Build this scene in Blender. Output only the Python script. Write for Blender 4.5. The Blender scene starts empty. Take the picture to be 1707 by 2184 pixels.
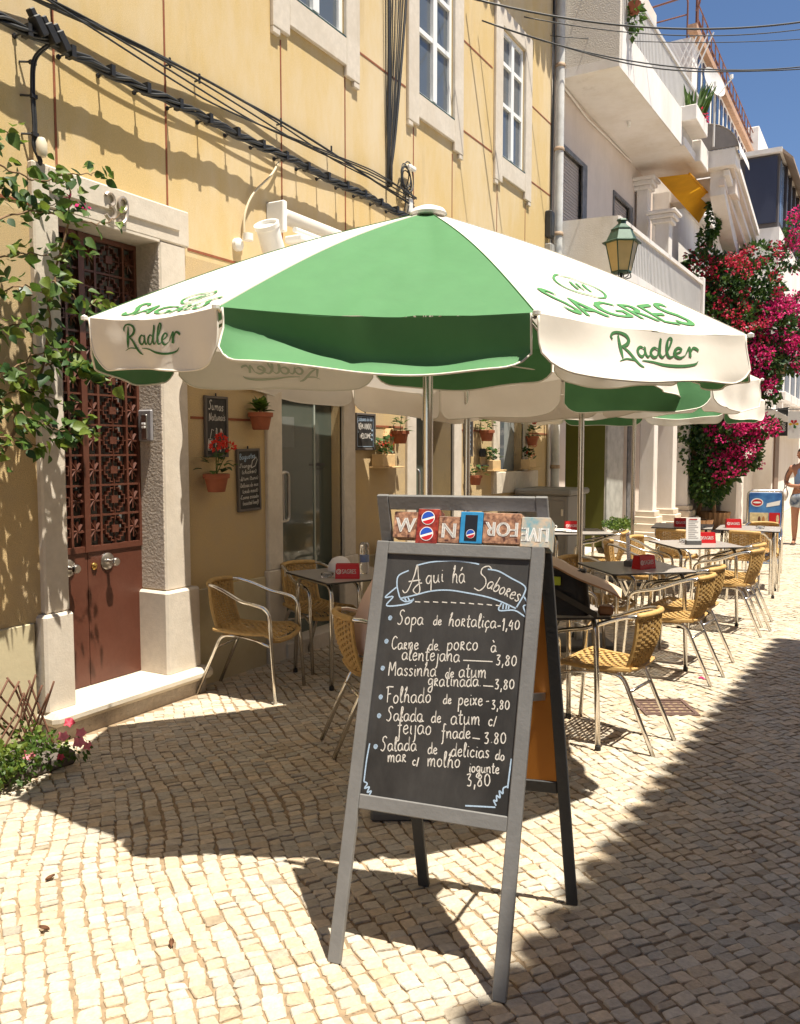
import bpy, math, random
from mathutils import Vector, Matrix, noise
# ------------------------------------------------------------------ camera, sky, sun, exposure
S = bpy.context.scene
COL = S.collection
R_ = math.radians
YAW = R_(30); PITCH = math.atan(132 / 1800)
cd = bpy.data.cameras.new('camera'); cam = bpy.data.objects.new('camera', cd); COL.objects.link(cam)
cd.sensor_fit = 'VERTICAL'; cd.sensor_height = 36; cd.lens = 36 * 1800 / 2184
cd.clip_start = .05; cd.clip_end = 2000
cam.location = (4.0, 0, 1.6); cam.rotation_euler = (R_(90) - PITCH, 0, YAW)
S.camera = cam
S.render.resolution_x, S.render.resolution_y = 800, 1024
SUN = Vector((.334, -.055, 1)).normalized()
W_ = bpy.data.worlds.new('World'); S.world = W_; W_.use_nodes = True
wn = W_.node_tree.nodes; wl = W_.node_tree.links
sky = wn.new('ShaderNodeTexSky'); sky.sky_type = 'NISHITA'; sky.sun_disc = False
sky.sun_elevation = math.asin(SUN.z); sky.sun_rotation = math.atan2(SUN.x, SUN.y)
sky.air_density = .8; sky.dust_density = .08; sky.ozone_density = 5.0
bg = wn['Background']; bg.inputs[1].default_value = .068
wl.new(sky.outputs[0], bg.inputs[0])
sd = bpy.data.lights.new('sun', 'SUN'); sun = bpy.data.objects.new('sun', sd); COL.objects.link(sun)
sd.energy = 5.0; sd.angle = R_(.53); sd.color = (1, .93, .80)
sun.rotation_euler = SUN.to_track_quat('Z', 'Y').to_euler(); sun.location = (8, -2, 14)
S.view_settings.view_transform = 'Standard'; S.view_settings.look = 'None'
S.view_settings.exposure = 1.0; S.view_settings.gamma = 1
S.render.engine = 'CYCLES'
S.cycles.max_bounces = 8; S.cycles.diffuse_bounces = 4; S.cycles.transparent_max_bounces = 8

# ------------------------------------------------------------------ helpers
rnd = random.Random(7)
def V(*a): return Vector(a)
def tag(o, label=None, cat=None, group=None, kind=None):
    if label: o['label'] = label
    if cat: o['category'] = cat
    if group: o['group'] = group
    if kind: o['kind'] = kind
    return o
def empty(name, loc, rz=0, label=None, cat=None, group=None):
    o = bpy.data.objects.new(name, None); COL.objects.link(o)
    o.location = loc; o.rotation_euler = (0, 0, rz); o.empty_display_size = .1
    return tag(o, label, cat, group)
def wmat(o):
    m = Matrix.LocRotScale(o.location, o.rotation_euler, o.scale)
    return wmat(o.parent) @ o.matrix_parent_inverse @ m if o.parent else m
class MB:
    """collects shapes for ONE mesh object"""
    def __init__(s): s.v = []; s.f = []; s.mi = []; s.cur = 0; s.c = []
    def add(s, vs, fs):
        b = len(s.v); s.v += [tuple(x) for x in vs]; s.f += [tuple(b + i for i in f) for f in fs]; s.mi += [s.cur] * len(fs)
    def box(s, a, b, M=None):
        (x0, y0, z0), (x1, y1, z1) = a, b
        vs = [V(x, y, z) for z in (z0, z1) for y in (y0, y1) for x in (x0, x1)]
        if M: vs = [M @ q for q in vs]
        s.add(vs, [(0, 2, 3, 1), (4, 5, 7, 6), (0, 1, 5, 4), (2, 6, 7, 3), (0, 4, 6, 2), (1, 3, 7, 5)])
        return s
    def cbox(s, c, d, M=None):
        T = Matrix.Translation(V(*c)) @ (M.to_4x4() if M else Matrix())
        return s.box((-d[0] / 2, -d[1] / 2, -d[2] / 2), (d[0] / 2, d[1] / 2, d[2] / 2), T)
    def rbox(s, a, b, r=.008, M=None):
        """box with chamfered edges"""
        (x0, y0, z0), (x1, y1, z1) = a, b; vs = []; fs = []
        q = [((x0, x1), r), ((y0, y1), r), ((z0, z1), r)]
        def P(sx, sy, sz, ax):
            x = (x0, x1)[sx]; y = (y0, y1)[sy]; z = (z0, z1)[sz]
            if ax != 0: x += r if sx == 0 else -r
            if ax != 1: y += r if sy == 0 else -r
            if ax != 2: z += r if sz == 0 else -r
            return V(x, y, z)
        idx = {}
        for sx in (0, 1):
            for sy in (0, 1):
                for sz in (0, 1):
                    for ax in (0, 1, 2): idx[sx, sy, sz, ax] = len(vs); vs.append(P(sx, sy, sz, ax))
        for k in (0, 1):
            fs.append([idx[k, a_, b_, 0] for a_, b_ in ((0, 0), (0, 1), (1, 1), (1, 0))][::(1 if k == 0 else -1)])
            fs.append([idx[a_, k, b_, 1] for a_, b_ in ((0, 0), (1, 0), (1, 1), (0, 1))][::(1 if k == 0 else -1)])
            fs.append([idx[a_, b_, k, 2] for a_, b_ in ((0, 0), (0, 1), (1, 1), (1, 0))][::(1 if k == 0 else -1)])
        for i in (0, 1):
            for j in (0, 1):
                fs.append([idx[i, j, 0, 0], idx[i, j, 1, 0], idx[i, j, 1, 1], idx[i, j, 0, 1]][::(1 if i != j else -1)])
                fs.append([idx[i, 0, j, 0], idx[i, 1, j, 0], idx[i, 1, j, 2], idx[i, 0, j, 2]][::(-1 if i != j else 1)])
                fs.append([idx[0, i, j, 1], idx[1, i, j, 1], idx[1, i, j, 2], idx[0, i, j, 2]][::(1 if i != j else -1)])
        for sx in (0, 1):
            for sy in (0, 1):
                for sz in (0, 1):
                    fs.append([idx[sx, sy, sz, k] for k in (0, 1, 2)][::(1 if (sx + sy + sz) % 2 else -1)])
        if M: vs = [M @ p for p in vs]
        s.add(vs, fs); return s
    def tube(s, pts, r, n=8, cap=True):
        pts = [V(*p) for p in pts]; m = len(pts)
        rs = r if isinstance(r, (list, tuple)) else [r] * m
        t0 = (pts[1] - pts[0]).normalized()
        nrm = t0.orthogonal().normalized(); vs = []; fs = []; pt = t0
        for i, p in enumerate(pts):
            t = (pts[min(i + 1, m - 1)] - pts[max(i - 1, 0)]).normalized()
            if t.length < 1e-6: t = pt
            q = pt.rotation_difference(t); nrm = (q @ nrm); nrm = (nrm - t * nrm.dot(t)).normalized(); pt = t
            bi = t.cross(nrm)
            for k in range(n):
                a = 2 * math.pi * k / n
                vs.append(p + (nrm * math.cos(a) + bi * math.sin(a)) * rs[i])
        for i in range(m - 1):
            for k in range(n):
                fs.append((i * n + k, i * n + (k + 1) % n, (i + 1) * n + (k + 1) % n, (i + 1) * n + k))
        if cap: fs.append(tuple(range(n))[::-1]); fs.append(tuple((m - 1) * n + k for k in range(n)))
        s.add(vs, fs); return s
    def lathe(s, prof, n=20, c=(0, 0, 0), M=None):
        vs = []; fs = []; m = len(prof)
        for r, z in prof:
            for k in range(n):
                a = 2 * math.pi * k / n
                q = V(r * math.cos(a), r * math.sin(a), z)
                vs.append((M @ q if M else q) + V(*c))
        for i in range(m - 1):
            for k in range(n):
                fs.append((i * n + k, i * n + (k + 1) % n, (i + 1) * n + (k + 1) % n, (i + 1) * n + k))
        if prof[0][0] > 1e-5: fs.append(tuple(range(n))[::-1])
        if prof[-1][0] > 1e-5: fs.append(tuple((m - 1) * n + k for k in range(n)))
        s.add(vs, fs); return s
    def prism(s, poly, d, close=True):
        """extrude polygon (list of Vector) by vector d"""
        n = len(poly); p = [V(*q) for q in poly]; d = V(*d)
        s.add(p + [q + d for q in p], [tuple(range(n))[::-1], tuple(range(n, 2 * n))] + [(i, (i + 1) % n, n + (i + 1) % n, n + i) for i in range(n)])
        return s
    def ribbon(s, pts, w, fn, z=0.0):
        """flat stroke in 2D with width list, mapped by fn(x,y,z)->Vector"""
        m = len(pts); ws = w if isinstance(w, (list, tuple)) else [w] * m
        vs = []
        for i, (x, y) in enumerate(pts):
            x0, y0 = pts[max(i - 1, 0)]; x1, y1 = pts[min(i + 1, m - 1)]
            dx, dy = x1 - x0, y1 - y0; L = math.hypot(dx, dy) or 1
            nx, ny = -dy / L, dx / L
            vs += [fn(x + nx * ws[i] / 2, y + ny * ws[i] / 2, z), fn(x - nx * ws[i] / 2, y - ny * ws[i] / 2, z)]
        s.add(vs, [(2 * i, 2 * i + 1, 2 * i + 3, 2 * i + 2) for i in range(m - 1)]); return s
    def grid(s, fn, nu, nv):
        vs = [fn(i / nu, j / nv) for j in range(nv + 1) for i in range(nu + 1)]
        s.add(vs, [(j * (nu + 1) + i, j * (nu + 1) + i + 1, (j + 1) * (nu + 1) + i + 1, (j + 1) * (nu + 1) + i) for j in range(nv) for i in range(nu)])
        return s
    def mesh(s, name, mats, smooth=False):
        me = bpy.data.meshes.new(name); me.from_pydata(s.v, [], s.f)
        if not isinstance(mats, (list, tuple)): mats = [mats]
        for m in mats: me.materials.append(m)
        if len(mats) > 1: me.polygons.foreach_set('material_index', s.mi)
        if smooth: me.polygons.foreach_set('use_smooth', [True] * len(me.polygons))
        if s.c:
            at = me.color_attributes.new('Col', 'FLOAT_COLOR', 'POINT')
            at.data.foreach_set('color', [x for c in s.c for x in c])
        me.update()
        if smooth and smooth != 'all':
            try: me.set_sharp_from_angle(angle=R_(40))
            except Exception: pass
        return me
    def build(s, name, mats, parent=None, smooth=False, world=True, loc=None):
        o = bpy.data.objects.new(name, s.mesh(name, mats, smooth)); COL.objects.link(o)
        if parent:
            o.parent = parent
            if world: o.matrix_parent_inverse = wmat(parent).inverted()
        if loc: o.location = loc
        return o
def copy_tree(o, parent=None):
    c = o.copy(); COL.objects.link(c)
    if parent: c.parent = parent
    for ch in [x for x in bpy.data.objects if x.parent == o]: copy_tree(ch, c)
    return c
def catmull(p, k=6, closed=False):
    n = len(p); out = []
    if n < 3: 
        return [tuple(p[0][j] + (p[-1][j] - p[0][j]) * i / k for j in range(len(p[0]))) for i in range(k + 1)]
    for i in range(n - 1):
        a, b, c, d = p[max(i - 1, 0)], p[i], p[i + 1], p[min(i + 2, n - 1)]
        for q in range(k):
            t = q / k
            out.append(tuple(.5 * (2 * b[j] + (c[j] - a[j]) * t + (2 * a[j] - 5 * b[j] + 4 * c[j] - d[j]) * t * t + (3 * b[j] - a[j] - 3 * c[j] + d[j]) * t ** 3) for j in range(len(b))))
    out.append(tuple(p[-1])); return out
def rounded(pts, r, k=5):
    """polyline with rounded corners"""
    P = [V(*p) for p in pts]; out = [P[0]]
    for i in range(1, len(P) - 1):
        a = (P[i - 1] - P[i]); b = (P[i + 1] - P[i])
        d = min(r, a.length * .49, b.length * .49); a = P[i] + a.normalized() * d; b = P[i] + b.normalized() * d
        for q in range(k + 1):
            t = q / k; out.append(a * (1 - t) ** 2 + P[i] * 2 * t * (1 - t) + b * t * t)
    out.append(P[-1]); return out

# ------------------------------------------------------------------ materials
MATS = {}
def mat(name, col, rough=.7, metal=0, var=.12, vscale=6, bump=0, bscale=60, spec=.5, col2=None, vdetail=4, attr=None, trans=0, streak=0, alpha=None, emit=None, sheen=0, coat=0, transl=0, stain=None, sscale=.7, coords='Object', grime=None):
    if name in MATS: return MATS[name]
    m = bpy.data.materials.new(name); m.use_nodes = True; nt = m.node_tree; N = nt.nodes; L = nt.links
    b = N['Principled BSDF']; b.inputs['Roughness'].default_value = rough; b.inputs['Metallic'].default_value = metal
    b.inputs['Specular IOR Level'].default_value = spec
    if coat: b.inputs['Coat Weight'].default_value = coat; b.inputs['Coat Roughness'].default_value = .1
    if trans: b.inputs['Transmission Weight'].default_value = trans
    c = tuple(col) + (1,)
    tc = N.new('ShaderNodeTexCoord'); geo = N.new('ShaderNodeNewGeometry')
    src = geo.outputs['Position'] if coords == 'World' else tc.outputs['Object']
    out = None
    if var or col2:
        n = N.new('ShaderNodeTexNoise'); n.inputs['Scale'].default_value = vscale; n.inputs['Detail'].default_value = vdetail; n.inputs['Roughness'].default_value = .62
        L.new(src, n.inputs['Vector'])
        r = N.new('ShaderNodeValToRGB'); r.color_ramp.elements[0].position = .3; r.color_ramp.elements[1].position = .72
        c2 = tuple(col2) if col2 else tuple(x * (1 + var) for x in col)
        r.color_ramp.elements[0].color = tuple(x * (1 - var) for x in col) + (1,); r.color_ramp.elements[1].color = c2 + (1,)
        L.new(n.outputs[0], r.inputs[0]); out = r.outputs[0]
    for st_, sc_, lo_, hi_, zs_ in ([(stain, sscale, .42, .68, .35 if streak else 1)] if stain else []) + ([(grime, 2.6, .60, .78, .22)] if grime else []):
        n = N.new('ShaderNodeTexNoise'); n.inputs['Scale'].default_value = sc_; n.inputs['Detail'].default_value = 8; n.inputs['Roughness'].default_value = .7
        mp = N.new('ShaderNodeMapping'); mp.inputs['Scale'].default_value = (1, 1, zs_); mp.inputs['Location'].default_value = (sc_ * 3.1, 1.7, sc_); L.new(src, mp.inputs[0]); L.new(mp.outputs[0], n.inputs['Vector'])
        r = N.new('ShaderNodeValToRGB'); r.color_ramp.elements[0].position = lo_; r.color_ramp.elements[1].position = hi_
        r.color_ramp.elements[0].color = (0, 0, 0, 1); r.color_ramp.elements[1].color = (1, 1, 1, 1) if sc_ == sscale else (.6, .6, .6, 1); L.new(n.outputs[0], r.inputs[0])
        mx = N.new('ShaderNodeMix'); mx.data_type = 'RGBA'; L.new(r.outputs[0], mx.inputs[0])
        if out: L.new(out, mx.inputs[6])
        else: mx.inputs[6].default_value = c
        mx.inputs[7].default_value = tuple(st_) + (1,); out = mx.outputs[2]
    if attr:
        a = N.new('ShaderNodeAttribute'); a.attribute_name = 'Col'
        mx = N.new('ShaderNodeMix'); mx.data_type = 'RGBA'; mx.blend_type = 'MULTIPLY'; mx.inputs[0].default_value = 1
        if out: L.new(out, mx.inputs[6])
        else: mx.inputs[6].default_value = c
        L.new(a.outputs[0], mx.inputs[7]); out = mx.outputs[2]
    if out: L.new(out, b.inputs['Base Color'])
    else: b.inputs['Base Color'].default_value = c
    if bump:
        n = N.new('ShaderNodeTexNoise'); n.inputs['Scale'].default_value = bscale; n.inputs['Detail'].default_value = 5
        L.new(src, n.inputs['Vector'])
        bp = N.new('ShaderNodeBump'); bp.inputs['Strength'].default_value = bump; bp.inputs['Distance'].default_value = .01
        L.new(n.outputs[0], bp.inputs['Height']); L.new(bp.outputs[0], b.inputs['Normal'])
    if emit: b.inputs['Emission Color'].default_value = tuple(emit[:3]) + (1,); b.inputs['Emission Strength'].default_value = emit[3]
    if transl:
        t = N.new('ShaderNodeBsdfTranslucent'); mx = N.new('ShaderNodeMixShader'); mx.inputs[0].default_value = transl
        if out: L.new(out, t.inputs[0])
        else: t.inputs[0].default_value = c
        L.new(b.outputs[0], mx.inputs[1]); L.new(t.outputs[0], mx.inputs[2]); L.new(mx.outputs[0], N['Material Output'].inputs[0])
    MATS[name] = m; return m
M_yellow = mat('yellow_render', (.60, .435, .195), .9, var=.10, vscale=110, bump=.35, bscale=230, stain=(.64, .52, .34), sscale=1.3, streak=1, coords='World', grime=(.40, .28, .13))
M_lower = mat('ochre_roughcast', (.56, .405, .20), .92, var=.26, vscale=170, bump=.6, bscale=240, stain=(.47, .36, .22), sscale=1.6, coords='World', grime=(.34, .23, .12))
M_plinth = mat('cream_plinth', (.52, .45, .29), .75, var=.06, vscale=5, bump=.12, bscale=30, stain=(.46, .38, .24), sscale=2, coords='World', grime=(.34, .27, .16))
M_stone = mat('limestone_trim', (.60, .535, .45), .8, var=.09, vscale=20, bump=.14, bscale=90, stain=(.54, .47, .38), sscale=3, coords='World', grime=(.40, .33, .25))
M_stonerough = mat('rough_limestone', (.50, .43, .36), .9, var=.15, vscale=22, bump=1.0, bscale=55, coords='World')
M_redline = mat('red_line', (.25, .075, .03), .8, var=.2, vscale=30, coords='World')
M_rust = mat('brown_door_paint', (.095, .030, .017), .42, var=.12, vscale=5, bump=.06, bscale=40, stain=(.115, .042, .026), sscale=3)
M_white = mat('white_wall', (.76, .72, .68), .85, var=.03, vscale=8, bump=.3, bscale=70, stain=(.66, .60, .53), sscale=1.4, streak=1, coords='World', grime=(.48, .42, .35))
M_whitep = mat('white_paint', (.78, .77, .74), .45, var=.04, vscale=9)
M_frame = mat('white_window_frame', (.80, .80, .78), .35, var=.02)
M_glass = mat('window_glass', (.10, .115, .13), .05, var=0, spec=1.0)
M_glassd = mat('door_glass', (.075, .09, .075), .06, var=.05, vscale=2, spec=.9)
M_glassold = mat('frosted_glass', (.17, .175, .165), .3, var=.1, vscale=14)
M_alu = mat('aluminium', (.72, .70, .66), .2, metal=1, var=.03, vscale=40)
M_steel = mat('brushed_steel', (.55, .53, .50), .3, metal=1, var=.05)
M_brass = mat('brass', (.62, .40, .12), .25, metal=1, var=.1)
M_grey = mat('grey_painted_wood', (.165, .162, .158), .5, var=.12, vscale=8, bump=.12, bscale=70)
M_greydk = mat('shaded_wood_dark_box', (.035, .036, .038), .55, var=.12, vscale=8, bump=.1, bscale=70)  # grey wood with shade put into its colour; also the dark junction box
M_board = mat('chalkboard', (.013, .0115, .0105), .6, var=.3, vscale=5, stain=(.048, .045, .043), sscale=3.2, streak=1)
M_orange = mat('orange_board', (.50, .19, .018), .6, var=.06, vscale=4)
M_chalk = mat('white_chalk', (.60, .56, .51), .9, var=.38, vscale=420, col2=(.80, .76, .70))
M_chalkb = mat('blue_chalk', (.34, .48, .66), .9, var=.35, vscale=420, col2=(.52, .66, .82))
M_green = mat('green_canvas', (.065, .20, .075), .75, var=.06, vscale=7, bump=.22, bscale=11, transl=.06)
M_wcanvas = mat('white_canvas', (.80, .75, .68), .8, var=.03, vscale=6, bump=.2, bscale=11, transl=.22)
M_greenprint = mat('green_print', (.03, .13, .035), .8, var=.05, vscale=40)
M_piping = mat('canvas_piping', (.72, .68, .60), .8, var=.03)
M_black = mat('black_rubber', (.012, .012, .013), .55, var=.2)
M_cable = mat('black_cable', (.02, .021, .022), .5, var=.25, vscale=25)
M_wicker = mat('tan_wicker', (.48, .30, .105), .6, var=.18, vscale=35, bump=.2, bscale=220)
M_tabletop = mat('taupe_laminate', (.34, .31, .285), .32, var=.05, vscale=20)
M_tedge = mat('dark_laminate_edge', (.03, .027, .025), .5, var=.1)
M_red = mat('red_plastic', (.50, .012, .016), .4, var=.05)
M_wprint = mat('white_print', (.80, .79, .77), .6, var=.02)
M_terra = mat('terracotta', (.30, .085, .035), .75, var=.15, vscale=14, bump=.15, bscale=60)
M_soil = mat('soil', (.05, .03, .02), .95, var=.3, vscale=40)
M_leaf = mat('leaf_green', (.065, .125, .018), .5, var=.3, vscale=9, transl=.35)
M_leaf2 = mat('leaf_dark', (.03, .075, .018), .45, var=.3, vscale=9, transl=.3)
M_leaf3 = mat('leaf_young', (.15, .21, .03), .5, var=.25, vscale=9, transl=.4)
M_twig = mat('vine_wood', (.20, .12, .065), .85, var=.25, vscale=30)
M_magenta = mat('magenta_bract', (.62, .015, .16), .6, var=.25, vscale=12, transl=.35)
M_crimson = mat('crimson_bract', (.52, .02, .06), .6, var=.25, vscale=12, transl=.35)
M_pink = mat('pink_petal', (.75, .22, .27), .6, var=.15, vscale=30, transl=.3)
M_redfl = mat('red_petal', (.65, .04, .02), .6, var=.15, vscale=30, transl=.3)
M_pale = mat('pale_pine', (.58, .40, .20), .7, var=.12, vscale=14)
# ------------------------------------------------------------------ pavement
M_sand = mat('joint_sand', (.27, .195, .12), .95, var=.3, vscale=25, bump=.4, bscale=80, coords='World')
def cobble_mat():
    m = mat('limestone_cobble', (.485, .415, .32), .62, var=.16, vscale=45, bump=.5, bscale=90, attr='Col', coords='World', spec=.35)
    return m
M_cob = cobble_mat()
def far_mat():
    m = bpy.data.materials.new('far_cobbles'); m.use_nodes = True; nt = m.node_tree; N = nt.nodes; L = nt.links
    b = N['Principled BSDF']; b.inputs['Roughness'].default_value = .75
    g = N.new('ShaderNodeNewGeometry'); mp = N.new('ShaderNodeMapping'); mp.inputs['Rotation'].default_value = (0, 0, R_(38)); mp.inputs['Scale'].default_value = (15, 16, 15)
    L.new(g.outputs['Position'], mp.inputs[0])
    v = N.new('ShaderNodeTexVoronoi'); v.feature = 'DISTANCE_TO_EDGE'; v.inputs['Scale'].default_value = 1; v.inputs['Randomness'].default_value = .35; L.new(mp.outputs[0], v.inputs['Vector'])
    v2 = N.new('ShaderNodeTexVoronoi'); v2.inputs['Scale'].default_value = 1; v2.inputs['Randomness'].default_value = .35; L.new(mp.outputs[0], v2.inputs['Vector'])
    r = N.new('ShaderNodeValToRGB'); r.color_ramp.elements[0].position = .03; r.color_ramp.elements[1].position = .1
    r.color_ramp.elements[0].color = (.34, .25, .16, 1); r.color_ramp.elements[1].color = (.55, .465, .35, 1); L.new(v.outputs[0], r.inputs[0])
    mx = N.new('ShaderNodeMix'); mx.data_type = 'RGBA'; mx.blend_type = 'MULTIPLY'; mx.inputs[0].default_value = .25
    L.new(r.outputs[0], mx.inputs[6]); L.new(v2.outputs['Color'], mx.inputs[7]); L.new(mx.outputs[2], b.inputs['Base Color'])
    return m
M_far = far_mat()
pv = MB()
def gz(x, y): return -.0075
pv.cur = 0; pv.add([(-1, -8, -.0075), (7, -8, -.0075), (7, 17.5, -.0075), (-1, 17.5, -.0075)], [(0, 1, 2, 3)])
pv.cur = 1; pv.add([(-600, 17.5, -.0075), (600, 17.5, -.0075), (600, 900, -.0075), (-600, 900, -.0075), (-600, -400, -.0075), (-1, -400, -.0075), (-1, 17.5, -.0075), (7, -400, -.0075), (600, -400, -.0075), (7, 17.5, -.0075), (7, -8, -.0075), (-1, -8, -.0075)],
                   [(0, 1, 2, 3), (4, 5, 6, 0), (7, 8, 1, 9), (5, 7, 10, 11)])
pavement = tag(pv.build('pavement', [M_sand, M_far]), kind='structure')
UA = R_(-37)
ux, uy = math.cos(UA), math.sin(UA); vx, vy = -uy, ux
rc = random.Random(11)
def stone(x, y, hw, hh, ang, near):
    """verts/faces of one worn cobble about x,y"""
    c, s_ = math.cos(ang), math.sin(ang); j = .0075
    top = []; low = []; bot = []
    h = rc.uniform(-.0030, .002); tx, ty = rc.uniform(-.025, .025), rc.uniform(-.025, .025)
    q4 = [(sx * hw + rc.uniform(-j, j), sy * hh + rc.uniform(-j, j) * .8) for sx, sy in ((-1, -1), (1, -1), (1, 1), (-1, 1))]
    if near:
        pts = []
        for i in range(4):
            p, n_, l_ = q4[i], q4[(i + 1) % 4], q4[i - 1]; k = rc.uniform(.03, .15)
            pts += [(p[0] + (l_[0] - p[0]) * k, p[1] + (l_[1] - p[1]) * k), (p[0] + (n_[0] - p[0]) * k, p[1] + (n_[1] - p[1]) * k)]
    else: pts = q4
    for a, b in pts:
        for lst, k, z in ((top, .90, h), (low, 1.0, h - .0032), (bot, 1.0, -.022)):
            p, q = a * k, b * k
            lst.append((x + p * c - q * s_, y + p * s_ + q * c, z + (p * tx + q * ty if lst is not bot else 0)))
    n = len(pts); vs = top + low + (bot if near else [])
    fs = [tuple(range(n))] + [(i, i + n, (i + 1) % n + n, (i + 1) % n) for i in range(n)]
    if near: fs += [(i + n, i + 2 * n, (i + 1) % n + 2 * n, (i + 1) % n + n) for i in range(n)]
    return vs, fs
def scol():
    t = min(1.18, rc.gauss(1, .10)); w = rc.uniform(-.06, .08)
    if rc.random() < .05: t *= .82
    return (t * (1 + w), t, t * (1 - w * 1.3), 1)
stones = []
fwd_ = V(-math.sin(YAW), math.cos(YAW)); rgt_ = V(math.cos(YAW), math.sin(YAW))
row = 0; d = -3.0
def warp(x, y): return .07 * noise.noise(V(x * .9, y * .9, 3)) + .035 * noise.noise(V(x * 2.6, y * 2.6, 8))
while d < 17.5:
    rh = rc.uniform(.056, .072); t = -13 + rc.uniform(0, .1)
    while t < 6:
        l = rc.uniform(.033, .058); tm = t + l / 2; dm = d + rh / 2
        x = ux * tm + vx * dm; y = uy * tm + vy * dm; t += l
        w = warp(x, y); x += vx * w; y += vy * w
        if x < -.02 or x > 5.2 or y < .6 or y > 17.4: continue
        if x > 4.55 - y * -.0 and y > 9: continue
        v2 = V(x - 4, y); zz2 = v2.dot(fwd_)
        if zz2 < 1.7 or abs(v2.dot(rgt_)) > .56 * zz2 + .35: continue
        gx, gy = (x - 2.845) * .866 + (y - 5.31) * .5, -(x - 2.845) * .5 + (y - 5.31) * .866
        if abs(gx) < .18 and abs(gy) < .18: continue
        if x < 0.16 and (2.95 < y < 4.2): continue
        a = math.atan2(uy, ux) + R_(rc.uniform(-6, 6)) + 1.2 * (warp(x + .05, y) - warp(x - .05, y))
        stones.append((x, y, l / 2 - .0018, rh / 2 - .0026, a))
    d += rh
# the 300 stones that show largest in view become parts of their own
fwd = V(-math.sin(YAW), math.cos(YAW)); rgt = V(math.cos(YAW), math.sin(YAW))
def inview(q):
    v = V(q[0] - 4, q[1]); z = v.dot(fwd); h = v.dot(rgt)
    return z > 2.33 and abs(h / z) < .46
near = sorted([q for q in stones if inview(q)], key=lambda q: V(q[0] - 4, q[1]).dot(fwd))[:300]
ns = set(near); allm = MB()
for q in stones:
    vs, fs = stone(*q, q[1] < 4.6); c = scol()
    if q in ns:
        m = MB(); m.add([(a - q[0], b - q[1], z) for a, b, z in vs], fs); m.c = [c] * len(vs)
        m.build('cobblestone', M_cob, pavement, loc=(q[0], q[1], 0))
    else:
        allm.add(vs, fs); allm.c += [c] * len(vs)
tag(allm.build('cobblestones', M_cob, pavement), kind='stuff')
# ------------------------------------------------------------------ yellow building
def wall_holes(mb, y0, y1, z0, z1, holes, x=0.0, depth=.2):
    """wall sheet at x facing +x with rectangular holes (ya,yb,za,zb[,depth]) and their reveals"""
    ys = sorted({y0, y1} | {h[0] for h in holes} | {h[1] for h in holes}); ys = [a for a in ys if y0 <= a <= y1]
    zs = sorted({z0, z1} | {h[2] for h in holes} | {h[3] for h in holes}); zs = [a for a in zs if z0 <= a <= z1]
    for i in range(len(ys) - 1):
        for j in range(len(zs) - 1):
            a, b, c, d = ys[i], ys[i + 1], zs[j], zs[j + 1]; m, n = (a + b) / 2, (c + d) / 2
            if any(h[0] < m < h[1] and h[2] < n < h[3] for h in holes): continue
            mb.add([(x, a, c), (x, b, c), (x, b, d), (x, a, d)], [(0, 1, 2, 3)])
    for h in holes:
        ya, yb, za, zb = h[:4]; e = x - (h[4] if len(h) > 4 else depth)
        za2, zb2 = max(za, z0), min(zb, z1)
        if za2 >= zb2: continue
        mb.add([(x, ya, za2), (x, ya, zb2), (e, ya, zb2), (e, ya, za2)], [(0, 1, 2, 3)])
        mb.add([(x, yb, za2), (e, yb, za2), (e, yb, zb2), (x, yb, zb2)], [(0, 1, 2, 3)])
        if zb <= z1: mb.add([(x, ya, zb), (x, yb, zb), (e, yb, zb), (e, ya, zb)], [(0, 1, 2, 3)])
        if za >= z0: mb.add([(x, ya, za), (e, ya, za), (e, yb, za), (x, yb, za)], [(0, 1, 2, 3)])
YB = empty('yellow_building', (0, 4, 0), label='yellow rendered town house with limestone trim, number 39 over its brown door', cat='building')
wins = [(5.24, 6.0, 4.97, 6.42, .14), (7.24, 8.0, 4.97, 6.42, .14), (9.235, 9.94, 4.97, 6.42, .14)]
door39 = (3.145, 3.88, .10, 2.90, .30)
gd1 = (5.10, 5.94, .12, 2.55, .24); gd2 = (7.20, 8.03, .12, 2.55, .30); sw = (9.235, 10.02, 1.34, 2.55, .16)
up = MB(); wall_holes(up, -3, 10.92, 2.86, 8.2, wins + [door39]); up.build('upper_wall', M_yellow, YB)
lo = MB(); wall_holes(lo, -3, 10.92, .66, 2.86, [door39, gd1, gd2, sw])
lo.build('lower_wall', M_lower, YB)
for a_, b_ in ((-3, 2.93), (4.14, 4.90), (6.14, 7.0), (8.23, 10.92)):
    q_ = MB(); q_.rbox((-.01, a_, -.02), (.0185, b_, .662), .004); q_.build('plinth', M_plinth, YB)
bk = MB(); bk.box((-.95, -3, 0), (-.6, 10.92, 8.2)); bk.box((-.6, 10.9, 0), (0, 10.92, 8.2)); bk.box((-.6, -3, 0), (0, -2.98, 8.2)); bk.build('back_wall', M_white, YB)
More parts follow.
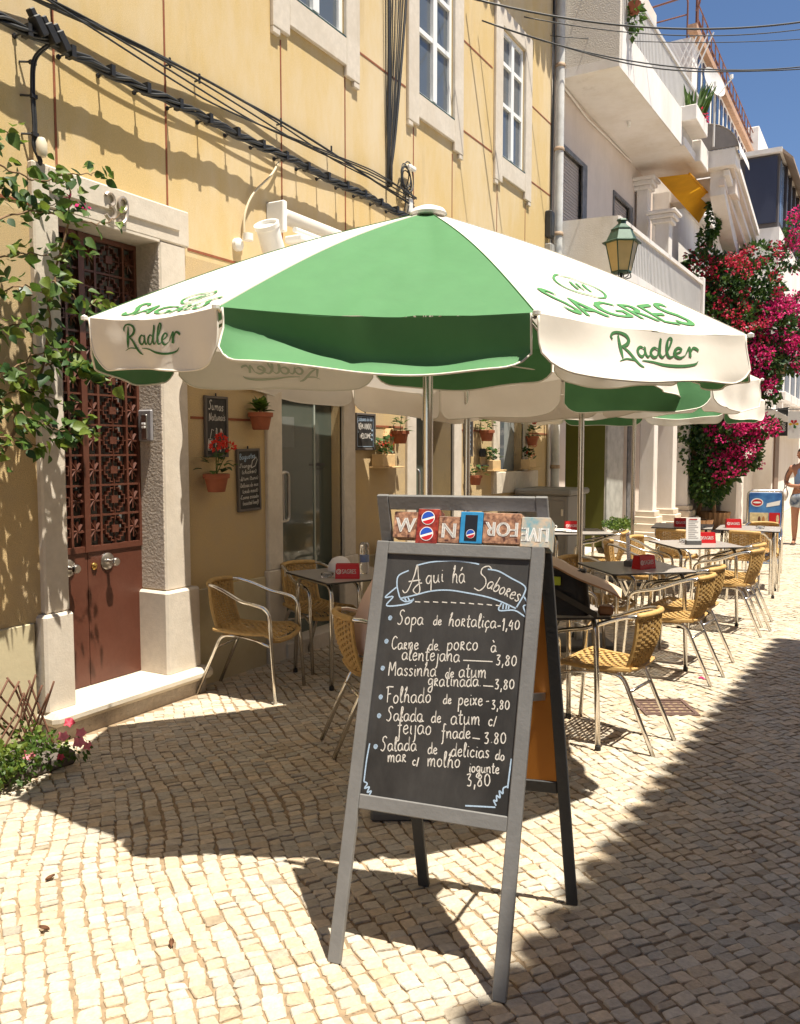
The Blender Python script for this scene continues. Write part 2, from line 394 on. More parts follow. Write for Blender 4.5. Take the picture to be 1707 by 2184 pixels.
# red lines
def gl(a, b):
    m = MB(); m.box(a, b); m.build('groove_line', M_redline, YB)
w = .007
for y, za, zb in ((3.169, 3.13, 8.2), (3.99, 3.13, 8.2), (5.16, 2.92, 4.62), (6.015, 2.92, 4.70), (7.18, 2.92, 4.64), (8.0, 2.92, 4.64), (9.15, 2.92, 4.64), (10.02, 2.92, 4.64)):
    gl((-.004, y - w, za), (.003, y + w, zb))
for z, segs in ((2.905, ((-3, 2.98), (4.16, 10.9))), (4.955, ((-3, 5.02), (6.2, 7.03), (8.22, 9.0), (10.16, 10.9))), (5.87, ((8.22, 9.0), (10.16, 10.9), (6.2, 7.03))), (1.815, ((-3, 2.9), (4.16, 4.9), (6.13, 6.98), (8.24, 9.02), (10.16, 10.9)))):
    for a, b in segs: gl((-.004, a, z - w * 1.2), (.0035 if z > 2 else .006, b, z + w * 1.2))
# window surrounds and windows
for k, (a, b, c, d, dep) in enumerate(wins):
    sx = .035; so = .20
    W0 = empty('window', (0, (a + b) / 2, c)); W0.parent = YB; W0.matrix_parent_inverse = wmat(YB).inverted()
    s1 = MB(); s1.rbox((0, a - so, c - .30), (sx, a, d + .2), .006); s1.build('stone_jamb', M_stone, W0)
    s1 = MB(); s1.rbox((0, b, c - .30), (sx, b + so, d + .2), .006); s1.build('stone_jamb', M_stone, W0)
    s1 = MB(); s1.rbox((0, a, c - .22), (sx - .002, b, c - .001), .006); s1.build('sill_panel', M_stone, W0)
    s1 = MB(); s1.rbox((0, a, d), (sx - .002, b, d + .2), .006); s1.build('lintel', M_stone, W0)
    for ya, yb in ((a - so, a - so + .085), (b + so - .085, b + so)):
        s1 = MB(); s1.rbox((0, ya, c - .345), (sx - .004, yb, c - .302), .004); s1.build('sill_ear', M_stone, W0)
    fr = MB(); x0, x1 = -.06, -.012; t = .05
    fr.box((x0, a, c), (x1, a + t, d)); fr.box((x0, b - t, c), (x1, b, d)); fr.box((x0, a + t, c), (x1, b - t, c + t)); fr.box((x0, a + t, d - t), (x1, b - t, d))
    mdl = (a + b) / 2
    fr.box((x0, mdl - .04, c + t), (x1 + .012, mdl + .04, d - t))
    for z in (c + .62, c + 1.08): fr.box((x0 + .005, a + t, z - .022), (x1 + .006, mdl - .04, z + .022)); fr.box((x0 + .005, mdl + .04, z - .022), (x1 + .006, b - t, z + .022))
    fr.build('window_frame', M_frame, W0)
    for ya, yb in ((a + t, mdl - .04), (mdl + .04, b - t)):
        zz_ = [c + t, c + .598, c + .642, c + 1.058, c + 1.102, d - t]
        for q in range(3):
            p = MB(); p.box((-.045, ya, zz_[q * 2]), (-.035, yb, zz_[q * 2 + 1])); p.build('pane', M_glass, W0)
    e = MB(); e.box((-.011, a, c - .0), (.03, b, c + .012)); e.build('sill_flashing', mat('green_metal', (.03, .06, .05), .5), W0)
    e = MB(); e.box((-.14, a, c), (-.135, b, d)); e.build('shade', mat('dark_interior', (.02, .02, .022), .9), W0)
# eave with tiles
ev = MB(); ev.box((0, -3, 8.0), (.44, 10.9, 8.06)); ev.build('eave_board', M_white, YB)
tl = MB()
y = -3
while y < 10.85:
    def tf(u, v, y=y): 
        a = math.pi * u; return V(-.5 + (.98 + .10 * math.sin(a)) * v, y + .1 - .095 * math.cos(a), 8.38 - .30 * v + .07 * math.sin(a))
    tl.grid(tf, 6, 3); y += .2
tl.build('roof_tiles', M_terra, YB)
rf = MB(); rf.add([(-.95, -3, 8.50), (.44, -3, 8.07), (.44, 10.9, 8.07), (-.95, 10.9, 8.50)], [(0, 1, 2, 3)]); rf.build('roof', M_terra, YB)
# door 39 surround
D0 = YB
dl, dr = 3.145, 3.88
s1 = MB(); s1.rbox((0, 2.98, 2.90), (.045, 4.135, 3.125), .008); s1.build('door_lintel', M_stone, D0)
s1 = MB()
s1.rbox((.045, 3.08, 2.985), (.058, 4.04, 3.115), .004); s1.build('lintel_moulding', M_stone, D0)
s1 = MB(); s1.rbox((-.30, 3.145, 2.885), (.043, 3.88, 2.905), .003); s1.build('lintel_soffit', M_stone, D0)
for ya, yb, nm in ((2.985, 3.145, 'L'), (3.88, 4.105, 'R')):
    s1 = MB(); s1.rbox((-.29, ya, .70), (.04, yb, 2.898), .01); s1.build('stone_jamb', M_stone, D0)
    s1 = MB(); s1.rbox((-.28, ya - .035, .155), (.075, yb + (.0 if nm == 'L' else .045), .70), .014)
    s1.build('jamb_base', M_stone, D0)
rv = MB(); rv.rbox((-.285, 3.872, .71), (.034, 3.8795, 2.89), .002); rv.build('rough_reveal', M_stonerough, D0)
rv = MB(); rv.rbox((-.275, 3.868, .165), (.066, 3.8795, .695), .002); rv.build('rough_reveal', M_stonerough, D0)
st = MB()
st.rbox((-.30, 2.94, .085), (.15, 4.20, .165), .028); st.build('door_step', mat('worn_step', (.60, .53, .43), .7, var=.08, vscale=8, bump=.25, bscale=25, coords='World'), D0)
st = MB(); st.rbox((-.25, 2.97, -.03), (.105, 4.16, .086), .01); st.build('step_riser', M_stonerough, D0)
# 3 9 numerals as raised metal outlines
def stroke3(parent, name, m, polys, r, fn, n=6):
    b = MB()
    for p in polys: b.tube([fn(*q) for q in p], r, n)
    return b.build(name, m, parent, smooth=True)
def arc(cx, cy, rx, ry, a0, a1, n=12): return [(cx + rx * math.cos(R_(a0 + (a1 - a0) * i / n)), cy + ry * math.sin(R_(a0 + (a1 - a0) * i / n))) for i in range(n + 1)]
num3 = [arc(.045, .115, .034, .032, 150, -90) + arc(.045, .048, .038, .036, 90, -150)]
num9 = [arc(.045, .11, .032, .036, 0, 360), [(.077, .11), (.076, .07), (.066, .03), (.04, .008), (.018, .02)]]
for nm, pp, y0 in (('numeral', num3, 3.43), ('numeral', num9, 3.525)):
    stroke3(YB, nm, mat('weathered_metal', (.42, .36, .30), .45, metal=.6), pp, .0115, lambda a, b, y0=y0: V(.068, y0 + a * .95, 2.915 + b * 1.08))
# brown metal double door
dx = -.20
DR = empty('metal_door', (dx, 3.5, .17)); DR.parent = YB; DR.matrix_parent_inverse = wmat(YB).inverted()
p = MB(); p.box((dx, 3.14, .17), (dx + .03, 3.442, .985)); p.box((dx, 3.446, .17), (dx + .03, 3.872, .985)); p.build('lower_panel', M_rust, DR)
zt, zb_ = 2.88, .985; mid = 3.444
p = MB(); p.box((dx, mid - .021, .985), (dx + .045, mid + .021, zt)); p.build('meeting_stile', M_rust, DR)
p = MB(); p.box((dx, 3.14, .985), (dx + .04, mid - .021, 1.02)); p.box((dx, mid + .021, .985), (dx + .04, 3.872, 1.02)); p.build('lock_rail', M_rust, DR)
p = MB(); p.box((dx, 3.852, 1.02), (dx + .04, 3.872, zt)); p.box((dx, 3.14, 1.02), (dx + .04, 3.152, zt)); p.box((dx, 3.152, zt - .03), (dx + .038, mid - .021, zt)); p.box((dx, mid + .021, zt - .03), (dx + .038, 3.852, zt)); p.build('grille_frame', M_rust, DR)
p = MB(); p.box((dx - .035, 3.14, 1.0), (dx - .028, 3.872, zt)); p.build('glass', M_glassold, DR)
# vertical bars and cell rows
nrow = 10; ph = (zt - .03 - 1.02) / nrow
bars = (3.335, 3.345, 3.545, 3.775)
for yb in (3.338, 3.552, 3.768):
    p = MB(); p.box((dx + .004, yb - .008, 1.02), (dx + .036, yb + .008, zt - .03)); p.build('grille_bar', M_rust, DR)
for i in range(1, nrow):
    z = 1.02 + ph * i
    p = MB(); p.box((dx + .006, 3.152, z - .006), (dx + .034, mid - .021, z + .006)); p.build('grille_bar', M_rust, DR)
    p = MB(); p.box((dx + .006, mid + .021, z - .006), (dx + .034, 3.852, z + .006)); p.build('grille_bar', M_rust, DR)
stm = MB()
for q in range(8):
    a = math.pi * q / 4
    Mx = Matrix.Rotation(a, 4, 'X')
    stm.box((-.010, .006, -.004), (.014, .062, .004), Mx @ Matrix.Rotation(.55, 4, 'Y'))
stm.box((-.004, -.085, -.0035), (.012, .085, .0035))
me_star = stm.mesh('grille_star', M_rust)
dm = MB(); 
dm.cbox((.004, 0, 0), (.022, .052, .044))
for i in range(3):
    for sy in (-1, 1):
        for sz in (-1, 1):
            yy = .036 + .020 * i; z2 = .070 - .022 * i
            dm.cbox((0, sy * (yy - .010), sz * z2), (.034, .026, .006)); dm.cbox((0, sy * yy, sz * (z2 - .011)), (.034, .006, .026))
dm.cbox((0, 0, .072), (.03, .006, .03)); dm.cbox((0, 0, -.072), (.03, .006, .03)); dm.cbox((0, 0, 0), (.012, .19, .006)); dm.cbox((0, 0, 0), (.012, .005, .17))
me_dia = dm.mesh('grille_diamond', M_rust)
hm = MB()
for q, f in enumerate(dm.f): pass
for i in range(nrow):
    zc = 1.02 + ph * (i + .5)
    for yc, me in ((3.378, me_star), (3.508, me_star), (3.812, me_star), (3.66, me_dia), (3.245, me_dia)):
        o = bpy.data.objects.new('grille_star' if me is me_star else 'grille_diamond', me); COL.objects.link(o)
        o.location = (dx + .02, yc, zc); k = .74 if me is me_star and yc in (3.378, 3.508, 3.812) else .98
        o.scale = (1, k, 1.02) ; o.parent = DR; o.matrix_parent_inverse = wmat(DR).inverted()
# knobs: round rose plate, neck and knob
for yk, zk, m in ((3.30, .905, M_steel), (3.592, .915, M_brass)):
    b = MB(); Mx = Matrix.Rotation(R_(90), 4, 'Y')
    b.lathe([(0, 0), (.05, 0), (.052, .006), (.044, .012), (.016, .014), (.012, .02), (.011, .055), (.02, .06), (.027, .07), (.028, .08), (.022, .09), (0, .092)], 20, (dx + .03, yk, zk), Mx)
    b.build('door_knob', [M_steel if m is M_steel else M_steel], DR, smooth=True)
b = MB(); b.lathe([(0, 0), (.021, 0), (.022, .008), (.014, .016), (0, .018)], 16, (dx + .03, 3.49, .895), Matrix.Rotation(R_(90), 4, 'Y')); b.build('lock_plate', M_brass, DR, smooth=True)
# intercom on the reveal
IC = empty('intercom', (-.1, 3.865, 1.75), label='grey aluminium intercom panel on the stone door reveal', cat='intercom')
b = MB(); b.rbox((-.15, 3.845, 1.655), (-.03, 3.867, 1.855), .008); b.build('body', mat('grey_plastic', (.26, .25, .26), .4), IC)
b = MB(); b.rbox((-.115, 3.838, 1.67), (-.065, 3.846, 1.825), .004); b.build('speaker_panel', M_steel, IC)
for z in (1.745, 1.765): 
    b = MB(); b.rbox((-.105, 3.832, z - .007), (-.075, 3.839, z + .007), .002); b.build('call_button', M_wprint, IC)
# glass doors and shop window
for (a, b_, c, d, dep), two in ((gd1, 0), (gd2, 1)):
    G0 = empty('glass_door', (-.1, (a + b_) / 2, c)); G0.parent = YB; G0.matrix_parent_inverse = wmat(YB).inverted()
    for ya, yb in ((a - .175, a), (b_, b_ + .175)):
        s1 = MB(); s1.rbox((-.02, ya, .70), (.03, yb, d + .16), .006); s1.build('stone_jamb', M_stone, G0)
        s1 = MB(); s1.rbox((-.02, ya - .02, -.02), (.045, yb + .02, .70), .008); s1.build('jamb_base', M_stone, G0)
    s1 = MB(); s1.rbox((-.02, a, d), (.028, b_, d + .16), .006); s1.build('lintel', M_stone, G0)
    s1 = MB(); s1.rbox((-.3, a, -.02), (.06, b_, .118), .012); s1.build('threshold', M_stone, G0)
    if not two:
        g = MB(); g.box((-.10, a, c), (-.088, a + .56, d)); g.build('glass_leaf', M_glassd, G0)
        g = MB(); g.box((-.115, a + .565, c), (-.103, b_, d)); g.build('side_light', M_glassd, G0)
        g = MB(); g.box((-.12, a + .555, c), (-.08, a + .575, d)); g.build('glass_edge', mat('pale_glass_edge', (.32, .36, .32), .3), G0)
        hp = rounded([(-.088, a + .075, 1.06), (-.03, a + .075, 1.06), (-.03, a + .075, 1.42), (-.088, a + .075, 1.42)], .04)
        g = MB(); g.tube(hp, .011, 8); g.tube([(-.03, a + .075, 1.06), (-.03, a + .075, 1.42)], .0125, 8)
        g.tube(rounded([(-.03, a + .04, 1.05), (-.03, a + .15, 1.05), (-.03, a + .15, 1.43), (-.03, a + .04, 1.43), (-.03, a + .04, 1.05)], .05), .0125, 8)
        g.build('pull_handle', M_steel, G0, smooth=True)
        g = MB(); g.box((-.0875, a + .5, 1.47), (-.0865, a + .72, 1.492)); g.box((-.0875, a + .5, 1.44), (-.0865, a + .72, 1.447)); g.build('door_notice', M_tedge, G0)
        g = MB(); g.box((-.0878, a + .08, 1.62), (-.0868, a + .3, 1.86)); g.build('paper_notice', mat('paper_behind_glass', (.13, .14, .13), .4), G0)
    else:
        g = MB(); g.box((-.27, a, c), (-.262, b_, d)); g.build('glass_leaf', M_glassd, G0)
        g = MB(); g.box((-.26, a + .28, c), (-.235, a + .34, d)); g.box((-.262, a, 2.08), (-.235, b_, 2.13)); g.build('door_mullion', mat('grey_alu_frame', (.22, .22, .20), .4), G0)
        for yo in (a + .16, a + .42):
            g = MB(); g.tube(rounded([(-.262, yo, .85), (-.17, yo, .85), (-.17, yo, 1.40), (-.262, yo, 1.40)], .08), .014, 8); g.build('pull_handle', M_steel, G0, smooth=True)
a, b_, c, d, dep = sw
G0 = empty('shop_window', (-.1, (a + b_) / 2, c)); G0.parent = YB; G0.matrix_parent_inverse = wmat(YB).inverted()
for ya, yb in ((a - .18, a), (b_, b_ + .12)):
    s1 = MB(); s1.rbox((-.02, ya, 1.34), (.03, yb, d + .16), .006); s1.build('stone_jamb', M_stone, G0)
s1 = MB(); s1.rbox((-.02, a, d), (.028, b_, d + .16), .006); s1.build('lintel', M_stone, G0)
for ya, yb in ((a - .18, 9.72), (9.726, 10.5)):
    s1 = MB(); s1.rbox((-.02, ya, 1.085), (.032, yb, 1.338), .006); s1.build('sill_stone', M_stone, G0)
g = MB(); g.box((-.12, a, c), (-.11, a + .45, d)); g.build('glass_leaf', M_glass, G0)
g = MB(); g.box((-.125, a + .455, c), (-.115, b_, d)); g.build('glass_leaf', mat('pale_glass', (.28, .30, .30), .1, spec=.8), G0)
for q in range(10):   # corner quoin
    pass
# ------------------------------------------------------------------ lettering: stroke alphabet (x-height 1, ascender 2, descender -1)
GL = {
 'a': (.95, [[(.75,.85),(.45,1),(.12,.75),(.1,.25),(.35,0),(.65,.25),(.78,.9),(.76,.3),(.95,.05)]]),
 'b': (.9, [[(.15,2),(.12,1),(.12,.1)],[(.12,.4),(.4,.95),(.75,.75),(.75,.25),(.45,0),(.12,.15)]]),
 'c': (.8, [[(.7,.8),(.45,1),(.15,.7),(.15,.25),(.42,0),(.75,.2)]]),
 'd': (.95, [[(.72,.8),(.4,1),(.1,.6),(.12,.15),(.4,0),(.7,.4),(.78,1.9),(.75,.4),(.9,0)]]),
 'e': (.8, [[(.12,.5),(.6,.62),(.6,.9),(.38,1),(.12,.7),(.15,.2),(.42,0),(.75,.25)]]),
 'f': (.7, [[(.7,1.85),(.5,2),(.36,1.7),(.34,0),(.3,-.7),(.1,-.85)],[(.05,.95),(.62,1)]]),
 'g': (.9, [[(.72,.85),(.4,1),(.12,.7),(.15,.3),(.4,.15),(.7,.5),(.76,.95),(.74,-.5),(.5,-.95),(.15,-.75),(.3,-.3),(.85,.05)]]),
 'h': (.95, [[(.2,1.5),(.42,1.95),(.38,1.5),(.18,.9),(.14,0),(.25,.7),(.5,1),(.7,.75),(.72,.1),(.9,0)]]),
 'i': (.4, [[(.2,1),(.18,.2),(.35,0)],[(.2,1.42),(.23,1.5)]]),
 'j': (.5, [[(.32,1),(.3,-.6),(.08,-.95)],[(.34,1.42),(.37,1.5)]]),
 'k': (.8, [[(.15,2),(.12,0)],[(.65,.95),(.15,.45),(.7,0)]]),
 'l': (.5, [[(.1,.5),(.32,1.2),(.4,1.8),(.26,2),(.16,1.6),(.16,.4),(.3,0),(.48,.15)]]),
 'm': (1.3, [[(.1,1),(.14,0),(.2,.6),(.42,1),(.56,.75),(.57,0),(.65,.65),(.88,1),(1.05,.75),(1.06,.1),(1.2,0)]]),
 'n': (.95, [[(.1,1),(.14,0),(.22,.65),(.5,1),(.7,.75),(.72,.1),(.88,0)]]),
 'o': (.85, [[(.45,1),(.15,.75),(.12,.25),(.38,0),(.68,.25),(.68,.75),(.42,1)]]),
 'p': (.9, [[(.15,1),(.13,-1)],[(.13,.6),(.4,1),(.72,.8),(.72,.3),(.4,0),(.14,.2)]]),
 'q': (.9, [[(.72,.85),(.4,1),(.1,.6),(.15,.15),(.42,0),(.7,.5),(.76,1),(.72,-1)]]),
 'r': (.75, [[(.1,1),(.35,1.05),(.5,.85),(.25,.5),(.35,.45),(.62,0)],[(.14,1),(.14,0)]]),
 'R': (.75, [[(.1,1),(.42,1.05),(.52,.8),(.2,.5),(.65,0)],[(.14,1),(.14,0)]]),
 's': (.7, [[(.6,.85),(.35,1),(.15,.8),(.35,.52),(.58,.28),(.38,0),(.08,.12)]]),
 't': (.65, [[(.3,1.7),(.26,.3),(.42,0),(.6,.12)],[(.02,1.1),(.6,1.15)]]),
 'u': (.95, [[(.12,1),(.12,.25),(.35,0),(.65,.35),(.72,1),(.72,.2),(.9,0)]]),
 'v': (.8, [[(.08,1),(.38,0),(.7,1)]]),
 'x': (.8, [[(.1,1),(.65,0)],[(.65,1),(.1,0)]]),
 'y': (.8, [[(.1,1),(.38,.2)],[(.7,1),(.2,-1)]]),
 'z': (.75, [[(.1,1),(.62,1),(.1,0),(.65,0)]]),
 'A': (1.35, [[(-.05,.1),(.1,-.12),(.3,.1),(.6,1.2),(.72,2),(.85,1.0),(1.0,0),(.85,-.25),(.6,.05),(.9,.5),(1.1,.55)],[(.28,.72),(.98,.8)]]),
 'B': (1.0, [[(.15,2),(.15,0)],[(.15,1.95),(.6,1.95),(.7,1.5),(.2,1.1),(.75,.8),(.7,.1),(.15,0)]]),
 'C': (1.0, [[(.9,1.7),(.55,2),(.15,1.5),(.1,.5),(.45,0),(.9,.35)]]),
 'D': (1.1, [[(.15,2),(.15,0)],[(.15,2),(.7,1.8),(.9,1),(.65,.15),(.15,0)]]),
 'E': (.9, [[(.75,2),(.15,2),(.15,0),(.8,0)],[(.15,1.05),(.65,1.05)]]),
 'F': (.9, [[(.2,1.95),(.18,0)],[(-.05,1.8),(.2,1.98),(.95,1.95)],[(.18,1.05),(.65,1.1)]]),
 'I': (.4, [[(.2,2),(.2,0)]]),
 'L': (.8, [[(.15,2),(.15,0),(.75,0)]]),
 'M': (1.3, [[(.08,0),(.16,1.9),(.55,.7),(1.0,1.95),(1.12,0)]]),
 'N': (1.15, [[(.0,-.1),(.15,.1),(.2,1.9),(.8,.1),(.9,2)]]),
 'O': (1.1, [[(.55,2),(.15,1.6),(.12,.5),(.5,0),(.9,.5),(.9,1.5),(.55,2)]]),
 'P': (.95, [[(.15,2),(.15,0)],[(.15,2),(.7,1.9),(.75,1.3),(.15,1)]]),
 'S': (1.05, [[(.95,1.75),(.75,2),(.4,1.85),(.35,1.4),(.65,1.0),(.7,.45),(.4,0),(.05,.2)]]),
 'V': (1.0, [[(.08,2),(.48,0),(.9,2)]]), 'W': (1.4, [[(.05,2),(.35,0),(.65,1.5),(.95,0),(1.3,2)]]),
 '0': (.9, [[(.45,1.35),(.15,1.0),(.15,.3),(.42,0),(.72,.35),(.72,1.0),(.45,1.35)]]),
 '1': (.6, [[(.1,1.1),(.35,1.6),(.32,-.25)]]), '3': (.85, [[(.1,1.3),(.6,1.35),(.3,.8),(.62,.55),(.5,.05),(.1,.1)]]),
 '4': (.9, [[(.45,1.4),(.1,.55),(.7,.6)],[(.62,1.1),(.58,-.1)]]), '8': (.85, [[(.62,1.15),(.35,1.35),(.2,1.05),(.55,.6),(.6,.15),(.32,0),(.15,.3),(.6,1.0),(.62,1.2)]]),
 ',': (.35, [[(.2,.15),(.1,-.4)]]), '.': (.35, [[(.15,.1),(.2,.05)]]), '-': (.7, [[(.1,.5),(.6,.55)]]), '/': (.6, [[(.5,1.5),(.1,-.2)]]),
 '(': (.5, [[(.4,1.8),(.15,.9),(.35,-.2)]]), ')': (.5, [[(.1,1.8),(.35,.9),(.12,-.2)]]), "'": (.3, [[(.05,1.35),(.3,1.75)]]), '`': (.3, [[(.05,1.75),(.3,1.4)]]), '~': (.6, [[(0,1.4),(.6,1.5)]]),
}
def write(text, p0, p1, mb, fn, width, xh=None, jitter=.0, rr=random.Random(5), slant=.08):
    """handwriting along p0->p1 in plane coords; text stretched to fit"""
    adv = []; x = 0; seq = []
    for ch in text:
        if ch == ' ': x += .6; continue
        base = {'á': 'a', 'à': 'a', 'ã': 'a', 'ç': 'c', 'õ': 'o'}.get(ch, ch)
        acc = {'á': "'", 'à': '`', 'ã': '~', 'ç': ',', 'õ': '~'}.get(ch)
        g = GL[base]; seq.append((x, g[1])); 
        if acc: seq.append((x + .2, [[(a, b - (.25 if ch == 'ç' else 0)) for a, b in s_] for s_ in GL[acc][1]]))
        x += g[0] + .08
    L = math.hypot(p1[0] - p0[0], p1[1] - p0[1]); k = L / x; h = xh if xh else k * 1.05
    ex, ey = (p1[0] - p0[0]) / L, (p1[1] - p0[1]) / L
    for x0, strokes in seq:
        dy = rr.uniform(-jitter, jitter); sc = rr.uniform(1 - jitter * 8, 1 + jitter * 8) if jitter else 1
        for s_ in strokes:
            pts = []
            for a, b in (catmull(s_, 4) if len(s_) > 2 else s_):
                X = (x0 + a + slant * b) * k; Y = b * h * sc + dy
                pts.append((p0[0] + X * ex - Y * ey, p0[1] + X * ey + Y * ex))
            ws = [width * rr.uniform(.75, 1.2) for _ in pts]
            mb.ribbon(pts, ws, fn)
def text_polys(txt):
    """outline triangles of block text from the built-in font: (verts, faces, width)"""
    cu = bpy.data.curves.new('t', 'FONT'); cu.body = txt; cu.size = 1; cu.resolution_u = 3
    o = bpy.data.objects.new('t', cu); COL.objects.link(o)
    bpy.context.view_layer.update()
    me = bpy.data.meshes.new_from_object(o)
    vs = [(v.co.x, v.co.y) for v in me.vertices]; fs = [tuple(p.vertices) for p in me.polygons]
    bpy.data.objects.remove(o); bpy.data.curves.remove(cu); bpy.data.meshes.remove(me)
    return vs, fs, max(v[0] for v in vs), min(v[0] for v in vs)
def block(mb, txt, fn, x0, y0, w, h, bold=0):
    """block text stretched into box x0,y0,w,h in plane coords"""
    vs, fs, a, b = text_polys(txt)
    for off in ([0] if not bold else [-bold, 0, bold]):
        mb.add([fn(x0 + (x - b) / (a - b) * w + off, y0 + y / .69 * h, off * .05) for x, y in vs], fs)
# 'Radler' script with thick and thin strokes: points (x, y, width)
RAD = [
 [(.02,.80,.03),(.0,.92,.05),(.08,1.05,.045),(.22,1.08,.05),(.36,1.0,.075),(.40,.84,.085),(.33,.68,.07),(.20,.58,.04),(.14,.57,.02)],
 [(.17,1.0,.035),(.155,.7,.075),(.14,.4,.08),(.12,.14,.03)],
 [(.20,.57,.03),(.32,.40,.07),(.42,.12,.085),(.50,-.06,.07),(.60,-.14,.02)],
 [(.78,.58,.03),(.68,.64,.045),(.58,.5,.075),(.58,.34,.075),(.66,.27,.05),(.76,.40,.04),(.80,.64,.05),(.79,.42,.075),(.84,.28,.05),(.93,.36,.015)],
 [(1.16,.58,.03),(1.06,.64,.045),(.96,.5,.075),(.96,.34,.075),(1.04,.27,.05),(1.14,.40,.04),(1.24,1.02,.06),(1.2,.6,.08),(1.19,.40,.075),(1.25,.28,.045),(1.33,.38,.015)],
 [(1.32,.36,.015),(1.45,.7,.05),(1.52,1.0,.06),(1.46,1.06,.04),(1.40,.85,.075),(1.38,.45,.08),(1.44,.28,.05),(1.55,.36,.015)],
 [(1.54,.42,.02),(1.68,.50,.04),(1.74,.62,.045),(1.66,.68,.05),(1.57,.52,.08),(1.58,.34,.075),(1.68,.26,.05),(1.80,.36,.015)],
 [(1.80,.36,.015),(1.90,.62,.045),(1.95,.70,.055),(1.94,.55,.07),(1.92,.30,.075)],
 [(1.93,.45,.03),(2.03,.68,.05),(2.12,.66,.07),(2.17,.58,.06)],
 [(.02,.02,.01),(.20,.13,.03),(.45,.10,.035)], [(.62,.12,.02),(.95,.08,.04),(1.3,-.04,.06),(1.7,-.08,.06),(2.0,.0,.045),(2.10,.14,.01)],
]
def radler(mb, fn, x0, y0, w, h):
    kx, ky = w / 2.2, h / 1.25
    for s_ in RAD:
        p = catmull(s_, 6)
        mb.ribbon([(x0 + a * kx, y0 + (b + .16) * ky) for a, b, c in p], [c * (kx + ky) * .5 * 1.15 for a, b, c in p], fn)
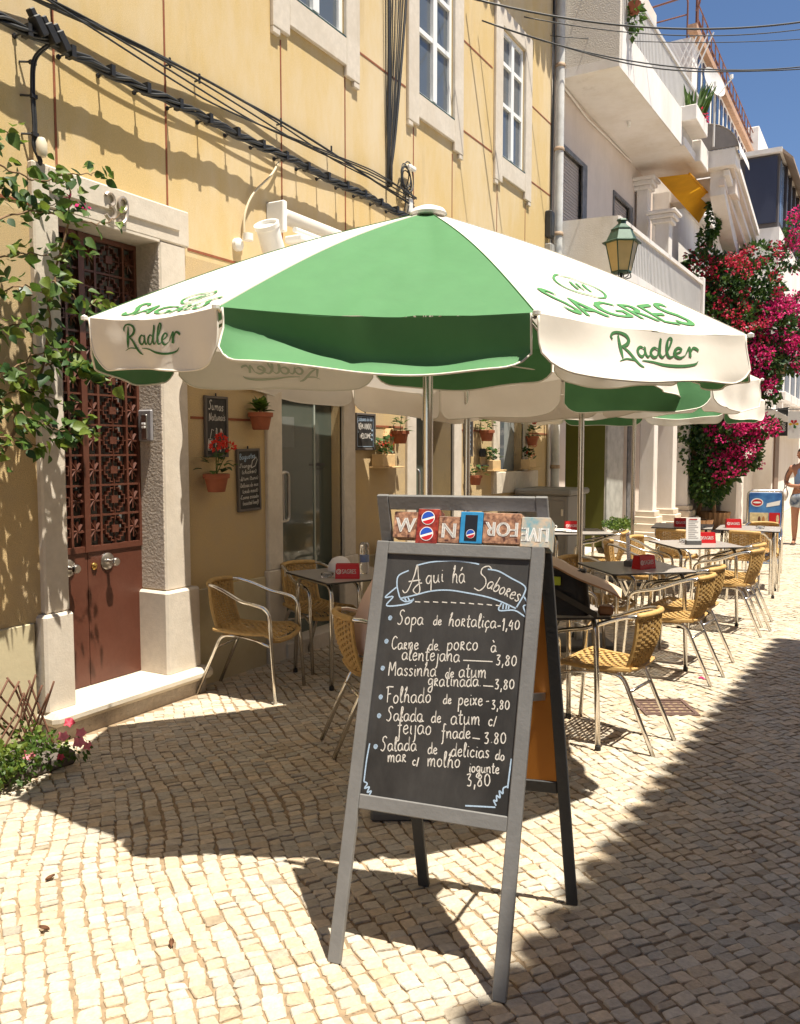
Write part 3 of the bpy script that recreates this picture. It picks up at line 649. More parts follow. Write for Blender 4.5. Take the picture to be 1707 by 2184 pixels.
# ------------------------------------------------------------------ parasols
M_bleed = mat('print_show_through', (.42, .46, .36), .85, var=.05)
def parasol(cx, cy, corners, apex, label, pole_r=.0255, flap=.21, seed=1, kick=None, letters=(1, 3, 5, 7), colours=None, base=True, tilt=None, group='green and white cafe parasols'):
    rr = random.Random(seed)
    P0 = empty('parasol', (cx, cy, 0), label=label, cat='parasol', group=group)
    C = [V(*c) for c in corners]; A = V(cx, cy, apex)
    cen = sum(C, V(0, 0, 0)) / 8
    def pan(k, s, t):
        """s across, t apex->rim: cloth sags between ribs"""
        a, b = C[k], C[(k + 1) % 8]
        rim = a.lerp(b, s); q = A.lerp(rim, t)
        q.z += .035 * math.sin(math.pi * t) - .055 * math.sin(math.pi * s) * t * (1 - .55 * t)
        q.z += (.010 * noise.noise(V(s * 5 + k * 7, t * 3.1, cx)) + .006 * noise.noise(V(s * 13, t * 4 + k, cy))) * math.sin(math.pi * s) * min(1, t * 1.5)
        return q
    def pnorm(k, s, t):
        e = .01; n = (pan(k, min(s + e, 1), t) - pan(k, max(s - e, 0), t)).cross(pan(k, s, min(t + e, 1)) - pan(k, s, max(t - e, 0)))
        n.normalize(); return n if n.z > 0 else -n
    def outw(k):
        m = (C[k] + C[(k + 1) % 8]) / 2 - cen; m.z = 0; return m.normalized()
    nz = [rr.uniform(0, 50) for _ in range(8)]
    def flp(k, s, v):
        a, b = C[k], C[(k + 1) % 8]; q = a.lerp(b, s); o = outw(k)
        q.z += -.055 * math.sin(math.pi * s) * .45
        kk = kick(k, s, v) if kick else .02 * v * v
        fold = .012 * math.sin(s * 17 + nz[k]) * v + .03 * noise.noise(V(s * 2.6, v * 1.3, nz[k])) * v
        q = q + o * (kk * math.sin(math.pi * min(max(s, .03), .97)) ** .35 + fold) + V(0, 0, -flap * v * (1 - .05 * math.sin(s * 9 + nz[k])))
        return q
    cap_ = .10
    for k in range(8):
        m = (M_green if k % 2 == 0 else M_wcanvas) if not colours else (M_green, M_wcanvas)[colours[k]]
        b = MB(); b.grid(lambda u, w_: pan(k, u, .03 + .97 * w_), 22, 24); b.build('canopy_panel', m, P0, smooth='all')
        # valance flap with rounded lower corners
        b = MB(); nu, nv = 30, 8; r = .11
        def low(s):
            e = min(s, 1 - s)
            return 1 if e > r else 1 - .5 * (1 - math.sqrt(max(0, 1 - ((r - e) / r) ** 2)))
        b.grid(lambda u, w_: flp(k, .012 + .976 * u, w_ * low(.012 + .976 * u)), nu, nv)
        fo = b.build('valance', m, P0, smooth='all')
        b = MB()
        edge = [flp(k, .012, w_ / 4 * low(.012)) for w_ in range(4)] + [flp(k, .012 + .976 * i / 40, low(.012 + .976 * i / 40)) for i in range(41)] + [flp(k, .988, (4 - w_) / 4 * low(.988)) for w_ in range(1, 5)]
        b.tube(edge, .0042, 5); b.build('piping', M_piping, fo, smooth='all')
        o = outw(k)
        if k in letters:
            b = MB()
            wd = (C[(k + 1) % 8] - C[k]).length
            fn = lambda x, y, z: flp(k, .5 + x / wd, 1 - y / flap) + o * .003
            radler(b, fn, -.20 * wd, .055 * flap / .2, .42 * wd, .64 * flap)
            b.build('lettering', M_greenprint, fo)
            bi = MB(); radler(bi, lambda x, y, z: flp(k, .5 + x / wd, 1 - y / flap) - o * .003, -.22 * wd, .045 * flap / .2, .42 * wd, .64 * flap); bi.build('show_through', M_bleed, fo)
            b = MB(); q_ = wd / 1.1
            sl = (C[k].lerp(C[(k + 1) % 8], .5) - A).length
            def fp(x, y, z):
                t = 1 - y / sl; s_ = .5 + x / (wd * t)
                s_ = min(max(s_, 0), 1)
                return pan(k, s_, t) + pnorm(k, .5, t) * .004
            b2 = MB()
            # arched word SAGRES: letters taller at both ends
            def fs_(x, y, z):
                e = (x / (.33 * q_)) ** 2; return fp(x, q_ * (.085 + y / q_ * (1 + .55 * e) - .03 * e), z)
            block(b2, 'SAGRES', fs_, -.33 * q_, .0, .66 * q_, .115 * q_, bold=.003)
            for rr2, wv in ((.085 * q_, .010),):
                b2.ribbon([(rr2 * 1.15 * math.cos(a * math.pi / 14), .325 * q_ + rr2 * math.sin(a * math.pi / 14)) for a in range(29)], wv, fp)
            for a in (-.045, -.012, .022): b2.ribbon([(a * q_, .29 * q_), ((a + .01) * q_, .325 * q_), ((a + .03) * q_, .36 * q_)], .014, fp)
            b2.build('lettering', mat('green_print_light', (.05, .21, .06), .8, var=.05), [c for c in P0.children if c.name.startswith('canopy_panel')][-1] if P0.children else P0)
    # pole, ribs, cap, base
    b = MB(); b.lathe([(pole_r, .06), (pole_r, apex - .02)], 16, (cx, cy, 0)); b.build('pole', M_alu, P0, smooth=True)
    b = MB(); b.lathe([(.04, 0), (.05, .01), (.05, .09), (.038, .1)], 14, (cx, cy, apex - .62)); b.build('runner', M_whitep, P0, smooth=True)
    for k in range(8):
        b = MB(); b.tube([pan(k, 0, .04 + .95 * t / 14) + V(0, 0, .001) for t in range(15)], .0028, 4); b.build('seam', M_green if not colours and k % 2 else M_piping, P0)
        b = MB(); b.tube([A + V(0, 0, -.05), A.lerp(C[k], .5) + V(0, 0, .01), C[k] + V(0, 0, -.015)], .008, 6)
        ro = b.build('rib', M_alu, P0)
        b = MB(); b.tube([(cx, cy, apex - .56), tuple(A.lerp(C[k], .48) + V(0, 0, 0))], .006, 6); b.build('strut', M_alu, ro)
        b = MB(); b.lathe([(0, -.012), (.013, -.008), (.014, .004), (0, .012)], 8, tuple(C[k] + (C[k] - cen).normalized() * .012)); b.build('rib_tip', M_whitep, ro)
    b = MB(); b.lathe([(.078, .0), (.082, .012), (.07, .03), (.04, .042), (0, .046)], 24, (cx, cy, apex - .022)); b.build('finial_cap', M_whitep, P0, smooth=True)
    if base:
        b = MB(); b.rbox((cx - .26, cy - .26, 0), (cx + .26, cy + .26, .045), .01, Matrix.Translation(V(cx, cy, 0)) @ Matrix.Rotation(.55, 4, 'Z') @ Matrix.Translation(V(-cx, -cy, 0))); b.build('base_plate', mat('base_grey', (.11, .105, .095), .7, var=.15), P0)
        b = MB(); b.lathe([(.034, .045), (.034, .34), (.03, .35)], 14, (cx, cy, 0)); b.build('base_sleeve', M_steel, P0, smooth=True)
    return P0
def octa(cx, cy, R, ph, z, tx=0, ty=0): return [(cx + R * math.cos(ph + k * math.pi / 4), cy + R * math.sin(ph + k * math.pi / 4), z + tx * R * math.cos(ph + k * math.pi / 4) + ty * R * math.sin(ph + k * math.pi / 4)) for k in range(8)]
c1 = [(1.995, 2.23, 2.09), (2.985, 2.64, 2.048), (3.49, 3.69, 2.063), (3.12, 4.28, 2.11), (2.40, 4.45, 2.16), (1.50, 4.05, 2.14), (.84, 3.20, 2.12), (1.29, 2.27, 2.112)]
def k1(k, s, v):
    """how far the cloth of a flap stands out from the vertical"""
    if k == 0:      # blown inwards, its lower hem kicked out along a slanting fold
        v0 = .30 + .42 * min(1, s / .45) if s < .45 else .72 - .10 * max(0, s - .8)
        return -.075 * min(v, v0) + (.34 * (v - v0) ** 1.2 if v > v0 else 0) + .012 * math.exp(-((s - .47) / .03) ** 2) * (1 - v)
    if k == 1: return .05 * v * v + .02 * math.sin(5 * s) * v
    if k == 7: return -.02 * v
    return .02 * v * v
parasol(2.21, 3.35, c1, 2.645, 'nearest cafe parasol, green and white with Sagres Radler print, behind the menu board', seed=3, kick=k1, flap=.185, pole_r=.023)
c2 = [(max(.04, x), y, 2.20 - .08 * (y - 5.5)) for x, y, z in octa(1.32, 5.5, 1.55, R_(-112.5), 0)]
c2[0] = (.40, 3.98, 2.31); c2[7] = (.045, 4.06, 2.31); c2[1] = (1.90, 4.10, 2.30); c2[6] = (.045, 6.05, 2.16)
parasol(1.37, 5.52, c2, 2.80, 'second parasol, all white, close to the shop wall by the glass doors', seed=5, pole_r=.023, colours=[1] * 8, letters=(2,))
parasol(1.84, 6.68, octa(1.84, 6.68, 1.33, R_(-77.5), 2.10, .02, .03), 2.68, 'third parasol, white with one green side, above the street side tables', seed=9, pole_r=.023, letters=(3, 5), colours=[0, 1, 1, 1, 1, 1, 1, 1])
parasol(1.37, 10.14, octa(1.37, 10.14, 1.42, R_(-80), 2.16, 0, 0), 2.75, 'farthest green and white parasol, standing before the white building', seed=13, pole_r=.023, letters=())
# ------------------------------------------------------------------ A-frame menu board
fl = V(2.534, 2.08, 0); fr_ = V(3.096, 2.173, 0); tlc = V(2.508, 2.427, 1.295)
U = (fr_ - fl).normalized(); NN = U.cross(tlc - fl).normalized()
if NN.y > 0: NN = -NN
Vv = (tlc - fl); Vv = (Vv - U * 0).normalized()
# the old frame is slightly racked: level rails, leaning legs
UO = Vv.cross(NN).normalized(); UO = UO if UO.x > 0 else -UO   # board coordinates of the chalk marks
SB = empty('menu_board', (2.82, 2.4, 0), label='grey wooden A-frame menu board with handwritten chalk dishes and prices', cat='menu board')
def bp_(u, v, n=0): return fl + U * u + Vv * v + NN * n
MF = Matrix((U, Vv, NN)).transposed().to_4x4(); MF.translation = fl
HT = (tlc - fl).length; WD = .572
def legend(v): return v
def part(name, boxes, m, r=.003, Mx=MF):
    b = MB()
    for a, c in boxes: b.rbox(a, c, r, Mx)
    return b.build(name, m, SB)
zr = -(bp_(WD, 0).z) / Vv.z; zl = 0
sw_ = .043
part('front_leg', [((0, zl, -.022), (sw_, HT, 0))], M_grey); part('front_leg', [((WD - sw_, zr, -.022), (WD, HT, 0))], M_grey)
part('top_rail', [((sw_, HT - .043, -.022), (WD - sw_, HT - .001, -.001))], M_grey)
part('bottom_rail', [((sw_, .47, -.022), (WD - sw_, .516, -.001))], M_grey)
board = part('chalkboard_panel', [((sw_, .516, -.016), (WD - sw_, HT - .043, -.009))], M_board, .001)
# rear frame leans the other way and rises above the front one to hold the header
rl = V(2.556, 2.64, 0); rr_ = V(3.105, 2.80, 0); rt = V(2.493, 2.455, 1.449)
U2 = (rr_ - rl).normalized(); V2 = (rt - rl).normalized(); N2 = U2.cross(V2).normalized()
M2 = Matrix((U2, V2, N2)).transposed().to_4x4(); M2.translation = rl
H2 = (rt - rl).length; W2 = .575
zr2 = -((rl + U2 * W2).z) / V2.z
hb_ = H2 - .17
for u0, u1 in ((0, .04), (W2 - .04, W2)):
    part('rear_leg', [((u0, 0 if u0 == 0 else zr2, -.012), (u1, hb_, .012))], M_greydk, .003, M2)  # same grey wood as the posts, darkened in colour to stand in for shade
    part('header_post', [((u0, hb_ + .001, -.012), (u1, H2, .012))], M_grey, .003, M2)
part('header_rail', [((.04, H2 - .05, -.011), (W2 - .04, H2 - .001, .011))], M_grey, .003, M2)
part('rear_rail', [((.04, .42, -.011), (W2 - .04, .465, .011))], M_greydk, .003, M2)  # shade behind the board painted into the rail's colour
part('rear_panel', [((.04, .465, -.006), (W2 - .04, H2 - .30, .006))], M_orange, .001, M2)
part('hinge_stay', [((WD - .02, .86, -.30), (WD - .012, .885, -.022))], M_steel, .001)
# the display shelf with cans in printed cartons
shz = HT
def chalkfn(u, v, n=0): return fl + UO * u + Vv * v + NN * -.0085
ch = MB(); cb = MB()
# measured baselines on the board (u, v)
CH = [
   ('A', (0.1123, 1.176), (0.1950, 1.1871), .043),
   ('qui', (0.1874, 1.209), (0.2508, 1.2201), 0.026),
   ('há', (0.2769, 1.2161), (0.3228, 1.2217), 0.03),
   ('S', (0.3501, 1.2004), (0.4121, 1.2044), .04),
   ('aboRes', (0.3923, 1.2131), (0.5024, 1.1745), 0.024),
   ('Sopa', (0.1034, 1.067), (0.1963, 1.0746), None),
   ('de', (0.2281, 1.0777), (0.2577, 1.0805), None),
   ('hoRtaliça', (0.2789, 1.0797), (0.4395, 1.0861), None),
   ('-1,40', (0.4397, 1.0841), (0.5153, 1.0895), None),
   ('CaRne', (0.0937, 0.9843), (0.1887, 0.9943), None),
   ('de', (0.2208, 0.9956), (0.2548, 0.9991), None),
   ('poRco', (0.2818, 1.0007), (0.3879, 1.0111), None),
   ('à', (0.4273, 1.0111), (0.4475, 1.0132), None),
   ('alentejana', (0.1329, 0.9532), (0.3315, 0.9694), None),
   ('3,80', (0.4463, 0.9721), (0.5165, 0.9779), None),
   ('Massinha', (0.0924, 0.8987), (0.2582, 0.9149), None),
   ('de', (0.2866, 0.9161), (0.3165, 0.9174), None),
   ('atum', (0.3309, 0.9204), (0.4236, 0.9291), None),
   ('gRatinada.', (0.2315, 0.882), (0.41, 0.9004), None),
   ('3,80', (0.4501, 0.8978), (0.5159, 0.9058), None),
   ('Folhado', (0.0962, 0.811), (0.2509, 0.8306), None),
   ('de', (0.289, 0.8321), (0.3177, 0.8357), None),
   ('peixe', (0.3378, 0.8341), (0.4199, 0.8445), None),
   ('-', (0.4263, 0.8454), (0.4412, 0.8473), None),
   ('3,80', (0.4458, 0.8355), (0.5065, 0.8434), None),
   ('Salada', (0.1034, 0.7538), (0.2298, 0.769), None),
   ('de', (0.2554, 0.7703), (0.2901, 0.7737), None),
   ('atum', (0.32, 0.7728), (0.4182, 0.784), None),
   ('c/', (0.4409, 0.785), (0.4693, 0.7876), None),
   ('feijão', (0.145, 0.7183), (0.2632, 0.7339), None),
   ('fnade', (0.2939, 0.7265), (0.3908, 0.7381), None),
   ('3.80', (0.4327, 0.7297), (0.506, 0.7402), None),
   ('Salada', (0.0953, 0.6577), (0.2197, 0.6757), None),
   ('de', (0.2553, 0.6726), (0.2882, 0.6775), None),
   ('delicias', (0.3312, 0.6772), (0.456, 0.6883), None),
   ('do', (0.4732, 0.686), (0.5034, 0.6877), None),
   ('maR', (0.1236, 0.6282), (0.1891, 0.638), None),
   ('c/', (0.2082, 0.6305), (0.2318, 0.6341), None),
   ('molho', (0.2574, 0.6338), (0.3673, 0.6464), None),
   ('iogunte', (0.3942, 0.6379), (0.4912, 0.648), None),
   ('3,80', (0.3905, 0.5943), (0.4697, 0.6089), None),
]
CHW = [[(0.3407, 0.9751), (0.4367, 0.9815)], [(0.414, 0.9038), (0.4463, 0.9056)], [(0.3957, 0.7408), (0.4195, 0.7413)], [(0.1575, 1.1468), (0.1758, 1.147)], [(0.1886, 1.1493), (0.2067, 1.1494)], [(0.2194, 1.1515), (0.2374, 1.1515)], [(0.2501, 1.1534), (0.268, 1.1532)], [(0.2805, 1.1551), (0.2983, 1.1547)], [(0.3107, 1.1564), (0.3284, 1.1559)], [(0.3407, 1.1575), (0.3583, 1.1567)], [(0.3706, 1.1582), (0.388, 1.1573)], [(0.4002, 1.1587), (0.4175, 1.1577)], [(0.4296, 1.1589), (0.4468, 1.1577)]]
CHB = [[(0.1237, 1.2478), (0.0904, 1.2286), (0.0873, 1.199), (0.0979, 1.1665), (0.1038, 1.1546)], [(0.1041, 1.1525), (0.1508, 1.1668), (0.2095, 1.1861), (0.2687, 1.1938), (0.3323, 1.1901), (0.3953, 1.1832), (0.4454, 1.1716), (0.4954, 1.1542)], [(0.148, 1.2663), (0.1987, 1.2815), (0.2583, 1.2894), (0.322, 1.2902), (0.3623, 1.2856)], [(0.3927, 1.2716), (0.428, 1.2681), (0.4705, 1.2493), (0.5168, 1.227), (0.5171, 1.2014), (0.4971, 1.1583)], [(0.0864, 1.1885), (0.0506, 1.1521), (0.0791, 1.1566), (0.0584, 1.1257), (0.1024, 1.1296), (0.1407, 1.1412), (0.152, 1.1566)], [(0.1041, 1.1525), (0.125, 1.1439), (0.1525, 1.1525)], [(0.5178, 1.1936), (0.5317, 1.1712), (0.5186, 1.1622), (0.5315, 1.13), (0.492, 1.148), (0.4421, 1.1435), (0.4478, 1.1678)], [(0.1165, 1.1598), (0.1269, 1.1462)], [(0.1296, 1.1609), (0.1375, 1.1492)], [(0.4542, 1.1644), (0.4537, 1.1485)], [(0.4644, 1.1633), (0.4637, 1.1494)], [(0.4726, 1.1621), (0.4717, 1.1501)], [(0.0557, 0.6761), (0.0518, 0.6226), (0.0511, 0.5551)], [(0.0511, 0.5551), (0.0634, 0.5508), (0.0561, 0.535), (0.0716, 0.5417), (0.0669, 0.5242), (0.0801, 0.5305), (0.073, 0.5127)], [(0.0733, 0.5107), (0.1262, 0.5151), (0.1771, 0.5181)], [(0.5235, 0.6967), (0.5214, 0.6526), (0.52, 0.6089)], [(0.5195, 0.6148), (0.5069, 0.6068), (0.5063, 0.591), (0.4953, 0.5971), (0.4992, 0.578), (0.4883, 0.5821), (0.4898, 0.5666), (0.4805, 0.567), (0.4891, 0.5527)], [(0.3931, 0.5368), (0.4374, 0.5421), (0.4874, 0.5477)]]
BUL = [(0.0768, 1.0851), (0.0732, 1.0077), (0.0709, 0.9193), (0.0754, 0.8265), (0.0773, 0.7666), (0.0774, 0.6686)]
rj = random.Random(2)
for t, a, b, xh in CH:
    m_ = MB(); write(t, a, b, m_, chalkfn, .0036, xh=xh or None, jitter=.0014, rr=rj); m_.build('chalk_word', M_chalk, board)
for l in CHW: MB().ribbon(l, .0034, chalkfn).build('chalk_dash', M_chalk, board)
for l in CHB: MB().ribbon(catmull(l, 5) if len(l) > 2 else l, .0046, chalkfn).build('chalk_stroke', M_chalkb, board)
for u, v in BUL:
    MB().ribbon([(u + .0055 * math.cos(a * .5) * (1 - a / 40), v + .0065 * math.sin(a * .5) * (1 - a / 40)) for a in range(30)], .0052, chalkfn).build('chalk_bullet', M_chalkb, board)
# printed cartons standing in the header
M_pkdark = mat('carton_dark_red', (.16, .012, .01), .3, var=.5, vscale=45, col2=(.42, .06, .03)); M_pkblue = mat('carton_blue', (.02, .22, .50), .3, var=.2, vscale=18, col2=(.06, .34, .62)); M_pkphoto = mat('carton_photo', (.10, .018, .012), .3, var=.6, vscale=60, col2=(.62, .34, .20)); M_pksky = mat('carton_beach', (.16, .42, .52), .3, var=.3, vscale=30, col2=(.62, .42, .26)); M_pktop = mat('carton_glossy_lit_top', (.25, .30, .62), .2, var=.9, vscale=25, col2=(.8, .72, .7))
M_navy = mat('print_navy', (.01, .02, .12), .4, var=.05); M_dkcan = mat('print_black', (.012, .012, .014), .4, var=.1)
M3 = Matrix.Translation(NN * -.02)
def carton(u0, u1, h, dep, name, m, label, draw=None, tiltv=0, off=0, base=.004, flip=True):
    o0 = empty('carton', tuple(bp_((u0 + u1) / 2, HT + base, -.03)), label=label, cat='carton', group='printed drink cartons on the menu board')
    Z = V(0, 0, 1); Nn = V(NN.x, NN.y, 0).normalized(); Uu = V(U.x, U.y, 0).normalized()
    org = bp_(u0, HT, 0) + Nn * (-.012 + off) + V(0, 0, base)
    Mx = Matrix((Uu, Z, Nn)).transposed().to_4x4(); Mx.translation = org
    Mx = Mx @ Matrix.Rotation(tiltv, 4, 'X')
    w = u1 - u0
    b = MB(); b.rbox((0, 0, -dep), (w, h, 0), .0015, Mx); b.build('box', m, o0)
    b = MB(); b.box((.002, h, -dep + .002), (w - .002, h + .0008, -.002), Mx); b.build('lit_top_print', M_pktop, o0)  # blue and white top face, light from above put into its colour
    if draw: draw(o0, Mx, w, h)
    return o0
def wordp(txt, fx, fy, fw, fh, m=None, flip=True):
    def dr(o, Mx, w, h):
        b = MB()
        def fn(x, y, z): 
            return Mx @ (V(w - x, h - y, .0012) if flip else V(x, y, .0012))
        block(b, txt, fn, fx * w, fy * h, fw * w, fh * h, bold=.0018)
        b.build('lettering', m or M_wprint, o)
    return dr
def pepsi(rows, can=False):
    def dr(o, Mx, w, h):
        for cy in rows:
            r = min(w * .36, h * .2); cx = w * .5
            if can:
                b = MB(); b.rbox((w * .22, h * .08, 0), (w * .78, h * .9, .0011), .0005, Mx); b.build('printed_can', M_dkcan, o)
                cx = w * .5; r = w * .2
            for nm, m, a0, a1 in (('white', M_wprint, 0, 360), ('blue', M_navy if False else mat('print_blue', (.02, .08, .45), .4), 20, 195), ('red', M_red, 215, 360)):
                b = MB(); z = .0014 if nm == 'white' else .0018; k = 1.0 if nm == 'white' else .9
                pts = [Mx @ V(cx + r * k * math.cos(R_(a0 + (a1 - a0) * i / 24)), cy * h + r * k * math.sin(R_(a0 + (a1 - a0) * i / 24)), z) for i in range(25 if nm != 'white' else 24)]
                b.add(pts, [tuple(range(len(pts)))]); b.build('round_emblem', m, o)
    return dr
carton(.022 + .03, .140, .088, .06, 'w', M_pkphoto, 'carton with a big letter W, leftmost on the menu board header', wordp('W', .10, .22, .8, .55, flip=False), tiltv=-.28, base=.012)
carton(.137, .212, .118, .06, 'p', M_pkdark, 'dark red carton with two round red, white and blue emblems', pepsi((.28, .74)), tiltv=-.32, off=.012, base=-.004)
carton(.213, .288, .088, .055, 'n', M_pkphoto, 'photo carton with the letter N beside the blue carton', wordp('N', .2, .2, .6, .55, flip=False), tiltv=-.26, off=.006, base=0)
carton(.289, .364, .104, .05, 'b', M_pkblue, 'blue carton printed with a black can', pepsi((.3,), can=True), tiltv=-.24, off=.01, base=.002)
carton(.365, .490, .100, .055, 'f', M_pkphoto, 'wide photo carton with the word FOR upside down', wordp('FOR', .08, .3, .84, .46), tiltv=-.25, off=.006)
carton(.491, .584, .098, .085, 'l', M_pksky, 'beach photo carton with the word LIVE upside down, rightmost on the header', wordp('LIVE', .05, .36, .9, .46), tiltv=-.33, off=.012, base=-.002)
# ------------------------------------------------------------------ cafe chairs
def rail(s):
    """back rail / arm line: s in [-1,1] runs along the wicker-wrapped back"""
    a = s * 1.15
    return V(-.285 + .12 * (1 - math.cos(a)), .165 * math.sin(a) / math.sin(1.15) , .735 - .012 * s * s)
def make_chair(name='cafe_chair'):
    root = empty(name, (0, 0, 0))
    for sg in (-1, 1):
        e = rail(sg * .78)
        arm = [(.265, sg * .225, 0), (.225, sg * .222, .60), (.10, sg * .222, .63), (.03, sg * .218, .64), (-.11, sg * .19, .70), (-.185, sg * .172, .722)]
        pts = rounded([V(*p) for p in arm], .085, 6) + [rail(sg * .92), rail(sg * .8)]
        b = MB(); b.tube(pts, .0125, 8); b.build('front_leg_and_arm', M_alu, root, smooth='all', world=False)
        b = MB(); b.tube(rounded([V(-.02, sg * .15, .405), V(-.155, sg * .145, .40), V(-.335, sg * .155, 0)], .05), .0125, 8); b.build('rear_leg', M_alu, root, smooth='all', world=False)
        b = MB(); b.tube([(.245, sg * .225, .36), (.12, sg * .18, .385), (-.06, sg * .152, .405)], .009, 6); b.build('side_stretcher', M_alu, root, smooth='all', world=False)
    b = MB(); b.tube([(-.195, -.148, .315), (-.195, .148, .315)], .009, 6); b.build('rear_stretcher', M_alu, root, smooth='all', world=False)
    b = MB(); b.tube([rail(-.86 + 1.72 * i / 24) for i in range(25)], [.0165 + .0012 * (i % 2) for i in range(25)], 8); b.build('wrapped_back_rail', M_wicker, root, smooth='all', world=False)
    # woven back: ribs and wavy strands
    def bk(s, t):
        top = rail(s * .84); bot = V(-.195 + .02 * s * s, .15 * s, .425)
        q = bot.lerp(top, t); q.x -= .03 * math.sin(math.pi * t) * (1 - .5 * s * s); return q
    b = MB(); nr = 12; nsd = 21
    for i in range(nr + 1):
        s = -1 + 2 * i / nr; b.tube([bk(s, t / 8) for t in range(9)], .0045 if 0 < i < nr else .011, 5)
    for j in range(1, nsd):
        t = j / nsd; pts = []
        for i in range(nr * 2 + 1):
            s = -1 + i / nr; q = bk(s, t + .004 * math.sin(i)); q.x += .0072 * math.cos(math.pi * i / 2 + math.pi * j) ; pts.append(q)
        for k in range(len(pts) - 1):
            p, q = pts[k], pts[k + 1]; h = V(0, 0, .0068)
            b.add([p - h, q - h, q + h, p + h], [(0, 1, 2, 3)])
    tag(b.build('woven_backrest', M_wicker, root, world=False), kind=None)
    # woven seat
    def st_(u, v):
        w = .20 - .04 * (1 - u); x = -.20 + .435 * u
        z = .43 + .012 * (2 * v - 1) ** 2 - .012 * math.sin(math.pi * u) - (.03 * max(0, (u - .9) / .1) ** 2)
        return V(x, (2 * v - 1) * w, z)
    b = MB()
    nx, ny = 18, 12
    for i in range(nx):          # cross strands
        u0, u1 = (i + .10) / nx, (i + .90) / nx
        slot = i in (2, 3, 14)
        for k in range(ny):
            if slot and k % 2 == 0 and i in (2, 14): continue
            v0, v1 = k / ny, (k + 1) / ny; dz = .0048 * (1 if (i + k) % 2 else -1)
            P_ = [st_(u0, v0), st_(u1, v0), st_(u1, v1), st_(u0, v1)]
            for q in P_: q.z += dz
            b.add(P_, [(0, 1, 2, 3)])
    for k in range(ny):          # ribs front to back
        b.tube([st_(u / 10, (k + .5) / ny) + V(0, 0, -.003) for u in range(11)], .0035, 4)
    b.tube([st_(1, 0) + V(.005, 0, -.012), st_(1, .15) + V(.02, 0, -.016), st_(1, .5) + V(.028, 0, -.018), st_(1, .85) + V(.02, 0, -.016), st_(1, 1) + V(.005, 0, -.012)], .017, 7)
    for v in (0, 1): b.tube([st_(u / 8, v) + V(0, 0, -.004) for u in range(9)], .0135, 6)
    b.tube([st_(0, v / 6) + V(-.004, 0, -.002) for v in range(7)], .012, 6)
    b.build('woven_seat', M_wicker, root, world=False)
    return root
ch0 = make_chair()
CHAIRS = [
 (.40, 4.29, 13, 'wicker chair nearest the brown door, its back against the yellow wall'),
 (.32, 5.12, -19, 'wicker chair by the glass door, behind the table with the red napkin box'),
 (1.68, 3.88, 47, 'wicker chair half hidden behind the left edge of the menu board'),
 (.36, 6.50, 0, 'wicker chair by the wall behind the table with the bottle'),
 (2.36, 3.98, 105, 'wicker chair just behind the right rear leg of the menu board'),
 (2.68, 4.60, 172, 'wicker chair beside the street drain grate, nearest on the right'),
 (2.70, 6.10, 174, 'wicker chair at the second right hand table, nearer of the pair'),
 (2.69, 6.58, 172, 'wicker chair at the second right hand table, farther of the pair'),
 (2.80, 7.92, 172, 'wicker chair beside the table with the upright menu card, nearer of the pair'),
 (2.76, 8.38, 170, 'wicker chair beside the table with the upright menu card, farther of the pair'),
 (2.70, 9.80, 92, 'wicker chair seen from behind in front of the ice cream sign'),
 (2.75, 10.62, -90, 'wicker chair at the far table, close to the ice cream sign'),
 (1.98, 9.62, 90, 'wicker chair seen from behind at the far shaded table'),
 (2.08, 8.42, -10, 'wicker chair on the wall side of the table with the upright menu card'),
 (1.98, 7.92, 8, 'wicker chair next to the third parasol pole'),
 (1.36, 8.85, 190, 'wicker chair with its back to the street at the table with plates'),
 (2.02, 6.50, -18, 'wicker chair on the wall side of the second right hand table'),
 (1.98, 5.84, 22, 'wicker chair behind the black bag'),
 (.62, 8.62, 15, 'wicker chair by the wall at the table with plates'),
]
for i, (x, y, h, lb) in enumerate(CHAIRS):
    o = ch0 if i == 0 else copy_tree(ch0)
    o.location = (x, y, 0); o.rotation_euler = (0, 0, R_(h)); tag(o, lb, 'chair', 'aluminium and wicker cafe chairs')
# ------------------------------------------------------------------ tables
def make_table():
    root = empty('cafe_table', (0, 0, 0)); h = .325
    b = MB(); b.prism([(x, y, .718) for x, y in [(-h + .015, -h), (h - .015, -h), (h, -h + .015), (h, h - .015), (h - .015, h), (-h + .015, h), (-h, h - .015), (-h, -h + .015)]], (0, 0, .011)); b.build('table_edge', M_tedge, root, world=False)
    b = MB(); h2 = h - .002; b.prism([(x, y, .7295) for x, y in [(-h2 + .015, -h2), (h2 - .015, -h2), (h2, -h2 + .015), (h2, h2 - .015), (h2 - .015, h2), (-h2 + .015, h2), (-h2, h2 - .015), (-h2, -h2 + .015)]], (0, 0, .0015)); b.build('table_top', M_tabletop, root, world=False)
    for sx in (-1, 1):
        b = MB(); b.tube(rounded([V(sx * .275, -.275, .018), V(sx * .26, -.25, .70), V(sx * .26, .25, .70), V(sx * .275, .275, .018)], .09, 7), .0148, 9); b.build('leg_arch', M_alu, root, smooth='all', world=False)
        for sy in (-1, 1):
            b = MB(); b.lathe([(.0165, 0), (.0175, .004), (.0165, .025), (.012, .027)], 10, (sx * .275, sy * .275, 0)); b.build('foot_cap', M_black, root, smooth=True, world=False)
    b = MB(); b.box((-.26, -.012, .69), (.26, .012, .713)); b.build('cross_bar', M_alu, root, world=False)
    return root
tb0 = make_table()
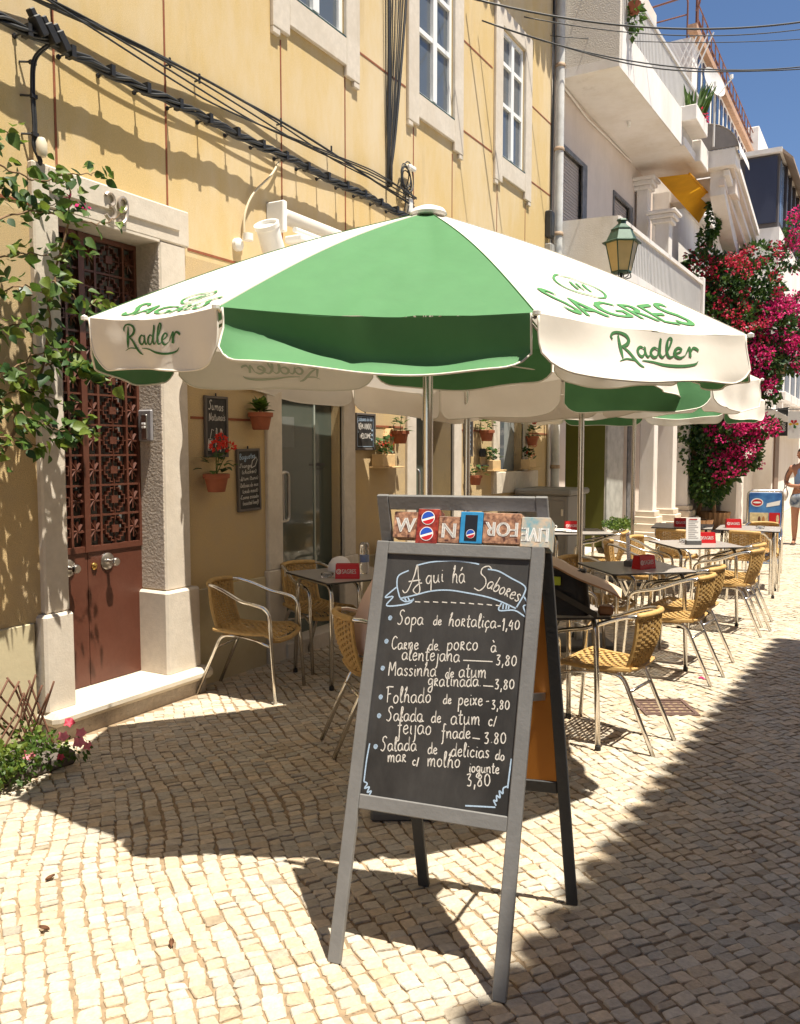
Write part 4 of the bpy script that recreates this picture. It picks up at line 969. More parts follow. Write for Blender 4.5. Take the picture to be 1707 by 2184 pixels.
TABLES = [
 (.716, 4.937, 63, 'square cafe table with a red napkin box and a bottle, by the glass door'),
 (2.33, 4.41, 35, 'square cafe table carrying the black bag, next to the menu board'),
 (2.39, 6.30, 41, 'square cafe table half in sun with red napkin box, second on the right'),
 (2.475, 8.156, 37, 'square cafe table in full sun with an upright white menu card'),
 (2.68, 10.09, 4, 'square cafe table in front of the ice cream sign'),
 (1.12, 8.76, 33, 'square cafe table with plates and cup beside the third parasol pole'),
 (1.98, 10.02, 8, 'square cafe table in the shade of the farthest parasol'),
]
for i, (x, y, h, lb) in enumerate(TABLES):
    o = tb0 if i == 0 else copy_tree(tb0)
    o.location = (x, y, 0); o.rotation_euler = (0, 0, R_(h)); tag(o, lb, 'table', 'square cafe tables')
# ------------------------------------------------------------------ things on the tables
ZT = .731
def napkin(x, y, rz, lb, w=.165, d=.085, h=.098, emblem=True):
    o = empty('napkin_box', (x, y, ZT), R_(rz), lb, 'napkin box', 'red napkin boxes')
    b = MB()
    b.prism([(-w / 2, -d / 2, 0), (w / 2, -d / 2, 0), (w / 2 - .004, -d / 2 + .012, h), (-w / 2 + .004, -d / 2 + .012, h)], (0, .004, 0)); b.prism([(-w / 2, d / 2, 0), (w / 2, d / 2, 0), (w / 2 - .004, d / 2 - .012, h), (-w / 2 + .004, d / 2 - .012, h)], (0, -.004, 0))
    b.box((-w / 2, -d / 2, 0), (w / 2, d / 2, .006)); b.prism([(-w / 2, -d / 2, 0), (-w / 2, d / 2, 0), (-w / 2 + .004, d / 2 - .012, h), (-w / 2 + .004, -d / 2 + .012, h)], (.004, 0, 0)); b.prism([(w / 2, -d / 2, 0), (w / 2, d / 2, 0), (w / 2 - .004, d / 2 - .012, h), (w / 2 - .004, -d / 2 + .012, h)], (-.004, 0, 0))
    b.build('box', M_red, o, world=False)
    b = MB(); b.box((-w / 2 + .01, -d / 2 + .018, .008), (w / 2 - .01, d / 2 - .018, h - .012)); b.build('napkins', M_wprint, o, world=False)
    b = MB(); sl = .012 / h
    fn = lambda u, v, z: V(u, -d / 2 + sl * v - .0012, v)
    block(b, 'SAGRES', fn, -.036, .035, .095, .030, bold=.0006)
    b.ribbon([(-.058 + .015 * math.cos(a * math.pi / 8), .049 + .015 * math.sin(a * math.pi / 8)) for a in range(17)], .004, fn); b.ribbon([(-.058 + .007 * math.cos(a * math.pi / 6), .049 + .007 * math.sin(a * math.pi / 6)) for a in range(13)], .003, fn)
    b.build('lettering', M_wprint, o, world=False)
napkin(.84, 4.76, 30, 'red napkin box lettered in white beside the clear bottle')
napkin(2.47, 6.24, 62, 'red napkin box beside the small menu holder, on the half sunlit table')
napkin(2.54, 8.28, 30, 'red napkin box half behind the upright white menu card')
napkin(2.52, 10.05, 20, 'red napkin box on the table in front of the ice cream sign')
napkin(1.99, 9.90, 25, 'red napkin box on the far shaded table')
napkin(1.04, 8.88, 30, 'red napkin box on the table with plates')
def menu(x, y, rz, lb, w=.13, h=.22):
    o = empty('menu_holder', (x, y, ZT), R_(rz), lb, 'menu holder', 'upright menu cards')
    b = MB(); b.rbox((-w / 2 - .005, -.028, 0), (w / 2 + .005, .028, .042), .004); b.build('base', mat('grey_holder', (.10, .10, .10), .5), o, world=False)
    b = MB(); b.box((-w / 2, -.003, .03), (w / 2, .003, h + .03), Matrix.Rotation(-.06, 4, 'X')); c = b.build('card', M_wprint, o, world=False)
    b = MB()
    for i in range(11):
        z = .06 + i * .0165; b.box((-w / 2 + .02, -.0045, z), (w / 2 - (.02 + .03 * ((i * 7) % 3) / 2), -.0038, z + .004), Matrix.Rotation(-.06, 4, 'X'))
    tag(b.build('print_lines', mat('print_grey', (.30, .28, .30), .7), c, world=False), kind='stuff')
    b = MB(); b.box((-.035, -.0046, h + .008), (.035, -.0039, h + .017), Matrix.Rotation(-.06, 4, 'X')); b.build('print_heading', M_red, c, world=False)
menu(2.335, 6.34, 95, 'grey menu holder seen edge-on beside the red napkin box', w=.12)
menu(2.47, 8.06, 28, 'upright white menu card facing the camera on the sunlit table')
M_clear = mat('clear_plastic', (.92, .93, .94), .06, var=0, trans=.95, spec=.5)
def ashtray(x, y, lb):
    o = tag(MB().lathe([(0, 0), (.042, 0), (.046, .022), (.044, .030), (.036, .026), (.032, .008), (0, .007)], 18, (0, 0, 0)).build('ashtray', M_clear, smooth=True, loc=(x, y, ZT)), lb, 'ashtray', 'glass ashtrays')
ashtray(.70, 4.72, 'round clear glass ashtray left of the lettered red napkin box'); ashtray(2.36, 8.20, 'round clear glass ashtray beside the upright menu card'); ashtray(2.80, 10.06, 'round clear glass ashtray on the table by the ice cream sign')
o = empty('bottle', (.83, 4.99, ZT), 0, 'clear plastic water bottle standing upside down with a blue label', 'bottle')
b = MB(); b.lathe([(0, 0), (.032, 0), (.034, .01), (.034, .095), (.032, .10), (.033, .105), (.033, .205), (.03, .215), (.024, .222), (0, .222)], 18); b.build('body', M_clear, o, smooth=True, world=False)
b = MB(); b.lathe([(.0345, .085), (.0345, .135)], 18); b.build('label_band', mat('bottle_label', (.55, .62, .72), .4, var=.6, vscale=40, col2=(.12, .2, .5)), o, smooth=True, world=False)
o = tag(MB().lathe([(.088, 0), (.09, .01), (.08, .05), (.055, .085), (.02, .10), (0, .102)], 22).build('cap', mat('white_cloth', (.72, .68, .66), .9, var=.04, bump=.1), smooth=True, loc=(.58, 5.05, ZT)), 'white rounded cloth cap lying behind the red napkin box', 'cap')
o = empty('plate', (.98, 8.66, ZT), 0, 'white dinner plate with cutlery on the table by the wall', 'plate', 'white plates')
b = MB(); b.lathe([(0, .0), (.07, .002), (.12, .018), (.122, .02), (.075, .008), (0, .006)], 24); b.build('dish', M_whitep, o, smooth=True, world=False)
b = MB(); b.tube([(-.1, .02, .024), (.08, -.03, .02)], .004, 5); b.build('fork', M_steel, o, world=False)
o = empty('plate', (1.13, 8.60, ZT), 0, 'small white plate with a crumpled napkin on the table by the wall', 'plate', 'white plates')
b = MB(); b.lathe([(0, 0), (.055, .002), (.09, .014), (.092, .016), (.06, .007), (0, .005)], 24); b.build('dish', M_whitep, o, smooth=True, world=False)
b = MB(); b.grid(lambda u, v: V(-.05 + .1 * u, -.045 + .09 * v, .014 + .022 * abs(noise.noise(V(u * 4, v * 4, 2)))), 8, 8); b.build('paper_napkin', M_wprint, o, world=False)
o = empty('coffee_cup', (.86, 8.73, ZT), 0, 'small white coffee cup on a saucer near the parasol pole', 'cup')
b = MB(); b.lathe([(0, 0), (.055, .004), (.056, .006), (.02, .006), (.022, .008), (.034, .05), (.036, .065), (.033, .065), (.028, .02), (0, .016)], 20); b.build('cup', M_whitep, o, smooth=True, world=False)
b = MB(); b.tube(catmull([(.034, 0, .055), (.058, 0, .05), (.056, 0, .03), (.03, 0, .022)], 4), .004, 6); b.build('cup_handle', M_whitep, o, smooth=True, world=False)
# black bag with tan flap on the table by the board
o = empty('shoulder_bag', (2.50, 4.32, ZT), R_(14), 'black shoulder bag with a broad tan leather flap, on the table by the menu board', 'bag')
b = MB()
def bagf(u, v):
    a = 2 * math.pi * u; h = .235 * v; k = 1 - .16 * v ** 2
    w, d = .155 * k, .085 * k * (1.08 - .35 * v)
    c, s_ = math.cos(a), math.sin(a); p = .45
    return V(w * math.copysign(abs(c) ** p, c) + .006 * noise.noise(V(c * 2, s_ * 2, v * 3)), d * math.copysign(abs(s_) ** p, s_) + .012 * noise.noise(V(c * 3, s_ * 3, v * 4)), h)
b.grid(bagf, 36, 10); b.add([bagf(i / 36, 1) for i in range(36)], [tuple(range(36))]); b.build('body', mat('black_fabric', (.012, .011, .012), .7, var=.3, vscale=30, bump=.2, bscale=120), o, smooth='all', world=False)
M_tan = mat('tan_leather', (.66, .46, .30), .55, var=.06, vscale=12, bump=.1, bscale=60)
b = MB()
def flapf(u, v):
    x = -.18 + .50 * u; y = -.11 + .21 * v
    z = .27 - .5 * max(0, u - .28) ** 1.25 * .52 - .12 * max(0, .28 - u) + .03 * math.sin(v * 3.1) + .012 * math.sin(u * 7 + 1)
    w = 1 - .3 * max(0, u - .55) ** .8
    return V(x, y * w - .01, z)
b.grid(flapf, 22, 8); vs0 = len(b.v); b.grid(lambda u, v: flapf(u, v) + V(0, 0, -.006), 22, 8); f = b.build('flap', M_tan, o, smooth='all', world=False)
b = MB(); b.tube([flapf(i / 22, 0) + V(0, 0, -.003) for i in range(23)], .005, 5); b.build('flap_seam', mat('tan_seam', (.34, .18, .09), .6), f, smooth='all', world=False)
b = MB(); b.grid(lambda u, v: V(-.12 + .32 * u, -.092 - .004 * math.sin(u * 3), .16 - .17 * u + .035 * v), 12, 1); b.build('strap', mat('dark_webbing', (.03, .025, .02), .7), o, world=False)
b = MB(); b.rbox((-.035, -.098, .16), (.01, -.090, .205), .002); b.build('green_tag', mat('lime_tag', (.35, .42, .02), .5), o, world=False)
b = MB(); b.rbox((.20, -.05, .002), (.28, .02, .05), .01); b.build('buckle_pocket', mat('brown_leather', (.16, .07, .025), .5), o, world=False)
# street drain grate
o = empty('drain_grate', (2.845, 5.31, 0), R_(30), 'rusty square cast iron drain grate set in the paving', 'drain grate')
M_iron = mat('rusty_iron', (.12, .07, .055), .75, var=.3, vscale=30, bump=.3, bscale=120)
b = MB(); w = .165
for a, c in (((-w, -w, -.03), (w, -w + .022, .001)), ((-w, w - .022, -.03), (w, w, .001)), ((-w, -w + .022, -.03), (-w + .022, w - .022, .001)), ((w - .022, -w + .022, -.03), (w, w - .022, .001))): b.box(a, c)
b.build('grate_frame', M_iron, o, world=False)
for i in range(5):
    y = -w + .022 + (i + .5) * (2 * w - .044) / 5
    b = MB(); b.box((-w + .022, y - .010, -.03), (w - .022, y + .010, -.002)); b.build('grate_bar', M_iron, o, world=False)
for i in range(6):
    x = -w + .022 + (i + .5) * (2 * w - .044) / 6
    b = MB(); b.box((x - .008, -w + .022, -.032), (x + .008, w - .022, -.006)); b.build('grate_bar', M_iron, o, world=False)
b = MB(); b.box((-w + .01, -w + .01, -.2), (w - .01, w - .01, -.05)); b.build('drain_pit', mat('drain_dark', (.01, .009, .008), .9), o, world=False)
tag(MB().grid(lambda u, v: V(-.03 + .06 * u, -.012 + .024 * v + .008 * math.sin(u * 6), .006 + .006 * math.sin(u * 5) * v), 6, 3).build('fallen_petal', M_magenta, loc=(2.93, 6.10, 0)), 'small fallen magenta petal beside a chair leg', 'petal')

rl_ = random.Random(3)
for x, y, lb in ((1.35, 1.98, 'small dry brown leaf on the sunlit paving, farthest left'), (1.62, 1.75, 'small dry brown leaf on the sunlit paving, nearest the lower left corner'), (2.05, 1.9, 'small dry brown leaf on the sunlit paving, nearest the menu board leg')):
    a = rl_.uniform(0, 6.28); b = MB(); b.grid(lambda u, v: Matrix.Rotation(a, 4, 'Z') @ V(-.02 + .04 * u, (-.009 + .018 * v) * math.sin(math.pi * (u * .9 + .05)), .005 + .008 * (2 * v - 1) ** 2 + .004 * u), 6, 3)
    tag(b.build('fallen_leaf', mat('dry_leaf', (.14, .06, .025), .8, var=.3), loc=(x, y, 0)), lb, 'leaf', 'dry leaves on the paving')
# ------------------------------------------------------------------ white building with balconies
M_pinkw = mat('pale_plaster', (.68, .59, .52), .85, var=.04, vscale=5, bump=.15, bscale=50, stain=(.60, .51, .44), sscale=1.2, streak=1, coords='World')
M_shutter = mat('roller_shutter', (.42, .36, .32), .6, var=.05)
M_marble = mat('grey_marble', (.14, .14, .145), .4, var=.5, vscale=8)
M_railm = mat('pale_grey_rail', (.55, .53, .50), .5, var=.05)
WB = empty('white_building', (0, 13.5, 0), label='white town house with two balconies and roller shutters beyond the yellow house', cat='building')
b = MB(); wall_holes(b, 10.95, 16.4, 3.3, 9.6, [(11.26, 12.40, 4.55, 5.76, .1), (13.79, 14.97, 4.55, 5.78, .1), (12.2, 14.8, 6.7, 8.9, .2)]); b.build('upper_wall', M_pinkw, WB)
b = MB(); wall_holes(b, 10.95, 16.4, -.02, 3.3, [(11.66, 13.61, .0, 2.9, 1.2), (14.6, 14.92, .0, 2.9, .25)]); b.build('ground_floor_wall', M_pinkw, WB)
b = MB(); b.box((-1.3, 10.95, 0), (-1.25, 16.4, 9.6)); b.box((-1.25, 10.93, 0), (0, 10.95, 9.6)); b.box((-1.25, 16.38, 0), (-.001, 16.4, 9.6)); b.box((-1.25, 10.95, 9.55), (-.001, 16.38, 9.6)); b.build('side_walls', M_white, WB)
b = MB(); b.box((-1.19, 11.6, 0), (-1.15, 13.65, 2.9)); b.box((-1.15, 13.6, 0), (-.001, 13.608, 2.9)); b.build('green_interior', mat('olive_wall', (.105, .105, .008), .7, var=.05), WB)
b = MB(); b.lathe([(0, 0), (.09, 0), (.09, .02), (0, .02)], 20, (-.9, 13.595, 1.72), Matrix.Rotation(R_(90), 4, 'X')); b.build('wall_disc', M_wprint, WB)
b = MB(); b.rbox((-.02, 13.62, 0), (.04, 14.58, 2.95), .01); b.build('grey_pillar', mat('grey_marble_pale', (.36, .36, .33), .5, var=.25, vscale=6), WB)
b = MB(); b.box((-.24, 14.6, 0), (-.2, 14.92, 2.9)); b.build('dark_doorway', mat('dark_interior2', (.02, .02, .02), .8), WB)
b = MB(); b.rbox((0, 14.93, 0), (.03, 15.14, 2.6), .01); b.build('marble_strip', M_marble, WB)
b = MB(); b.box((-.19, 12.2, 6.7), (-.17, 14.8, 8.9)); b.build('balcony_door', mat('grey_glazed_door', (.25, .25, .25), .3), WB)
for ya, yb, zb, zt in ((11.26, 12.40, 4.55, 5.76), (13.79, 14.97, 4.55, 5.78)):
    w0 = empty('shuttered_window', (0, (ya + yb) / 2, zb)); w0.parent = WB; w0.matrix_parent_inverse = wmat(WB).inverted()
    b = MB(); b.box((0, ya, zt - .06), (.02, yb, zt)); b.box((0, ya, zb), (.02, ya + .05, zt - .06)); b.box((0, yb - .2, zb), (.022, yb, zt - .06)); b.build('marble_surround', M_marble, w0)
    n = 26
    for i in range(n):
        z0 = zb + (zt - .06 - zb) * i / n; z1 = zb + (zt - .06 - zb) * (i + .86) / n
        b = MB(); b.rbox((-.06, ya + .05, z0), (-.045, yb - .2, z1), .004); b.build('shutter_slat', M_shutter, w0)
    b = MB(); b.box((-.08, ya, zb), (-.062, yb, zt)); b.build('shutter_back', M_marble, w0)
# upper balcony
UBp = empty('upper_balcony', (.5, 13.5, 6.5)); UBp.parent = WB; UBp.matrix_parent_inverse = wmat(WB).inverted()
zb = 6.51
b = MB(); b.prism([(.0, 11.1, zb), (.83, 11.1, zb), (.95, 15.95, zb), (0, 15.95, zb)], (0, 0, .12)); b.build('balcony_slab', M_white, UBp)
b = MB(); b.prism([(.0, 11.102, zb + .005), (.832, 11.102, zb + .005), (.832, 11.102, 7.06), (.836, 11.102, 9.4), (0, 11.102, 9.4)], (0, .1, 0)); b.build('end_wall', mat('grey_roughcast', (.62, .57, .50), .9, var=.08, vscale=40, bump=.9, bscale=60, coords='World'), UBp)
b = MB(); b.prism([(.735, 11.205, zb + .1), (.836, 11.205, zb - .003), (.836, 11.205, 7.05), (.735, 11.205, 7.05)], (.095, 3.2, 0)); b.build('front_parapet', M_white, UBp)
for i in range(60):
    y = 11.25 + i * .076; x = .80 + .025 * (y - 11.1)
    b = MB(); b.box((x - .007, y - .022, 7.05 if y < 14.4 else 6.65), (x + .007, y + .022, 7.66)); b.build('baluster', M_railm, UBp)
b = MB(); b.prism([(.77, 11.2, 7.66), (.83, 11.2, 7.66), (.83, 11.2, 7.71), (.77, 11.2, 7.71)], (.118, 4.65, 0)); b.build('hand_rail', M_railm, UBp)
b = MB(); b.box((.80, 14.42, zb - .004), (.97, 15.96, zb + .124)); b.build('slab_end', M_white, UBp)
pb = MB(); pb.rbox((.90, 14.36, 6.86), (1.16, 15.3, 7.10), .01); pb.build('planter_box', M_white, UBp)
pb = MB(); pb.rbox((.82, 15.32, 6.50), (1.06, 15.98, 6.86), .01); pb.build('corner_block', M_white, UBp)
b = MB(); b.lathe([(.03, 0), (.035, -.02), (.02, -.05), (.028, -.075), (0, -.1)], 12, (.45, 13.0, zb)); b.build('bulb_holder', M_whitep, UBp, smooth=True)
b = MB(); b.tube([(.03, 11.3, 6.48), (.02, 12.4, 6.42), (.02, 13.4, 6.46), (.02, 14.8, 6.5)], .014, 6); b.build('wall_cable', M_white, WB)
# lower balcony
LB = empty('lower_balcony', (.5, 13.5, 3.9)); LB.parent = WB; LB.matrix_parent_inverse = wmat(WB).inverted()
b = MB(); b.prism([(0, 11.1, 3.72), (.85, 11.1, 3.72), (.97, 16.3, 3.72), (0, 16.3, 3.72)], (0, 0, .13)); b.build('balcony_slab', M_white, LB)
b = MB(); b.prism([(0, 11.095, 3.73), (.86, 11.095, 3.73), (.86, 11.095, 4.62), (.78, 11.095, 4.64), (0, 11.095, 4.66)], (0, .1, 0)); b.build('end_wall', M_white, LB)
b = MB(); b.prism([(.78, 11.197, 3.725), (.858, 11.197, 3.725), (.858, 11.197, 4.02), (.78, 11.197, 4.02)], (.115, 5.1, 0)); b.build('front_parapet', M_white, LB)
for i in range(62):
    y = 11.26 + i * .081; x = .81 + .0225 * (y - 11.1)
    b = MB(); b.box((x - .007, y - .024, 4.02), (x + .007, y + .024, 4.60)); b.build('baluster', M_railm, LB)
b = MB(); b.prism([(.78, 11.2, 4.60), (.85, 11.2, 4.60), (.85, 11.2, 4.66), (.78, 11.2, 4.66)], (.115, 5.1, 0)); b.build('hand_rail', M_white, LB)
b = MB(); b.rbox((.86, 16.28, 3.72), (.98, 16.42, 4.74), .008); b.build('end_post', M_white, LB)
# columns of the loggia and of the doorway below
def column(parent, x, y, z0, z1, w, cap=True, base=True):
    c = empty('column', (x, y, z0)); c.parent = parent; c.matrix_parent_inverse = wmat(parent).inverted()
    b = MB(); b.rbox((x - w / 2, y - w / 2, z0), (x + w / 2, y + w / 2, z1), .012); b.build('shaft', M_white, c)
    if cap:
        for k, (h, e) in enumerate(((.07, .05), (.07, .09), (.06, .13))):
            b = MB(); zz_ = z1 + .001 - .2 + sum((.07, .07, .06)[:k]); b.rbox((x - w / 2 - e, y - w / 2 - e, zz_), (x + w / 2 + e, y + w / 2 + e, zz_ + h - .002), .012); b.build('capital', M_white, c)
    if base:
        for k, (h, e) in enumerate(((.16, .22), (.14, .15), (.12, .09), (.1, .045))):
            b = MB(); zz_ = z0 + sum((.16, .14, .12, .1)[:k]); b.rbox((x - w / 2 - e, y - w / 2 - e, zz_), (x + w / 2 + e, y + w / 2 + e, zz_ + h - .002), .012); b.build('base_step', mat('cream_stone', (.62, .53, .42), .7, var=.06), c)
    return c
column(WB, .55, 14.95, 3.86, 5.62, .24, base=False); column(WB, .14, 15.2, 3.86, 6.3, .2, base=False)
column(WB, .28, 15.35, 0, 3.7, .26, cap=False); column(WB, .42, 16.15, 0, 3.7, .30, cap=False); column(WB, .5, 17.2, 0, 3.4, .26, cap=False)
b = MB(); b.rbox((.25, 15.9, 5.55), (.36, 15.95, 5.85), .01); b.build('meter_box', M_whitep, WB)
b = MB(); b.rbox((.24, 15.9, 5.2), (.36, 15.96, 5.5), .01); b.build('red_box', M_red, WB)
AW = empty('yellow_awning', (.6, 16, 6.3), label='yellow canvas awning under the upper balcony of the white house', cat='awning')
P4 = [V(.42, 15.0, 6.24), V(.94, 15.0, 6.22), V(.96, 17.0, 6.32), V(.70, 17.15, 5.93)]
M_aw = mat('yellow_canvas', (.70, .36, .015), .8, var=.08, vscale=6, transl=.45)
b = MB(); b.grid(lambda u, v: P4[0].lerp(P4[1], u).lerp(P4[3].lerp(P4[2], u), v) + V(0, 0, -.02 * math.sin(u * 3.1) * math.sin(v * 9) - .0), 10, 14); b.build('canopy', M_aw, AW, smooth='all')
b = MB(); b.tube([tuple(P4[1]), tuple(P4[2])], .02, 6); b.build('front_bar', M_aw, AW)
# ------------------------------------------------------------------ house with gabled front, terrace house, glazed house
GH = empty('gabled_house', (.6, 18, 0), label='white house with stepped gable, draped in bougainvillea', cat='building')
b = MB(); b.box((-1.2, 16.45, 0), (.30, 21.0, 6.4)); b.build('wall', M_white, GH)
b = MB(); b.rbox((.55, 16.05, 6.58), (1.50, 16.55, 6.88), .01); b.build('sunlit_ledge', M_white, GH)
b = MB(); b.rbox((.30, 16.5, 6.2), (1.45, 17.0, 6.55), .01); b.build('ledge_bracket', M_pinkw, GH)
arcp = [(.55, 16.02, 6.89)] + [(.90 + .66 * math.sin(R_(a)), 16.02, 6.80 + .54 * math.cos(R_(a))) for a in range(-20, 91, 10)] + [(1.56, 16.02, 6.70), (1.5, 16.02, 6.89)]
b = MB(); b.prism(arcp[:-2] + [(1.54, 16.02, 6.89)], (0, .06, 0)); b.build('arched_side_panel', mat('grey_panel', (.22, .20, .19), .7), GH)
b = MB(); b.grid(lambda u, v: V(.90 + .67 * math.sin(R_(-20 + 112 * u)), 15.99 + 1.2 * v, 6.80 + .55 * math.cos(R_(-20 + 112 * u))), 14, 1); b.build('arched_roof', M_white, GH, smooth='all')
for k, (e, t) in enumerate(((0, .05), (.10, .05), (.22, .06), (.36, .05))):
    a0 = V(1.50 - e * .55, 16.2, 6.80 - e * 1.1); a1 = V(1.62 - e * .5, 18.4, 5.95 - e * 1.1)
    b = MB(); d = V(-.10, 0, 0); z = V(0, 0, -.10)
    b.prism([a0, a0 + d, a0 + d + z, a0 + z], a1 - a0); b.build('raking_moulding', M_white if k % 2 == 0 else M_pinkw, GH)
b = MB(); b.prism([(1.30, 16.25, 6.7), (1.30, 18.6, 5.6), (1.30, 18.6, 5.2), (1.30, 17.3, 5.6), (1.30, 16.25, 6.15)], (-.25, 0, 0)); b.build('gable_wall', M_white, GH)
b = MB(); b.box((1.0, 18.6, 0.0), (1.30, 24, 5.4)); b.build('street_wall', M_white, GH)
TH = empty('terrace_house', (.3, 21, 0), label='tall house with roof terrace railings against the sky', cat='building')
M_brownw = mat('brown_rail', (.16, .055, .03), .6, var=.2)
b = MB(); b.box((-2.5, 16.9, 6.4), (.55, 25, 9.3)); b.build('wall', M_white, TH)
b = MB(); b.box((.50, 16.7, 9.30), (.66, 25, 9.44)); b.build('tile_edge', mat('weathered_tile', (.40, .24, .15), .8, var=.25, vscale=12), TH)
for i in range(14):
    y = 17.4 + i * .5; b = MB(); b.box((.55, y, 7.6), (.57, y + .26, 9.2)); b.build('window', mat('blue_black_glass', (.03, .05, .10), .1, spec=.8), TH)
for i in range(16):
    y = 17.1 + i * .46; b = MB(); b.tube([(.6, y, 9.44), (.6, y, 9.95)], .016, 5); b.build('rail_post', M_brownw, TH)
    b = MB(); b.box((.57, y + .06, 9.46), (.59, y + .34, 9.74)); b.build('rail_board', M_brownw, TH)
for z in (9.95, 9.68): 
    b = MB(); b.tube([(.6, 17.05, z), (.6, 24.6, z)], .014, 5); b.build('hand_rail', M_brownw, TH)
b = MB(); b.tube(rounded([(-.35, 16.9, 10.0), (.45, 16.9, 10.05), (.45, 16.9, 9.3)], .12), .018, 6); b.tube([(-.35, 16.9, 9.7), (.45, 16.9, 9.72)], .015, 5); b.tube(rounded([(-.4, 16.9, 10.25), (.62, 16.9, 10.35), (.68, 16.9, 9.9), (.60, 16.9, 9.75)], .15), .018, 6); b.tube([(.60, 17.0, 9.3), (.60, 17.0, 10.2)], .03, 6); b.build('end_rail', M_brownw, TH)
LT = MB()
for i in range(5):
    for s in (-1, 1):
        x0 = .62 + .0; LT.tube([(.30 + .10 * i, 16.6, 8.55), (.30 + .10 * i + s * .28, 16.6, 9.15)], .014, 4)
tag(LT.build('white_lattice', M_whitep, TH), kind='stuff')
b = MB(); b.rbox((-1.2, 24.5, 6.5), (.75, 27, 10.1), .02); b.build('stair_tower', M_white, TH)
GZ = empty('glazed_house', (1.2, 22, 0), label='house with dark blue glazed upper bay and tiled eaves', cat='building')
b = MB(); b.box((-.5, 21.0, 0), (1.70, 30, 6.6)); b.build('wall', M_white, GZ)
b = MB(); b.box((.95, 20.95, 6.7), (1.62, 21.0, 8.15)); b.build('blue_panel', mat('dark_blue_panel', (.025, .032, .065), .5, var=.05), GZ)
b = MB(); b.box((.6, 21.0, 6.6), (1.66, 28, 8.2)); b.build('bay', mat('bay_wall', (.10, .085, .08), .6), GZ)
b = MB(); b.box((.7, 20.85, 8.2), (1.72, 28, 8.30)); b.build('flat_roof', M_white, GZ)
b = MB(); b.prism([(1.72, 20.9, 8.28), (1.95, 20.9, 8.05), (1.95, 20.9, 8.0), (1.72, 20.9, 8.2)], (0, 7, 0)); b.build('eave', mat('weathered_eave', (.30, .22, .16), .8), GZ)
for i in range(7):
    y = 21.2 + i * .95
    b = MB(); b.box((1.66, y, 6.75), (1.68, y + .6, 8.1)); b.build('window', mat('pale_blue_glass', (.18, .26, .40), .1, spec=.8), GZ)
    b = MB(); b.box((1.66, y + .62, 6.6), (1.74, y + .82, 8.15)); b.build('mullion', mat('dark_mullion', (.04, .03, .03), .6), GZ)
for i in range(5):
    y = 21.6 + i * 1.5
    b = MB(); b.box((1.70, y, 3.0), (1.72, y + .9, 4.9)); b.build('shutter_window', mat('slate_shutter', (.16, .18, .21), .6), GZ)
    b = MB(); b.rbox((1.70, y - .2, 2.75), (1.9, y + 1.1, 2.95), .01); b.build('window_ledge', M_white, GZ)
b = MB(); b.prism([(1.7, 19.5, 2.32), (2.15, 19.5, 2.18), (2.15, 19.5, 2.3), (1.7, 19.5, 2.55)], (0, 8, 0)); b.build('shop_canopy', M_white, GZ)
b = MB(); b.box((1.70, 21.2, .0), (1.74, 22.0, 2.1)); b.build('shop_door', mat('brown_shop_door', (.16, .10, .07), .6), GZ)
FH = empty('far_house', (1.5, 36, 0), label='pale house closing the far end of the street', cat='building')
b = MB(); b.box((-1, 30.2, 0), (2.3, 40, 7.2)); b.build('wall', M_pinkw, FH)
b = MB(); b.box((2.3, 40.1, 0), (9, 50, 8)); b.build('side_wing', M_white, FH)
for i in range(4):
    b = MB(); b.box((2.3, 31 + i * 2, 3.2), (2.33, 31.9 + i * 2, 4.8)); b.build('window', M_glass, FH)
# building on the near side of the street whose roof shades the paving (outside the picture)
OB = empty('opposite_building', (7, 1, 0), label='cream house on the sunny side, its tiled eave shading the paving', cat='building')
b = MB(); b.prism([(5.95, -9, -.02), (10, -9, -.02), (10, 7.25, -.02), (6.12, 7.25, -.02)], (0, 0, 6.95)); b.build('wall', mat('tan_render', (.36, .30, .24), .9, var=.08, coords='World'), OB)
def ex(y): return 5.40 + .032 * max(0, y - 1.0) + .012 * max(0, y - 5)
b = MB(); b.prism([(ex(-9) + .06, -9, 6.93), (10.2, -9, 6.93), (10.2, 7.4, 6.93), (ex(7.4) + .06, 7.4, 6.93), (ex(3) + .06, 3, 6.93)], (0, 0, .06)); b.build('eave_board', M_white, OB)
b = MB(); y = -9
while y < 7.4:
    x0 = ex(y)
    b.grid(lambda u, v, y=y, x0=x0: V(x0 + .0 - .07 * math.sin(math.pi * u) * (1 - v) + 2.5 * v, y + .1 - .1 * math.cos(math.pi * u), 7.0 + .7 * v + .075 * math.sin(math.pi * u)), 6, 2); y += .2
b.build('roof_tiles', M_terra, OB)
OB2 = empty('low_opposite_house', (8, 20, 0), label='low pale house farther along the sunny side of the street', cat='building')
b = MB(); b.box((6.3, 9.5, -.02), (11, 30, 4.2)); b.build('wall', M_white, OB2)
